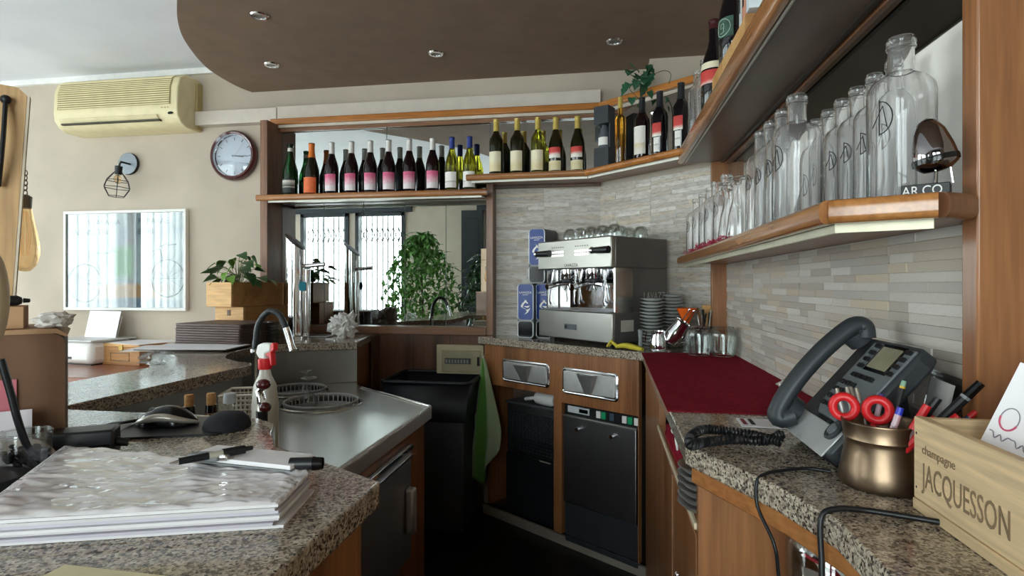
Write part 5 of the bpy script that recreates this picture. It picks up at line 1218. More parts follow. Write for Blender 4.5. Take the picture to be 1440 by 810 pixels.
for x in (.06, .235, .27, .435): obj('steam_pipe', B().tube([(x, .045, z3), (x, .04, z3 - .03), (x + .004, .02, z2 + .045), (x + .02, .012, z2 + .03)], .0045, 8).mesh('steam_pipe', CHROME), t)
sp_ = B()
for k in range(40): a = k * .9; sp_.ball((.25 + .008 * math.cos(a), .02 + .008 * math.sin(a), z3 - .02 - k * .0022), .0026, seg=5, rings=3)
obj('coil_spring', sp_.mesh('coil_spring', CHROME), t)
for x in (.0, CL - .115):
    l = obj('steam_lever', B().cyl((x + .02, -.028, z4 - .062), (x + .115, -.022, z4 - .062), .013, .016, 16).mesh('steam_lever', BLACK), t)
    obj('lever_cap', B().ball((x + .018, -.028, z4 - .062), .0165, (.75, 1, 1)).mesh('lever_cap', CHROME), l)
WLED = plain('white_key', '#f4f4f0', .4, emit='#ffffff', estr=.6, var=0)
for x0_ in (.115, .285):
    for r_ in range(2):
        for c_ in range(6): obj('button', B().lathe([(.0062, 0), (.0055, .003), (.001, .003)], 10).mesh('button', WLED) if not PROTO.get('ledbtn') else PROTO['ledbtn'], t, (x0_ + c_ * .016, -.006, z4 - .058 - r_ * .016), (PI / 2, 0, 0)); PROTO['ledbtn'] = PROTO.get('ledbtn') or [o for o in t.children if o.name.startswith('button')][0].data
    b = B()
    for c_ in range(6): b.box(x0_ + c_ * .016 - .003, x0_ + c_ * .016 + .003, -.0068, -.0058, z4 - .038, z4 - .033)
    obj('button_print', b.mesh('button_print', INK), t)
obj('logo', text_mesh('LAVATTA'.replace('TT', 'ZZ'), .022, INK, 'logo'), t, (.205, -.0065, z3 + .010), (PI / 2, 0, 0))
bx('badge', plain('badge_plate', '#6e7276', .3, .7), t, .20, .285, -.003, .0005, z1 + .045, z1 + .072, .001); bx('badge_mark', INK, t, .205, .22, -.0035, -.003, z1 + .05, z1 + .067)
bx('sticker', plain('sticker_paper', '#b9b1a6', .6), t, CL + .0021, CL + .0028, .05, .13, z1 + .05, z1 + .10)
obj('side_logo', text_mesh('LAVAZZA', .05, plain('pale_print', '#b9b7b0', .5, var=0), 'side_logo', .8), t, (CL - .0030, .20, z2 + .055), (PI / 2, 0, PI / 2))
# cups upturned on top
random.seed(21)
def cup(t):
    o_ = [(.033, 0), (.034, .012), (.031, .038), (.022, .054), (.012, .058), (.001, .058)]; i_ = [(max(r - .002, .001), z - (.004 if z > .05 else 0)) for r, z in o_[::-1]]
    obj('cup_body', B().lathe(o_ + i_, 20, caps=False).mesh('cup_body', THIN, 50), t)
    obj('rim', B().tube([(x, y, .001) for x, y in arc(0, 0, .033, 0, 2 * PI, 20)[:-1]], .0015, 5, closed=True).mesh('rim', CLEAR), t)
    obj('cup_handle', B().tube([(.031, 0, .04), (.048, 0, .036), (.046, 0, .018), (.033, 0, .014)], .0035, 6).mesh('cup_handle', CLEAR), t)
rowsn = ['front', 'middle', 'back']
for r_ in range(3):
    for c_ in range(5):
        x = .16 + c_ * .075 + (.03 if r_ % 2 else 0); y = .07 + r_ * .085
        if x > CL - .05: continue
        p = CO + cu_ * x + cv_ * y
        stamp('cup', cup, thing('glass_cup', 'upturned clear glass cup on the espresso machine, %s row, %s from its left end' % (rowsn[r_], ['first', 'second', 'third', 'fourth', 'fifth'][c_]), 'cup', (p.x, p.y, zc0 + z4), random.uniform(0, 6), 'cups on the espresso machine'))
# capsule dispensers
BLUEP = plain('blue_panel', '#1f3d86', .3, var=.03); DGREY = plain('dispenser_grey', '#57585a', .4, var=.04)
def disp(t):
    w, d, h = .094, .15, .284
    b = B(); b.M = Matrix.Rotation(PI / 2, 4, 'X'); b.rbox(w, h, .020, -d, 0, (0, h / 2)); obj('case', b.mesh('case', DGREY, 40), t)
    b = B(); b.M = Matrix.Rotation(PI / 2, 4, 'X'); b.tube([(x, y, .001) for x, y in rrect(w - .004, .188, .018, (0, .188))], .0028, 6, closed=True); b.tube([(x, y, .001) for x, y in rrect(w - .004, .086, .018, (0, .046))], .0035, 6, closed=True); obj('front_rim', b.mesh('front_rim', plain('silver_rim', '#cfd2d6', .3, .5)), t)
    b = B(); b.M = Matrix.Rotation(PI / 2, 4, 'X'); b.rbox(w - .006, .186, .017, 0, .0015, (0, .188)); pn = obj('blue_panel', b.mesh('blue_panel', BLUEP), t)
    b = B(); b.M = Matrix.Rotation(PI / 2, 4, 'X'); b.rbox(w - .010, .080, .015, 0, .0012, (0, .046)); obj('opening', b.mesh('opening', BLACKG), t)
    obj('logo', text_mesh('LAVAZZA', .0165, WHITE, 'logo', 1.0, 'CENTER'), pn, (0, -.002, .232), (PI / 2, 0, 0))
    b = B(); b.box(-.016, .016, -.0022, -.0016, .224, .2265)
    for sx_, ph in ((0, 0), (.010, -.012)):
        pts = [(-.014, .205), (.004, .196), (-.014, .178), (-.020, .160), (.002, .152), (.014, .140), (-.004, .124)]
        ws = [.001, .007, .008, .010, .009, .008, .001]
        L_ = []; R__ = []
        for (x, z), w_ in zip(pts, ws): L_.append((x * (1 if sx_ == 0 else -1) + sx_ - w_ * .6, -.0022, z + ph + .3 * w_)); R__.append((x * (1 if sx_ == 0 else -1) + sx_ + w_ * .6, -.0022, z + ph - .3 * w_))
        Ls, Rs = spline(L_, 4), spline(R__, 4); n = len(Ls)
        if sx_ == 0: b.faces([tuple(v) for v in Ls] + [tuple(v) for v in Rs], [(i, i + 1, n + i + 1, n + i) for i in range(n - 1)])
    for k, (x0, z0, x1, z1_) in enumerate(((.004, .196, .016, .182), (.002, .166, .026, .170), (.012, .146, .028, .158))):
        pts = spline([(x0 - .01, -.0022, z0), ((x0 + x1) / 2, -.0022, (z0 + z1_) / 2 - .005), (x1, -.0022, z1_)], 4); n = len(pts)
        wv_ = [.004 * math.sin(PI * i / (n - 1)) + .0006 for i in range(n)]
        b.faces([(p.x, p.y, p.z + w_) for p, w_ in zip(pts, wv_)] + [(p.x, p.y, p.z - w_) for p, w_ in zip(pts, wv_)], [(i, i + 1, n + i + 1, n + i) for i in range(n - 1)])
    obj('steam_emblem', b.mesh('steam_emblem', WHITE, 0), pn)
DR = -.35
for px, zz, lab in ((739, 0, 'blue fronted capsule dispenser, lower left of the three'), (765, 0, 'blue fronted capsule dispenser, lower right beside the espresso machine'), (755, .2852, 'blue fronted capsule dispenser standing on the other two')):
    p = ay(px, 470, 2.935); stamp('dispenser', disp, thing('capsule_dispenser', lab, 'dispenser', (p.x, 2.935, zc0 + zz), DR, 'capsule dispensers'))
# saucers
def saucer(t):
    obj('plate', B().lathe([(.001, 0), (.026, 0), (.030, .002), (.052, .010), (.0535, .012), (.051, .0125), (.029, .0045), (.001, .003)], 28, caps=False).mesh('plate', plain('glass_saucer', '#d8dcd8', .15, trans=.2, var=0), 50), t)
    obj('rim', B().tube([(x, y, .0115) for x, y in arc(0, 0, .053, 0, 2 * PI, 28)[:-1]], .0012, 5, closed=True).mesh('rim', CLEAR), t)
ordn = ['lowest', 'second', 'third', 'fourth', 'fifth', 'sixth', 'seventh', 'eighth', 'ninth', 'tenth', 'eleventh', 'twelfth', 'thirteenth', 'fourteenth', 'fifteenth', 'topmost']
for s_, (x, y, n) in enumerate(((.205, 2.552, 15), (.305, 2.648, 16))):
    for i in range(n):
        nn = ordn[i] if i < n - 1 else 'topmost'
        stamp('saucer', saucer, thing('saucer', 'glass saucer in the %s stack by the espresso machine, %s from below' % (('left', 'right')[s_], nn) if nn not in ('lowest', 'topmost') else '%s glass saucer of the %s stack by the espresso machine' % (nn, ('left', 'right')[s_]), 'saucer', (x + random.uniform(-.0015, .0015), y + random.uniform(-.0015, .0015), zc0 + i * .0148), 0, 'stacked saucers'))
# milk jugs
def jug(t, r=.036, h=.085):
    obj('body', B().lathe([(.001, 0), (r, 0), (r * 1.04, .006), (r * .98, h * .5), (r * .80, h * .85), (r * .86, h), (r * .83, h), (r * .77, h * .84), (r * .94, h * .5), (r * .95, .01), (.001, .008)], 26, caps=False).mesh('body', CHROME, 50), t)
    obj('jug_handle', B().tube(spline([(r * .85, 0, h * .9), (r * 1.5, 0, h * .85), (r * 1.55, 0, h * .45), (r * 1.0, 0, h * .25)], 5), .004, 8, flat=.6).mesh('jug_handle', CHROME), t)
t = thing('milk_jug', 'small upright steel milk jug beside the saucers', 'jug', (.222, 2.445, zc0), 2.6); jug(t)
t = thing('milk_jug', 'tilted steel milk jug holding long spoons', 'jug', (.272, 2.472, zc0 + .040), 0, rot=(.0, .62, -.4)); jug(t, .040, .10)
for k, (a, lab) in enumerate(((-.30, 'left'), (-.16, 'right'))):
    q = thing('bar_spoon', 'long steel bar spoon leaning in the tilted jug, %s one' % lab, 'spoon', (.285 + .014 * k, 2.475 - .012 * k, zc0 + .075), 0, 'bar spoons', rot=(.1 + .06 * k, .62 + .05 * k, -.4))
    obj('handle', B().tube([(0, 0, 0), (.002, 0, .06), (0, 0, .12)], .0022, 6).mesh('handle', CHROME), q); obj('tip', B().ball((0, 0, .123), .0045, (1, .5, 1.5)).mesh('tip', CHROME), q)
t = thing('strainer', 'flat steel strainer lying beside the tilted milk jug', 'strainer', (.245, 2.415, zc0), .3)
obj('handle', B().tube([(-.06, -.01, .004), (0, 0, .010), (.09, -.012, .004)], .0045, 8, flat=.5).mesh('handle', CHROME), t); obj('disc', B().lathe([(.001, .006), (.026, .006), (.028, .003), (.026, 0), (.001, 0)], 20).mesh('disc', CHROME), t, (0, 0, 0))
# orange funnel in a slim jar
t = thing('slim_jar', 'slim clear jar supporting the orange funnel', 'jar', (.346, 2.515, zc0)); obj('glass', B().lathe([(.001, 0), (.02, 0), (.021, .085), (.019, .085), (.018, .004), (.001, .004)], 18, caps=False).mesh('glass', THIN), t); obj('neck_ring', B().tube([(x, y, .084) for x, y in arc(0, 0, .020, 0, 2 * PI, 18)[:-1]], .0013, 5, closed=True).mesh('neck_ring', CLEAR), t)
ORF = plain('orange_plastic', '#e8641c', .4, var=.04)
t = thing('funnel', 'orange plastic funnel set in a slim jar by the corner post', 'funnel', (.346, 2.515, zc0 + .06))
obj('cone', B().lathe([(.008, .04), (.011, .055), (.040, .112), (.042, .118), (.039, .118), (.009, .057), (.006, .04)], 26, caps=False).mesh('cone', ORF, 40), t); obj('spout', B().lathe([(.005, 0), (.008, .04)], 14).mesh('spout', ORF), t)
# black utensil cup
t = thing('utensil_holder', 'black cup of bar tools beside the corner post', 'holder', (.415, 2.525 - .02, zc0)); obj('cup', B().lathe([(.001, 0), (.036, 0), (.040, .10), (.037, .10), (.033, .005), (.001, .005)], 22, caps=False).mesh('cup', BLACK), t)
random.seed(4)
for k in range(9):
    a = random.uniform(0, 6.28); c_ = ((STEELN, 'steel tool'), (plain('dark_wood_tool', '#6b452b', .6), 'dark wooden tool'), (BLACK, 'black handled tool'))[k % 3]
    q = thing('bar_tool', '%s standing in the black cup, %s of nine' % (c_[1], ['first', 'second', 'third', 'fourth', 'fifth', 'sixth', 'seventh', 'eighth', 'ninth'][k]), 'tool', (.415 + .012 * math.cos(a), 2.505 + .012 * math.sin(a), zc0 + .006), 0, 'bar tools', rot=(.16 * math.sin(-a), .16 * math.cos(a), a))
    h = random.uniform(.14, .175); obj('shaft', B().tube([(0, 0, 0), (0, 0, h)], .003, 6).mesh('shaft', c_[0]), q); obj('grip', B().tube([(0, 0, h - .04), (0, 0, h), (0, 0, h + .004)], [.0045, .006, .002], 8, flat=.6).mesh('grip', c_[0]), q)
t = tag(bx('cutting_board', PINE, None, -.012, .012, -.05, .05, 0, .19, .003), 'small light wooden board standing behind the bar tools', 'board'); t.location = (.463, 2.565, zc0); t.rotation_euler = (0, .0, .75)
# upturned tumblers on the red cloth
for i, (px, py) in enumerate(((983, 499), (1017, 500.5))):
    p = az(px, py, ZC + .005); t = thing('tumbler', 'upturned clear tumbler on the red cloth, %s one' % ('left' if i == 0 else 'right, nearer the post'), 'tumbler', (p.x, p.y, ZC + .0055), .3, 'upturned tumblers')
    def tmb(t):
        n = 12; o_ = [(.041, 0), (.0435, .02), (.049, .07), (.049, .088), (.040, .108), (.036, .112), (.001, .112)]; i_ = [(.001, .098), (.033, .098), (.045, .085), (.0455, .07), (.0405, .02), (.0385, 0)]
        obj('glass', B().lathe(o_ + i_, 24, caps=False).mesh('glass', THIN, 30), t)
        b = B()
        for k in range(10): a = 2 * PI * k / 10; b.tube([(.0435 * math.cos(a), .0435 * math.sin(a), .015), (.0492 * math.cos(a), .0492 * math.sin(a), .075)], .0011, 5)
        obj('cut_flutes', b.mesh('cut_flutes', CLEAR), t); obj('rim', B().tube([(x, y, .0015) for x, y in arc(0, 0, .040, 0, 2 * PI, 24)[:-1]], .0015, 5, closed=True).mesh('rim', CLEAR), t); obj('base_ring', B().tube([(x, y, .110) for x, y in arc(0, 0, .038, 0, 2 * PI, 24)[:-1]], .0018, 5, closed=True).mesh('base_ring', CLEAR), t)
    stamp('tumbler', tmb, t)
# yellow rubber glove and grey tamper before the machine
YG = plain('yellow_rubber', '#cdbd3c', .5, var=.06); t = thing('rubber_glove', 'crumpled yellow rubber glove lying at the counter edge', 'glove', (.100, 2.452, zc0), -.6)
obj('palm', B().tube(spline([(-.06, 0, .012), (-.02, .004, .020), (.03, 0, .016), (.07, -.004, .010)], 6), [.010 + .008 * math.sin(PI * k / 18) for k in range(19)], 8, flat=.7).mesh('palm', YG), t)
for k, (a, l) in enumerate(((.5, .04), (.15, .05), (-.2, .045))): obj('finger', B().tube([(-.055, 0, .014), (-.055 - l * .6, l * a, .02 + .008 * k), (-.055 - l, l * a * 1.4, .010 + .015 * (k == 0) * 2)], [.008, .007, .004], 7).mesh('finger', YG), t)
t = thing('tamper', 'grey upright tamper standing at the counter edge', 'tamper', (.150, 2.462, zc0)); obj('handle', B().lathe([(.009, .012), (.008, .05), (.010, .088), (.001, .092)], 14).mesh('handle', GREYP), t); obj('foot', B().lathe([(.016, 0), (.016, .01), (.009, .0125), (.001, .0125)], 16).mesh('foot', STEELN), t)
# ================= RIGHT FOREGROUND =================
# telephone: local x runs to the user's right (towards the camera), local y up the slope to the wall
zc1 = ZC + .0005
ph = thing('desk_telephone', 'grey desk telephone with corded handset on the granite worktop', 'telephone', (.322, 1.012, zc1), -PI / 2)
TL = math.radians(50); PM_ = Matrix.Translation((0, .004, .022)) @ Matrix.Rotation(TL, 4, 'X')
PWd, PLn = .185, .215
b = B(); b.M = PM_; b.prism([(-.09, 0), (.09, 0), (.095, .01), (.095, PLn - .02), (.085, PLn), (-.085, PLn), (-.095, PLn - .02), (-.095, .01)], -.030, 0); body = obj('body', b.mesh('body', CHARD, 20), ph, bev=.006)
b = B(); b.M = PM_; b.prism([(-.022, .052), (.088, .052), (.088, PLn - .01), (-.045, PLn - .01), (-.045, .07)], -.001, .0035); obj('face_plate', b.mesh('face_plate', CHAR, 20), ph, bev=.002)
b = B(); b.M = PM_; b.prism([(-.09, -.004), (.09, -.004), (.09, .045), (-.09, .045)], -.001, .002); obj('paper_strip', b.mesh('paper_strip', plain('phone_silver', '#c4c6c5', .35, .3), 20), ph, bev=.002)
b = B(); b.faces([(-.08, .03, .0), (.08, .03, .0), (.08, .14, .0), (-.08, .14, .0), (-.08, .01, .012), (.08, .01, .012), (.08, .12, .14), (-.08, .12, .14)], [(0, 3, 2, 1), (0, 1, 5, 4), (1, 2, 6, 5), (2, 3, 7, 6), (3, 0, 4, 7), (4, 5, 6, 7)]); obj('stand', b.mesh('stand', BLACK), ph)
def onph(x, y, z=.0035): return (PM_ @ Vector((x, y, z)))
sm = (lambda b: (b.box(-.030, .030, -.021, .021, 0, .0025), b)[1])(B())
sm.M = Matrix.Identity(4)
obj('screen', sm.mesh('screen', plain('lcd', '#8f8a72', .12, var=.1)), ph, onph(.030, .178), (TL, 0, 0)); bz = obj('screen_bezel', B().box(-.036, .036, -.027, .027, 0, .0012).mesh('screen_bezel', BLACKG), ph, onph(.030, .178), (TL, 0, 0))
km = B().box(-.0058, .0058, -.0042, .0042, 0, .004).mesh('key', BLACK); kl = B().box(-.0075, .0075, -.0035, .0035, 0, .004).mesh('key', BLACK)
for r_ in range(4):
    for c_ in range(3): obj('key', km, ph, onph(-.030 + c_ * .021, .072 + r_ * .0155), (TL, 0, 0), bev=.001)
    obj('key', kl, ph, onph(-.018, .156 + r_ * .014), (TL, 0, 0)); obj('key', kl, ph, onph(.077, .156 + r_ * .014), (TL, 0, 0))
for c_ in range(4): obj('key', kl, ph, onph(-.012 + c_ * .019, .137), (TL, 0, 0))
for c_ in range(3): obj('key', kl, ph, onph(.0 + c_ * .019, .048, .002), (TL, 0, 0))
b = B(); b.lathe([(.017, 0), (.018, .004), (.014, .006), (.011, .004), (.001, .004)], 24); obj('navigation_ring', b.mesh('navigation_ring', CHARD), ph, onph(.068, .040, .002), (TL, 0, 0))
obj('navigation_button', B().lathe([(.0095, .004), (.009, .007), (.001, .0072)], 20).mesh('navigation_button', CHAR), ph, onph(.068, .040, .002), (TL, 0, 0))
# handset on its cradle, left side
hs = thing('telephone_handset', 'curved grey telephone handset resting on the left of the telephone', 'handset', (.322, 1.012, zc1), -PI / 2)
P_ = [onph(-.073, .022, .014), onph(-.073, .004, .026), onph(-.073, .022, .038), onph(-.073, .07, .046), onph(-.073, .115, .048), onph(-.073, .16, .046), onph(-.073, .208, .038), onph(-.073, .218, .026), onph(-.073, .205, .014)]
ppp = spline(P_, 6); n = len(ppp)
rr = [.021 + .008 * max(0, 1 - k / (n * .22)) ** .7 + .007 * max(0, (k - n * .8) / (n * .2)) ** .7 for k in range(n)]
obj('grip', B().tube(ppp, rr, 14, flat=.72).mesh('grip', CHARD, 60), hs)
obj('earpiece', B().cyl(onph(-.073, .200, .030), onph(-.073, .196, .008), .023, .020, 20).mesh('earpiece', CHARD), hs); obj('mouthpiece', B().cyl(onph(-.073, .030, .030), onph(-.073, .034, .008), .023, .020, 20).mesh('mouthpiece', CHARD), hs)
# coiled cord
path = [az(1098, 622, .965), az(1060, 612, .967), az(1020, 606, .970), az(990, 604, .972), az(972, 614, .972), az(972, 626, .970), az(990, 622, .966), az(1030, 618, .962), az(1075, 620, .962), az(1100, 610, .975)]
ps = spline(path, 26); b = B(); pts = []; L = len(ps)
for k in range((L - 1) * 8):
    f = k / 8; i = int(f); q = ps[i].lerp(ps[i + 1], f - i); tg = (ps[i + 1] - ps[i]).normalized(); a_ = Vector((0, 0, 1)); s_ = tg.cross(a_).normalized(); a_ = s_.cross(tg)
    ph_ = k * 2 * PI / 8 * .30; pts.append(q + (s_ * math.cos(ph_) + a_ * math.sin(ph_)) * .0066)
b.tube([Vector((p.x, p.y, max(p.z, zc1 + .0032))) for p in pts], .0022, 5)
tag(obj('coiled_cord', b.mesh('coiled_cord', BLACK, 60)), 'black coiled telephone cord looping at the worktop edge', 'cord')
# clear acrylic holder behind the pen pot
t = thing('acrylic_holder', 'clear acrylic leaflet holder leaning on the tiles behind the pens', 'holder', (.470, .935, zc1), -PI / 2 - .15)
AC = thin_glass('acrylic', '#dfe3e4', .16)
b = B(); b.M = Matrix.Rotation(-.20, 4, 'X'); b.box(-.058, .058, 0, .003, .0, .15); obj('back_plate', b.mesh('back_plate', AC), t)
b = B(); b.M = Matrix.Rotation(-.20, 4, 'X'); b.box(-.058, .058, -.03, -.027, .0, .09); obj('front_pocket', b.mesh('front_pocket', AC), t)
b = B(); b.M = Matrix.Rotation(-.20, 4, 'X'); b.box(-.02, .058, -.012, -.010, .004, .14); obj('leaflet', b.mesh('leaflet', plain('grey_leaflet', '#b4b2ae', .6, var=.1)), t)
# copper pot of pens
PC = Vector((.383, .868, zc1)); BRASS = plain('aged_copper', '#8f7a64', .36, 1.0, var=.25, vscale=25)
t = thing('copper_pot', 'aged copper pot holding pens and scissors', 'pot', PC)
obj('vessel', B().lathe([(.001, 0), (.052, 0), (.0545, .006), (.052, .022), (.0475, .045), (.046, .058), (.047, .064), (.0485, .066), (.0475, .070), (.0490, .082), (.0500, .088), (.0480, .088), (.0455, .07), (.0445, .058), (.050, .01), (.001, .006)], 40, caps=False).mesh('vessel', BRASS, 50), t)
obj('rim_bead', B().tube([(x, y, .0885) for x, y in arc(0, 0, .0492, 0, 2 * PI, 36)[:-1]], .0016, 6, closed=True).mesh('rim_bead', BRASS), t)
def stick(name, lab, cat, dx, dy, tx, ty, parts, group='pens in the copper pot', z=.012):
    """A pen or tool standing in the pot: base offset, lean, list of (part, material, z0, z1, r0, r1)."""
    d = Vector((tx, ty, 1)).normalized(); q = thing(name, lab, cat, PC + Vector((dx, dy, z)), 0, group, rot=d.to_track_quat('Z', 'Y').to_euler())
    for nme, mt, a, c, r0, r1 in parts: obj(nme, B().lathe([(r0, a), (r1, c)], 10).mesh(nme, mt), q)
    return q
YEL = plain('pencil_yellow', '#d8a91f', .4); BLU = plain('blue_cap', '#2f3ab8', .35, var=0); CLP = plain('clear_pen', '#e9c9d0', .15, trans=.6, var=0)
def RL(r, d=0): return (.93 * r + .37 * d, -.37 * r + .93 * d)
stick('pencil', 'yellow striped pencil with green end in the copper pot', 'pencil', .0, .012, *RL(.24, .1), [('shaft', YEL, 0, .128, .0036, .0036), ('stripe', INK, .03, .125, .0038, .0037), ('end_cap', plain('green_end', '#7fa58c', .5), .1281, .136, .0037, .0030)])
stick('ballpoint', 'clear pen with blue end cap leaning right in the copper pot', 'pen', -.024, -.030, *RL(.30, .05), [('barrel', CLP, 0, .098, .0042, .0042), ('end_cap', BLU, .0981, .108, .0044, .0038)])
stick('ballpoint', 'red capped clear pen at the front of the copper pot', 'pen', -.018, -.034, *RL(.48, .05), [('barrel', CLP, 0, .085, .0042, .0042), ('cap', RED, .0851, .122, .0054, .0050)])
stick('marker', 'long black marker leaning far right out of the copper pot', 'marker', -.004, -.004, *RL(.78), [('barrel', BLACK, 0, .15, .0060, .0062), ('cap_ring', GREYP, .1501, .154, .0064, .0064), ('cap', BLACKG, .1541, .178, .0062, .0056)])
stick('marker', 'red marker leaning right in the copper pot', 'marker', -.012, -.012, *RL(.92, -.05), [('barrel', RED, 0, .10, .0062, .0066), ('cap', RED, .1001, .132, .0068, .0055)])
stick('marker', 'second red marker lower in the copper pot', 'marker', -.024, -.026, *RL(.75, .0), [('barrel', RED, 0, .085, .0060, .0064), ('cap', plain('dark_red_cap', '#c21f25', .35), .0851, .118, .0066, .0055)])
stick('ballpoint', 'black and silver pen in the copper pot', 'pen', -.018, -.020, *RL(.60, .05), [('barrel', BLACK, 0, .075, .0048, .0050), ('grip_ring', ALU, .0751, .096, .0058, .0058), ('clip_end', BLACK, .0961, .138, .0056, .0046)])
stick('ballpoint', 'thin black pen with hooked clip at the right of the pot', 'pen', .010, .004, *RL(.78, .15), [('barrel', BLACK, 0, .125, .0034, .0034), ('clip', INK, .1251, .150, .0036, .0022)])
stick('ballpoint', 'dark blue pen with red tip at the far right of the pot', 'pen', .014, .0, *RL(.95, .15), [('barrel', plain('navy_pen', '#23284a', .3), 0, .125, .0036, .0036), ('end_cap', RED, .1251, .136, .004, .0034)])
stick('ballpoint', 'purple capped pen behind the scissors in the copper pot', 'pen', -.012, .022, *RL(.18, .1), [('barrel', CLP, 0, .10, .0036, .0036), ('end_cap', plain('violet_cap', '#5a3a9a', .35), .1001, .112, .004, .0035)])
for k, (dx, dy) in enumerate(((-.012, .036), (-.002, .040), (.008, .036), (-.018, .030))): stick('screwdriver_bit', 'slim metal skewer at the left rim of the copper pot, %s of four' % ['first', 'second', 'third', 'fourth'][k], 'skewer', dx, dy, *RL(-.16 - .03 * k, .12), [('shaft', STEELN, 0, .10, .0026, .0030), ('head', plain('worn_metal', '#b5aca0', .35, .9), .1001, .116, .0044, .0026)], 'metal skewers')
sc = thing('scissors', 'red handled scissors standing handles up in the copper pot', 'scissors', PC + Vector((-.022, .016, .012)), 0, rot=(.0, 0, 1.19))
for k, (y0, rx, rz_) in enumerate(((.0195, .0175, .0185), (-.0215, .0175, .0185))):
    b = B(); b.tube([(0, y0 + rx * math.cos(a) * (.82), .090 + rz_ * math.sin(a) * .82) for a in [2 * PI * i / 22 for i in range(22)]], .0062, 8, closed=True); obj('handle_loop', b.mesh('handle_loop', RED, 60), sc)
    obj('shank', B().tube([(0, y0 * .9, .068), (0, y0 * .35, .05), (0, 0, .035)], [.006, .006, .005], 8).mesh('shank', RED), sc)
obj('blades', B().box(-.001, .001, -.006, .006, 0, .04).mesh('blades', STEELN), sc)
# wooden wine box with writing
X0, X1, Y0, Y1, HB = .383, .512, .36, .785, .115
t = thing('wine_box', 'pale wooden champagne box on the worktop at the right edge', 'box', (X0, Y1, zc1)); th = .011; WX, WY = X1 - X0, Y1 - Y0
bx('side_board', PALEP, t, 0, th, -WY, 0, .014, HB, .0012); bx('side_board', PALEP, t, WX - th, WX, -WY, 0, .0, HB, .0012)
PALEX = wood('pale_pine_end', '#dcb988', '#e8cba0', 'X', c3='#d2ac78', rough=.6, coat=0)
bx('end_board', PALEX, t, th, WX - th, -th, 0, 0, HB - .001, .0012); bx('end_board', PALEX, t, th, WX - th, -WY, -WY + th, 0, HB - .001, .0012)
bx('bottom_board', PALEP, t, -.0015, WX - th, -WY, -.0, .0, .0135, .001)
LET = plain('brown_print', '#8a7358', .8, var=.1)
wm = text_mesh('JACQUESSON', .034, LET, 'printed_name', 1.0); ww = max(v.co.x for v in wm.vertices)
for v in wm.vertices: v.co.x *= .152 / ww; v.co.y *= 1.22
# small serifs complete the letters
obj('printed_name', wm, t, (-.0004, -.020, .034), (PI / 2, 0, -PI / 2))
obj('printed_word', text_mesh('champagne', .015, LET, 'printed_word', 1.0), t, (-.0004, -.019, .074), (PI / 2, 0, -PI / 2))
for z in (.028, .095): obj('nail', B().lathe([(.0018, 0), (.001, .0004)], 8).mesh('nail', INK), t, (-.0001, -.006, z), (0, -PI / 2, 0))
# card leaning in the box
t = thing('leaflet', 'white card with pink emblem and script standing in the wine box', 'leaflet', (.440, .700, zc1 + .030), 0, rot=(-.10, .34, -.98))
bx('card', PAPER, t, -.055, .16, 0, .0016, 0, .155)
b = B(); b.tube([(-.040 + .0085 * math.cos(a), -.0004, .092 + .013 * math.sin(a)) for a in [2 * PI * k / 20 for k in range(20)]], .0006, 4, closed=True); obj('emblem_ring', b.mesh('emblem_ring', plain('grey_pen', '#9a95a0', .6, var=0)), t)
b = B(); b.tube([(-.040 + .0085 * math.cos(a), -.0006, .092 + .013 * math.sin(a)) for a in [PI * 1.0 + .9 * PI * k / 12 for k in range(13)]], .0010, 4); obj('emblem_stroke', b.mesh('emblem_stroke', plain('pink_pen', '#d8607e', .6, var=0)), t)
b = B(); b.tube(spline([(-.052 + k * .0036, -.0005, .066 + (.006 if k % 2 else 0) + (.006 if k in (0, 6) else 0)) for k in range(13)], 3), .0007, 4); obj('script_line', b.mesh('script_line', MATS['grey_pen']), t)
# cables
def cable(lab, pts, r, mat=None): return tag(obj('cable', B().tube(spline(pts, 8), r, 7).mesh('cable', mat or BLACK, 60)), lab, 'cable')
cable('thin black cable running from the telephone over the granite edge', [(.330, .905, .9535), (.300, .915, .9535), (.262, .900, .9535), (.236, .884, .953), (.219, .872, .945), (.218, .866, .91), (.232, .835, .87), (.24, .84, .82), (.25, .83, .74), (.262, .81, .70)], .0026)
cable('thick black cable looping over the granite edge by the wine box', [(.382, .728, .9555), (.345, .742, .9555), (.31, .752, .9555), (.281, .752, .955), (.262, .748, .945), (.260, .742, .90), (.262, .735, .865), (.285, .715, .86), (.33, .70, .87)], .0036)
# notepad with a striped mark behind the cord
p = az(1062, 596, ZC); t = thing('note_pad', 'white note sheet on the granite between the cloth and the telephone', 'paper', (p.x + .02, p.y, zc1), -.05); bx('sheet', PAPER, t, -.05, .07, -.035, .035, 0, .002); bx('printed_mark', plain('ink_red', '#8a2f38', .7), t, -.045, -.037, -.02, .03, .002, .0024); bx('printed_mark', INK, t, -.03, -.022, -.02, .03, .002, .0024)
p = az(1098, 549, ZC); crumple('candy_wrapper', plain('foil_wrapper', '#cfc8c0', .3, .4, var=.2, vscale=40), (p.x + .015, p.y, zc1), .016, (1.2, 1, .9), 3, .3, 'small crumpled foil wrapper behind the telephone by the tiles', 'wrapper')
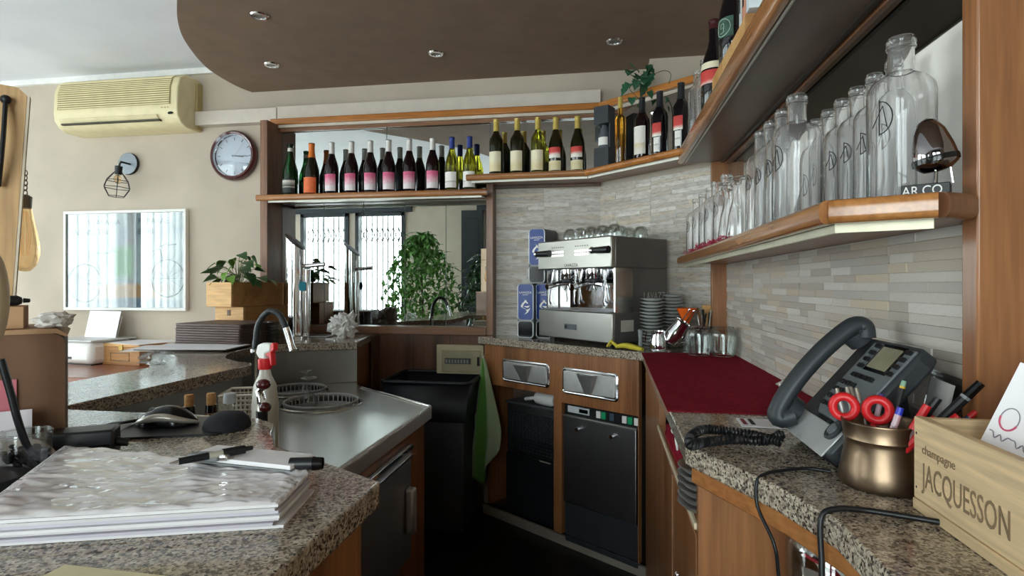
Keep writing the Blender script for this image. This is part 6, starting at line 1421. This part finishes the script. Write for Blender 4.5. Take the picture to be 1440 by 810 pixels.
# glass jar of sachets in the knee space
t = thing('storage_jar', 'big glass jar of red and white sachets under the worktop', 'jar', (.338, .925, .6605)); t.scale = (1, 1, .9)
JG = thin_glass('jar_glass', '#f7f9f8', .07)
o_ = [(.001, 0), (.058, 0), (.062, .008), (.062, .19), (.056, .205), (.050, .212), (.050, .225), (.054, .23)]; i_ = [(r - .003 if r > .01 else .001, max(z, .005)) for r, z in o_[::-1]]
obj('glass', B().lathe(o_ + i_, 36, caps=False).mesh('glass', JG, 50), t)
obj('lid', B().lathe([(.056, .231), (.058, .234), (.058, .243), (.03, .250), (.012, .252), (.010, .262), (.001, .264)], 30).mesh('lid', JG, 50), t)
obj('rim_ring', B().tube([(x, y, .2295) for x, y in arc(0, 0, .054, 0, 2 * PI, 36)[:-1]], .002, 6, closed=True).mesh('rim_ring', CLEAR), t)
SAC = [plain('red_sachet', '#a8202e', .6), plain('white_sachet', '#e6e0da', .6)]; random.seed(9)
sm_ = [B().cbox((0, 0, 0), (.05, .030, .004)).mesh('sachet', m_) for m_ in SAC]
for k in range(34):
    a = random.uniform(0, 6.28); r = .028 * math.sqrt(random.random()); q = tag(obj('sachet', sm_[k % 2], None, (.338 + r * math.cos(a), .925 + r * math.sin(a), .6605 + .018 + k * .0044), (random.uniform(-.5, .5), random.uniform(-.5, .5), a)), '%s sugar sachet inside the storage jar' % ('red', 'white')[k % 2], 'sachet', ('red sachets in the jar', 'white sachets in the jar')[k % 2])
# open shelf slot: red cloth, trays
t = thing('folded_cloth', 'burgundy folded cloth lying in the open shelf slot', 'cloth', (.18, 1.40, SHZ + .0005)); bx('fold', BURG, t, -.012, .20, -.10, .26, 0, .02, .006); bx('fold', BURG, t, -.010, .19, -.09, .25, .0201, .04, .006)
for k in range(6):
    t = thing('ashtray', 'round glass and steel dish stacked in the shelf slot, %s' % ['lowest', 'second from below', 'third from below', 'fourth from below', 'fifth from below', 'topmost'][k], 'dish', (.198, 1.14, SHZ + .0005 + k * .014), .2 * k, 'dishes in the shelf slot')
    def ash(t):
        obj('dish_body', B().lathe([(.001, 0), (.045, 0), (.056, .010), (.058, .0125), (.053, .0125), (.042, .004), (.001, .004)], 26, caps=False).mesh('dish_body', STEELN, 50), t); obj('rim', B().tube([(x, y, .0115) for x, y in arc(0, 0, .057, 0, 2 * PI, 26)[:-1]], .0016, 5, closed=True).mesh('rim', CLEAR), t)
    stamp('ash', ash, t)
t = thing('folded_napkin', 'white napkin bundle hanging at the worktop corner', 'napkin', (.155, 1.30, .905)); obj('fall', B().tube([(0, 0, 0), (.002, -.002, -.02), (.004, -.004, -.04)], [.006, .010, .006], 10, flat=.4).mesh('fall', WHITE, 60), t); obj('knot', B().ball((-.002, 0, .002), .008).mesh('knot', WHITE, 60), t)
# ================= LEFT FOREGROUND =================
zl = ZC + .0005
# stack of plastic wrapped paper
SL = plain('plastic_sleeve', '#d6d2d4', .12, trans=.35, var=0, ior=1.3)
q0 = az(395, 752, ZC)
st_ = thing('paper_stack', 'stack of paper in crinkled plastic sleeves on the near left granite', 'paper stack', (-.46, .60, zl), .0)
random.seed(2)
A = [az(-60, 775, ZC), az(395, 745, ZC), az(440, 672, ZC + .02), az(90, 652, ZC)]
base = [(p.x + .46, p.y - .60) for p in (A[0], A[1], A[2], A[3])]
def shrink(d, dx=0, dy=0): cx = sum(p[0] for p in base) / 4; cy = sum(p[1] for p in base) / 4; return [(cx + (x - cx) * (1 - d) + dx, cy + (y - cy) * (1 - d) + dy) for x, y in base]
for k in range(7):
    o = obj('paper_sheaf', B().prism(shrink(.015 + .012 * (k % 3), random.uniform(-.004, .004), random.uniform(-.004, .004)), k * .0042, k * .0042 + .0034).mesh('paper_sheaf', (PAPER, plain('lilac_sheaf', '#cfcbd6', .7, var=.02), plain('grey_sheaf', '#dcd8da', .5, var=.02))[k % 3], 0), st_)
# the crinkled sleeve on top
n, mm = 110, 64; cos = []; idx = []; P4 = [Vector((x, y, 0)) for x, y in shrink(.012)]
for i in range(n + 1):
    for j in range(mm + 1):
        u, v = i / n, j / mm; p = (P4[0] * (1 - u) + P4[1] * u) * (1 - v) + (P4[3] * (1 - u) + P4[2] * u) * v
        e = min(u, 1 - u, v, 1 - v); q = Vector((p.x * 11 + p.y * 7, p.y * 36 - p.x * 6, 0))
        w_ = NZ.noise(q * .7) * .4 + abs(NZ.noise(q * 1.7 + Vector((5, 2, 0)))) * .6 + abs(NZ.noise(Vector((q.x * 3.5 + q.y, q.y * 2.2, 3)))) * .35
        z = .0305 + .0075 * w_ - (.006 if e < .001 else (.002 if e < .03 else 0))
        cos.append((p.x, p.y, z))
for i in range(n):
    for j in range(mm): k_ = i * (mm + 1) + j; idx.append((k_, k_ + mm + 1, k_ + mm + 2, k_ + 1))
obj('plastic_sleeve', B().faces(cos, idx).mesh('plastic_sleeve', plain('sleeve_film', '#dfdbdc', .14, var=.03, spec=.8, coat=.6), 70), st_)
# notepad, pen, marker, lighter
p = az(352, 648, ZC + .036); t = thing('note_pad', 'white notepad lying across the top of the paper stack', 'notepad', (p.x, p.y + .004, zl + .0365), -.12); bx('pages', PAPER, t, -.085, .082, -.026, .028, .0, .006, .001); bx('backing', GREYP, t, -.086, .083, -.027, .029, -.002, -.0003)
def lying(name, lab, cat, a, c, parts, z):
    A_, C_ = az(*a, ZC + z), az(*c, ZC + z); d = (C_ - A_); L_ = d.length; q = thing(name, lab, cat, (A_.x, A_.y, zl + z), 0, rot=(0, PI / 2, math.atan2(d.y, d.x)))
    for nme, mt, s0, s1, r0, r1 in parts: obj(nme, B().lathe([(r0, s0 * L_), (r1, s1 * L_)], 12).mesh(nme, mt), q)
    return q
lying('ballpoint', 'black pen lying behind the notepad', 'pen', (238, 652), (355, 630), [('tip', CHROME, 0, .1, .001, .004), ('barrel', BLACK, .1, .45, .0045, .005), ('band', ALU, .451, .62, .0048, .0048), ('grip', BLACK, .621, .9, .006, .006), ('end', BLACK, .901, 1, .0035, .003)], .050)
lying('marker', 'thick black marker at the right corner of the paper stack', 'marker', (408, 653), (454, 652), [('barrel', BLACK, 0, .7, .0085, .0085), ('cap', BLACKG, .701, 1, .0095, .008)], .040)
p = az(288, 651, ZC + .038); t = thing('lighter', 'grey lighter lying on the paper stack beside the notepad', 'lighter', (p.x - .01, p.y, zl + .040), .2); bx('case', GREYP, t, -.012, .03, -.009, .009, 0, .011, .003); bx('top', CHROME, t, .0301, .042, -.008, .008, .001, .010, .002)
# mouse mat with wrist rest, and mouse
p = az(230, 606, ZC); t = thing('mouse_mat', 'black mouse mat with padded wrist rest on the granite', 'mouse mat', (p.x, p.y + .02, zl), .35)
obj('mat', B().rbox(.24, .15, .03, 0, .004).mesh('mat', BLACK), t)
NAVY = plain('navy_fabric', '#191b22', .8, var=.1); obj('wrist_rest', B().lathe([(.050, .0005), (.050, .006), (.046, .016), (.035, .025), (.018, .030), (.001, .031)], 28, (.105, -.015, 0), sx=.85, sy=1.05).mesh('wrist_rest', NAVY), t)
p2 = p + Vector((-.015, .03, 0)); t = thing('computer_mouse', 'black and silver computer mouse on the mouse mat', 'mouse', (p2.x, p2.y, zl + .0045), .25)
def hull(z0, z1, s): return s
b = B(); cos = []; nn, kk = 20, 12
for i in range(nn + 1):
    x = -.058 + .116 * i / nn; hh = .036 * max(0, math.sin(PI * min(1, (i / nn) * .94 + .05))) ** .75; wd = .031 * max(.02, 1 - abs((i / nn) * 2 - 1) ** 3.2)
    for k_ in range(kk + 1): a = PI * k_ / kk; cos.append((x, -wd * math.cos(a), hh * math.sin(a) ** .8 + .001))
b.faces(cos, [(i * (kk + 1) + k_, i * (kk + 1) + k_ + 1, (i + 1) * (kk + 1) + k_ + 1, (i + 1) * (kk + 1) + k_) for i in range(nn) for k_ in range(kk)]); obj('shell', b.mesh('shell', BLACKG, 70), t)
b = B(); pts = [(-.058 + .116 * i / 20, -.031 * max(.1, 1 - abs((i / 20) * 2 - 1) ** 3.2) - .0008, .004 + .016 * math.sin(PI * i / 20)) for i in range(21)]; b.tube(pts, [.003 + .005 * math.sin(PI * i / 20) for i in range(21)], 8, flat=1.0); obj('silver_side', b.mesh('silver_side', plain('silver_plastic', '#b3aca2', .3, .4), 60), t)
obj('scroll_wheel', B().cyl((-.03, -.003, .028), (-.03, .003, .028), .006, None, 14).mesh('scroll_wheel', GREYP), t)
cable('grey mouse cable winding over the granite', [(p2.x - .06, p2.y - .02, zl + .006), (p2.x - .05, p2.y - .06, zl + .003), tuple(az(168, 632, ZC + .003)), tuple(az(172, 645, ZC + .003)), tuple(az(165, 655, ZC + .003))], .0018, GREYP)
cable('black cable tangle between the adapter and the mouse mat, upper', [tuple(az(128, 612, ZC + .01)), tuple(az(150, 598, ZC + .02)), tuple(az(175, 594, ZC + .012)), tuple(az(200, 590, ZC + .01))], .003)
cable('black cable curl beside the power adapter', [tuple(az(125, 606, ZC + .02)), tuple(az(138, 612, ZC + .012)), tuple(az(140, 622, ZC + .006)), tuple(az(128, 630, ZC + .004)), tuple(az(118, 624, ZC + .004))], .003)
cable('black cable lying in front of the power adapter', [tuple(az(30, 640, ZC + .004)), tuple(az(70, 640, ZC + .004)), tuple(az(110, 647, ZC + .004)), tuple(az(134, 654, ZC + .004))], .003)
# brown box monitor housing with things on it
XB, YBx = -.875, .805; BRZ = .80
def bl(x, y, z=0): return (XB + x * math.cos(BRZ) - y * math.sin(BRZ), YBx + x * math.sin(BRZ) + y * math.cos(BRZ), z)
t = thing('brown_cabinet', 'plain brown wooden box unit standing at the left edge', 'box', (XB, YBx, zl), BRZ); BRN = plain('brown_board', '#6f4f38', .6, var=.06, vscale=6)
b = B(); b.M = Matrix.Rotation(PI / 2, 4, 'X'); b.prism([(-.40, 0), (0, 0), (0, .182)] + [(-.018 + .018 * math.cos(a), .182 + .018 * math.sin(a)) for a in (.4, .8, 1.2)] + [(-.018, .200), (-.40, .200)], -.16, 0); obj('case', b.mesh('case', BRN, 25), t)
b = B(); b.M = Matrix.Rotation(PI / 2, 4, 'X'); b.prism([(-.40, .2002), (-.012, .2002), (.002, .194), (.004, .197), (-.010, .2075), (-.40, .2075)], -.165, .004); obj('top_sheet', b.mesh('top_sheet', plain('tan_board', '#a8825f', .6, var=.05), 25), t)
crumple('receipt', plain('receipt_paper', '#e3e0da', .6, var=.03), bl(-.015, .02, zl + .2080), .024, (1.1, 1.0, .55), 12, .26, 'crumpled white receipt on the corner of the brown box', 'receipt')
bxl = tag(bx('carton', plain('kraft_carton', '#b08a66', .7, var=.05), None, -.07, .065, -.03, .06, 0, .036, .001), 'flat kraft carton lying on top of the brown box', 'carton'); bxl.location = bl(-.118, .05, zl + .2080); bxl.rotation_euler = (0, 0, BRZ)
t = thing('marker', 'short black marker lying on the kraft carton', 'marker', bl(-.105, .045, zl + .2080 + .0450), 0, rot=(0, PI / 2, BRZ)); obj('barrel', B().lathe([(.008, 0), (.0085, .042), (.005, .048), (.001, .049)], 14).mesh('barrel', BLACK), t); obj('nib_cap', B().lathe([(.004, .0495), (.0032, .058), (.001, .059)], 10).mesh('nib_cap', BLACKG), t)
# tall wooden board with black strap standing behind
bo = Vector(bl(-.095, .125, zl + .2080)); r1_ = ray(38, 125); 
def bface(px, py, dy=0):
    """Point on the board's front plane (parallel to the box front) under a pixel, in the board's own frame."""
    nrm_ = Vector((-math.sin(BRZ), math.cos(BRZ), 0)); r = ray(px, py); d_ = (Vector((bo.x, bo.y, 0)).dot(nrm_) + dy) / Vector((r.x, r.y, 0)).dot(nrm_)
    w_ = Vector((r.x * d_, r.y * d_, CAMZ + r.z * d_)) - bo; return Vector((w_.x * math.cos(BRZ) + w_.y * math.sin(BRZ), -w_.x * math.sin(BRZ) + w_.y * math.cos(BRZ), w_.z))
t = thing('wooden_board', 'tall pale wooden board with black strap leaning at the left edge', 'board', bo, BRZ)
pa, pb = bface(14, 430), bface(38, 125); hgt = pb.z
b = B(); b.M = Matrix.Rotation(PI / 2, 4, 'X'); b.prism([(pa.x - .25, 0), (pa.x, 0), (pb.x, hgt - .012), (pb.x - .012, hgt), (pa.x - .25, hgt + .01)], -.022, 0); obj('panel', b.mesh('panel', wood('pale_board', '#c39a68', '#d2ab7b', 'Z', c3='#b88d5b', rough=.5, coat=.1), 20), t)
b = B(); b.M = Matrix.Rotation(PI / 2, 4, 'X'); b.prism([(pa.x + .0005, 0), (pa.x + .004, 0), (pb.x + .004, hgt - .012), (pb.x + .0005, hgt - .012)], -.022, 0); obj('edge_band', b.mesh('edge_band', plain('pale_edge', '#d9cbb4', .6), 20), t)
s0, s1, s2 = bface(8, 140, -.008), bface(4, 200, -.02), bface(-2, 262, -.008)
obj('strap', B().tube(spline([s0, s1, s2], 8), .006, 8, flat=.6).mesh('strap', BLACK), t); obj('strap_stud', B().ball(s0, .008).mesh('strap_stud', BLACK), t)
# hanging filament bulb
yb_ = .93; pt = ay(35, 290, yb_); t = thing('filament_bulb', 'large amber filament bulb hanging on a chain behind the wooden board', 'bulb', (pt.x, yb_, pt.z))
k_ = ay(35, 382, yb_).z - pt.z; h = -k_
BG = thin_glass('amber_bulb_glass', '#fbe9cc', .07)
prof = [(.010, 0), (.012, -h * .10), (.018, -h * .35), (.023, -h * .58), (.0235, -h * .72), (.018, -h * .90), (.008, -h * .99), (.001, -h)]
obj('bulb_glass', B().lathe([(r * 1.0, z) for r, z in prof], 24, caps=False).mesh('bulb_glass', BG, 60), t)
b = B()
for k in range(6): a = k * PI / 3; b.tube([(.003 * math.cos(a), .003 * math.sin(a), -.01), (.010 * math.cos(a), .010 * math.sin(a), -h * .30), (.006 * math.cos(a), .006 * math.sin(a), -h * .75)], .0004, 4)
obj('filament', b.mesh('filament', plain('filament', '#f0b050', .4, emit='#ffb45a', estr=.1, var=0)), t)
obj('socket', B().lathe([(.0105, -.004), (.0115, .018), (.006, .022), (.001, .022)], 16).mesh('socket', plain('old_brass', '#6d6455', .4, .8)), t)
b = B()
for k in range(5): b.tube([(.004 * math.cos(a) * (1 if k % 2 else .2), .004 * math.cos(a) * (.2 if k % 2 else 1), .026 + k * .0095 + .006 * math.sin(a)) for a in [2 * PI * i / 10 for i in range(10)]], .0012, 5, closed=True)
obj('chain', b.mesh('chain', MATS['old_brass']), t)
obj('bracket', B().tube([(0, 0, .074), (-.004, 0, .082), (-.02, -.01, .082), (-.06, -.03, .082)], .0025, 6).mesh('bracket', MATS['old_brass']), t)
# papers pinned low on the brown box
t = thing('price_list', 'white printed price list leaning on the brown box at the left edge', 'paper', bl(-.075, -.035, zl), 0, rot=(-.16, 0, BRZ)); bx('sheet', plain('lilac_paper', '#d9d2d6', .7, var=.02), t, -.20, .035, 0, .002, 0, .085)
for k in range(5): bx('printed_line', plain('pink_line', '#c98f9c', .7), t, -.18, -.01 - .02 * (k % 2), -.0006, -.0001, .012 + k * .014, .014 + k * .014)
t = tag(bx('pink_note', plain('pink_paper', '#c8727c', .7), None, -.10, .0, 0, .0015, 0, .13), 'pink paper note behind the price list on the brown box', 'paper'); t.location = bl(-.06, -.009, zl); t.rotation_euler = (-.05, 0, BRZ)
t = thing('receipt', 'curled long receipt lying before the brown box', 'receipt', bl(-.025, -.03, zl), BRZ)
b = B(); cos = []; n = 16
for i in range(n + 1): x = -.12 + .14 * i / n; z = .032 - .030 * max(0, (i / n - .72) / .28) ** 2; cos += [(x, -.03 + 0, z), (x, -.012, z + .010)]
obj('strip', b.faces(cos, [(2 * i, 2 * i + 2, 2 * i + 3, 2 * i + 1) for i in range(n)]).mesh('strip', plain('receipt_strip', '#dccfc9', .6, var=.03), 60), t); b = B()
for k in range(7): b.box(-.06 + k * .011, -.059 + k * .011 + .002 * (k % 2), -.029, -.0285, .033, .036)
obj('printed_marks', b.mesh('printed_marks', plain('grey_marks', '#8a7f80', .7)), t)
# power adapter
a = az(100, 648, ZC); t = thing('power_adapter', 'black power adapter brick in front of the brown box', 'adapter', (a.x, a.y + .022, zl), .55); bx('case', BLACK, t, -.045, .045, -.022, .030, 0, .044, .004); bx('ridge', BLACKG, t, -.04, .04, -.0225, -.022, .018, .021); obj('plug', B().cyl((.045, 0, .02), (.062, 0, .016), .008, .006, 12).mesh('plug', BLACK), t); obj('plug_pin', B().cyl((.062, 0, .016), (.072, 0, .013), .003, .002, 8).mesh('plug_pin', ALU), t)
p = az(133, 640, ZC); crumple('foil_scrap', plain('bright_foil', '#d9d6d2', .25, .5), (p.x, p.y, zl), .013, (1.3, 1, .6), 6, .3, 'small crumpled foil scrap beside the power adapter', 'foil')
# glass jar with dark beans at the left edge
p = az(6, 672, ZC); t = thing('glass_bowl', 'glass bowl of dark sweets at the left edge', 'bowl', (p.x, p.y + .03, zl)); t.scale = (.55, .55, .75)
o_ = [(.001, 0), (.05, 0), (.056, .006), (.060, .055), (.061, .078)]; i_ = [(r - .003 if r > .01 else .001, max(z, .005)) for r, z in o_[::-1]]
obj('bowl', B().lathe(o_ + i_, 32, caps=False).mesh('bowl', JG, 50), t); obj('rim', B().tube([(x, y, .078) for x, y in arc(0, 0, .0595, 0, 2 * PI, 32)[:-1]], .002, 6, closed=True).mesh('rim', CLEAR), t)
b = B(); random.seed(8)
for k in range(60): a = random.uniform(0, 6.28); r = .046 * math.sqrt(random.random()); b.ball((r * math.cos(a), r * math.sin(a), .012 + .034 * random.random()), .0095, (1.2, .9, .7), 8, 5)
o = obj('dark_sweets', b.mesh('dark_sweets', plain('dark_sweet', '#15141a', .25, var=.1)), t); o['kind'] = 'stuff'
# cream round lamp body at the very edge with thick black cable
pc = ay(-26, 420, .66); t = thing('table_lamp', 'cream rounded lamp body cut off by the left edge', 'lamp', (pc.x, .66, zl)); obj('foot', B().lathe([(.001, 0), (.05, 0), (.05, .012), (.012, .02), (.010, .19), (.001, .19)], 24).mesh('foot', BLACK), t)
b = B(); b.ball((0, 0, pc.z - zl), .030, (1, 1, 2.7), 24, 14); obj('shade', b.mesh('shade', plain('cream_shade', '#d9c8a6', .45, var=.03), 60), t)
cable('thick black lamp cable hanging down at the left edge', [tuple(ay(1, 505, .67)), tuple(ay(14, 550, .68)), tuple(ay(26, 595, .69)), tuple(ay(40, 630, .71)), tuple(az(64, 655, ZC + .005)), tuple(az(80, 660, ZC + .005))], .005)
# strip of adhesive tape on the granite front
a, c = az(92, 795, ZC), az(255, 800, ZC); t = tag(bx('tape_strip', plain('yellow_tape', '#d9cfa6', .5, var=.05), None, 0, c.x - a.x, -.05, 0, 0, .0006), 'strip of yellowed tape stuck to the near granite edge', 'tape'); t.location = (a.x, a.y, zl - .0002); t.rotation_euler = (0, 0, -.03)
# ================= SEEN ONLY IN THE MIRROR =================
def bush(lab, loc, h, r, n, col, seed):
    t = thing('ficus_tree', lab, 'plant', loc, 0, 'indoor trees near the windows'); rnd = random.Random(seed)
    obj('pot', B().lathe([(.001, 0), (.13, 0), (.17, .30), (.16, .30), (.14, .27), (.001, .27)], 24, caps=False).mesh('pot', plain('terracotta', '#8a5a44', .7)), t)
    obj('trunk', B().tube([(0, 0, .2), (.02, .01, h * .5), (-.01, 0, h * .85)], [.02, .016, .006], 8).mesh('trunk', plain('bark', '#5a4a38', .8)), t)
    b = B()
    for k in range(n):
        a = rnd.uniform(0, 6.28); zz = rnd.uniform(.45, h); rr = r * math.sqrt(rnd.random()) * math.sin(PI * min(1, (zz - .3) / (h - .28)) * .9 + .1) ; l = rnd.uniform(.08, .13)
        M_ = Matrix.Translation((rr * math.cos(a), rr * math.sin(a), zz)) @ Matrix.Rotation(rnd.uniform(0, 6.28), 4, 'Z') @ Matrix.Rotation(rnd.uniform(-1.2, .4), 4, 'X'); b.M = M_
        b.faces([(0, 0, 0), (-.026, l * .45, .006), (0, l, -.02), (.026, l * .45, .006), (0, l * .5, -.004)], [(0, 4, 1), (1, 4, 2), (2, 4, 3), (3, 4, 0)])
    o = obj('foliage', b.mesh('foliage', plain('ficus_leaf_' + str(seed), col, .4, var=.3, vscale=12), 0), t); o['kind'] = 'stuff'
bush('big leafy ficus beside the glazed doors, seen in the mirror', (-2.25, -.62, 0), 1.88, .48, 2000, '#55853a', 1)
bush('darker ficus by the right window, seen at the mirror edge', (-1.45, -.55, 0), 1.6, .32, 800, '#2f4d2b', 2)
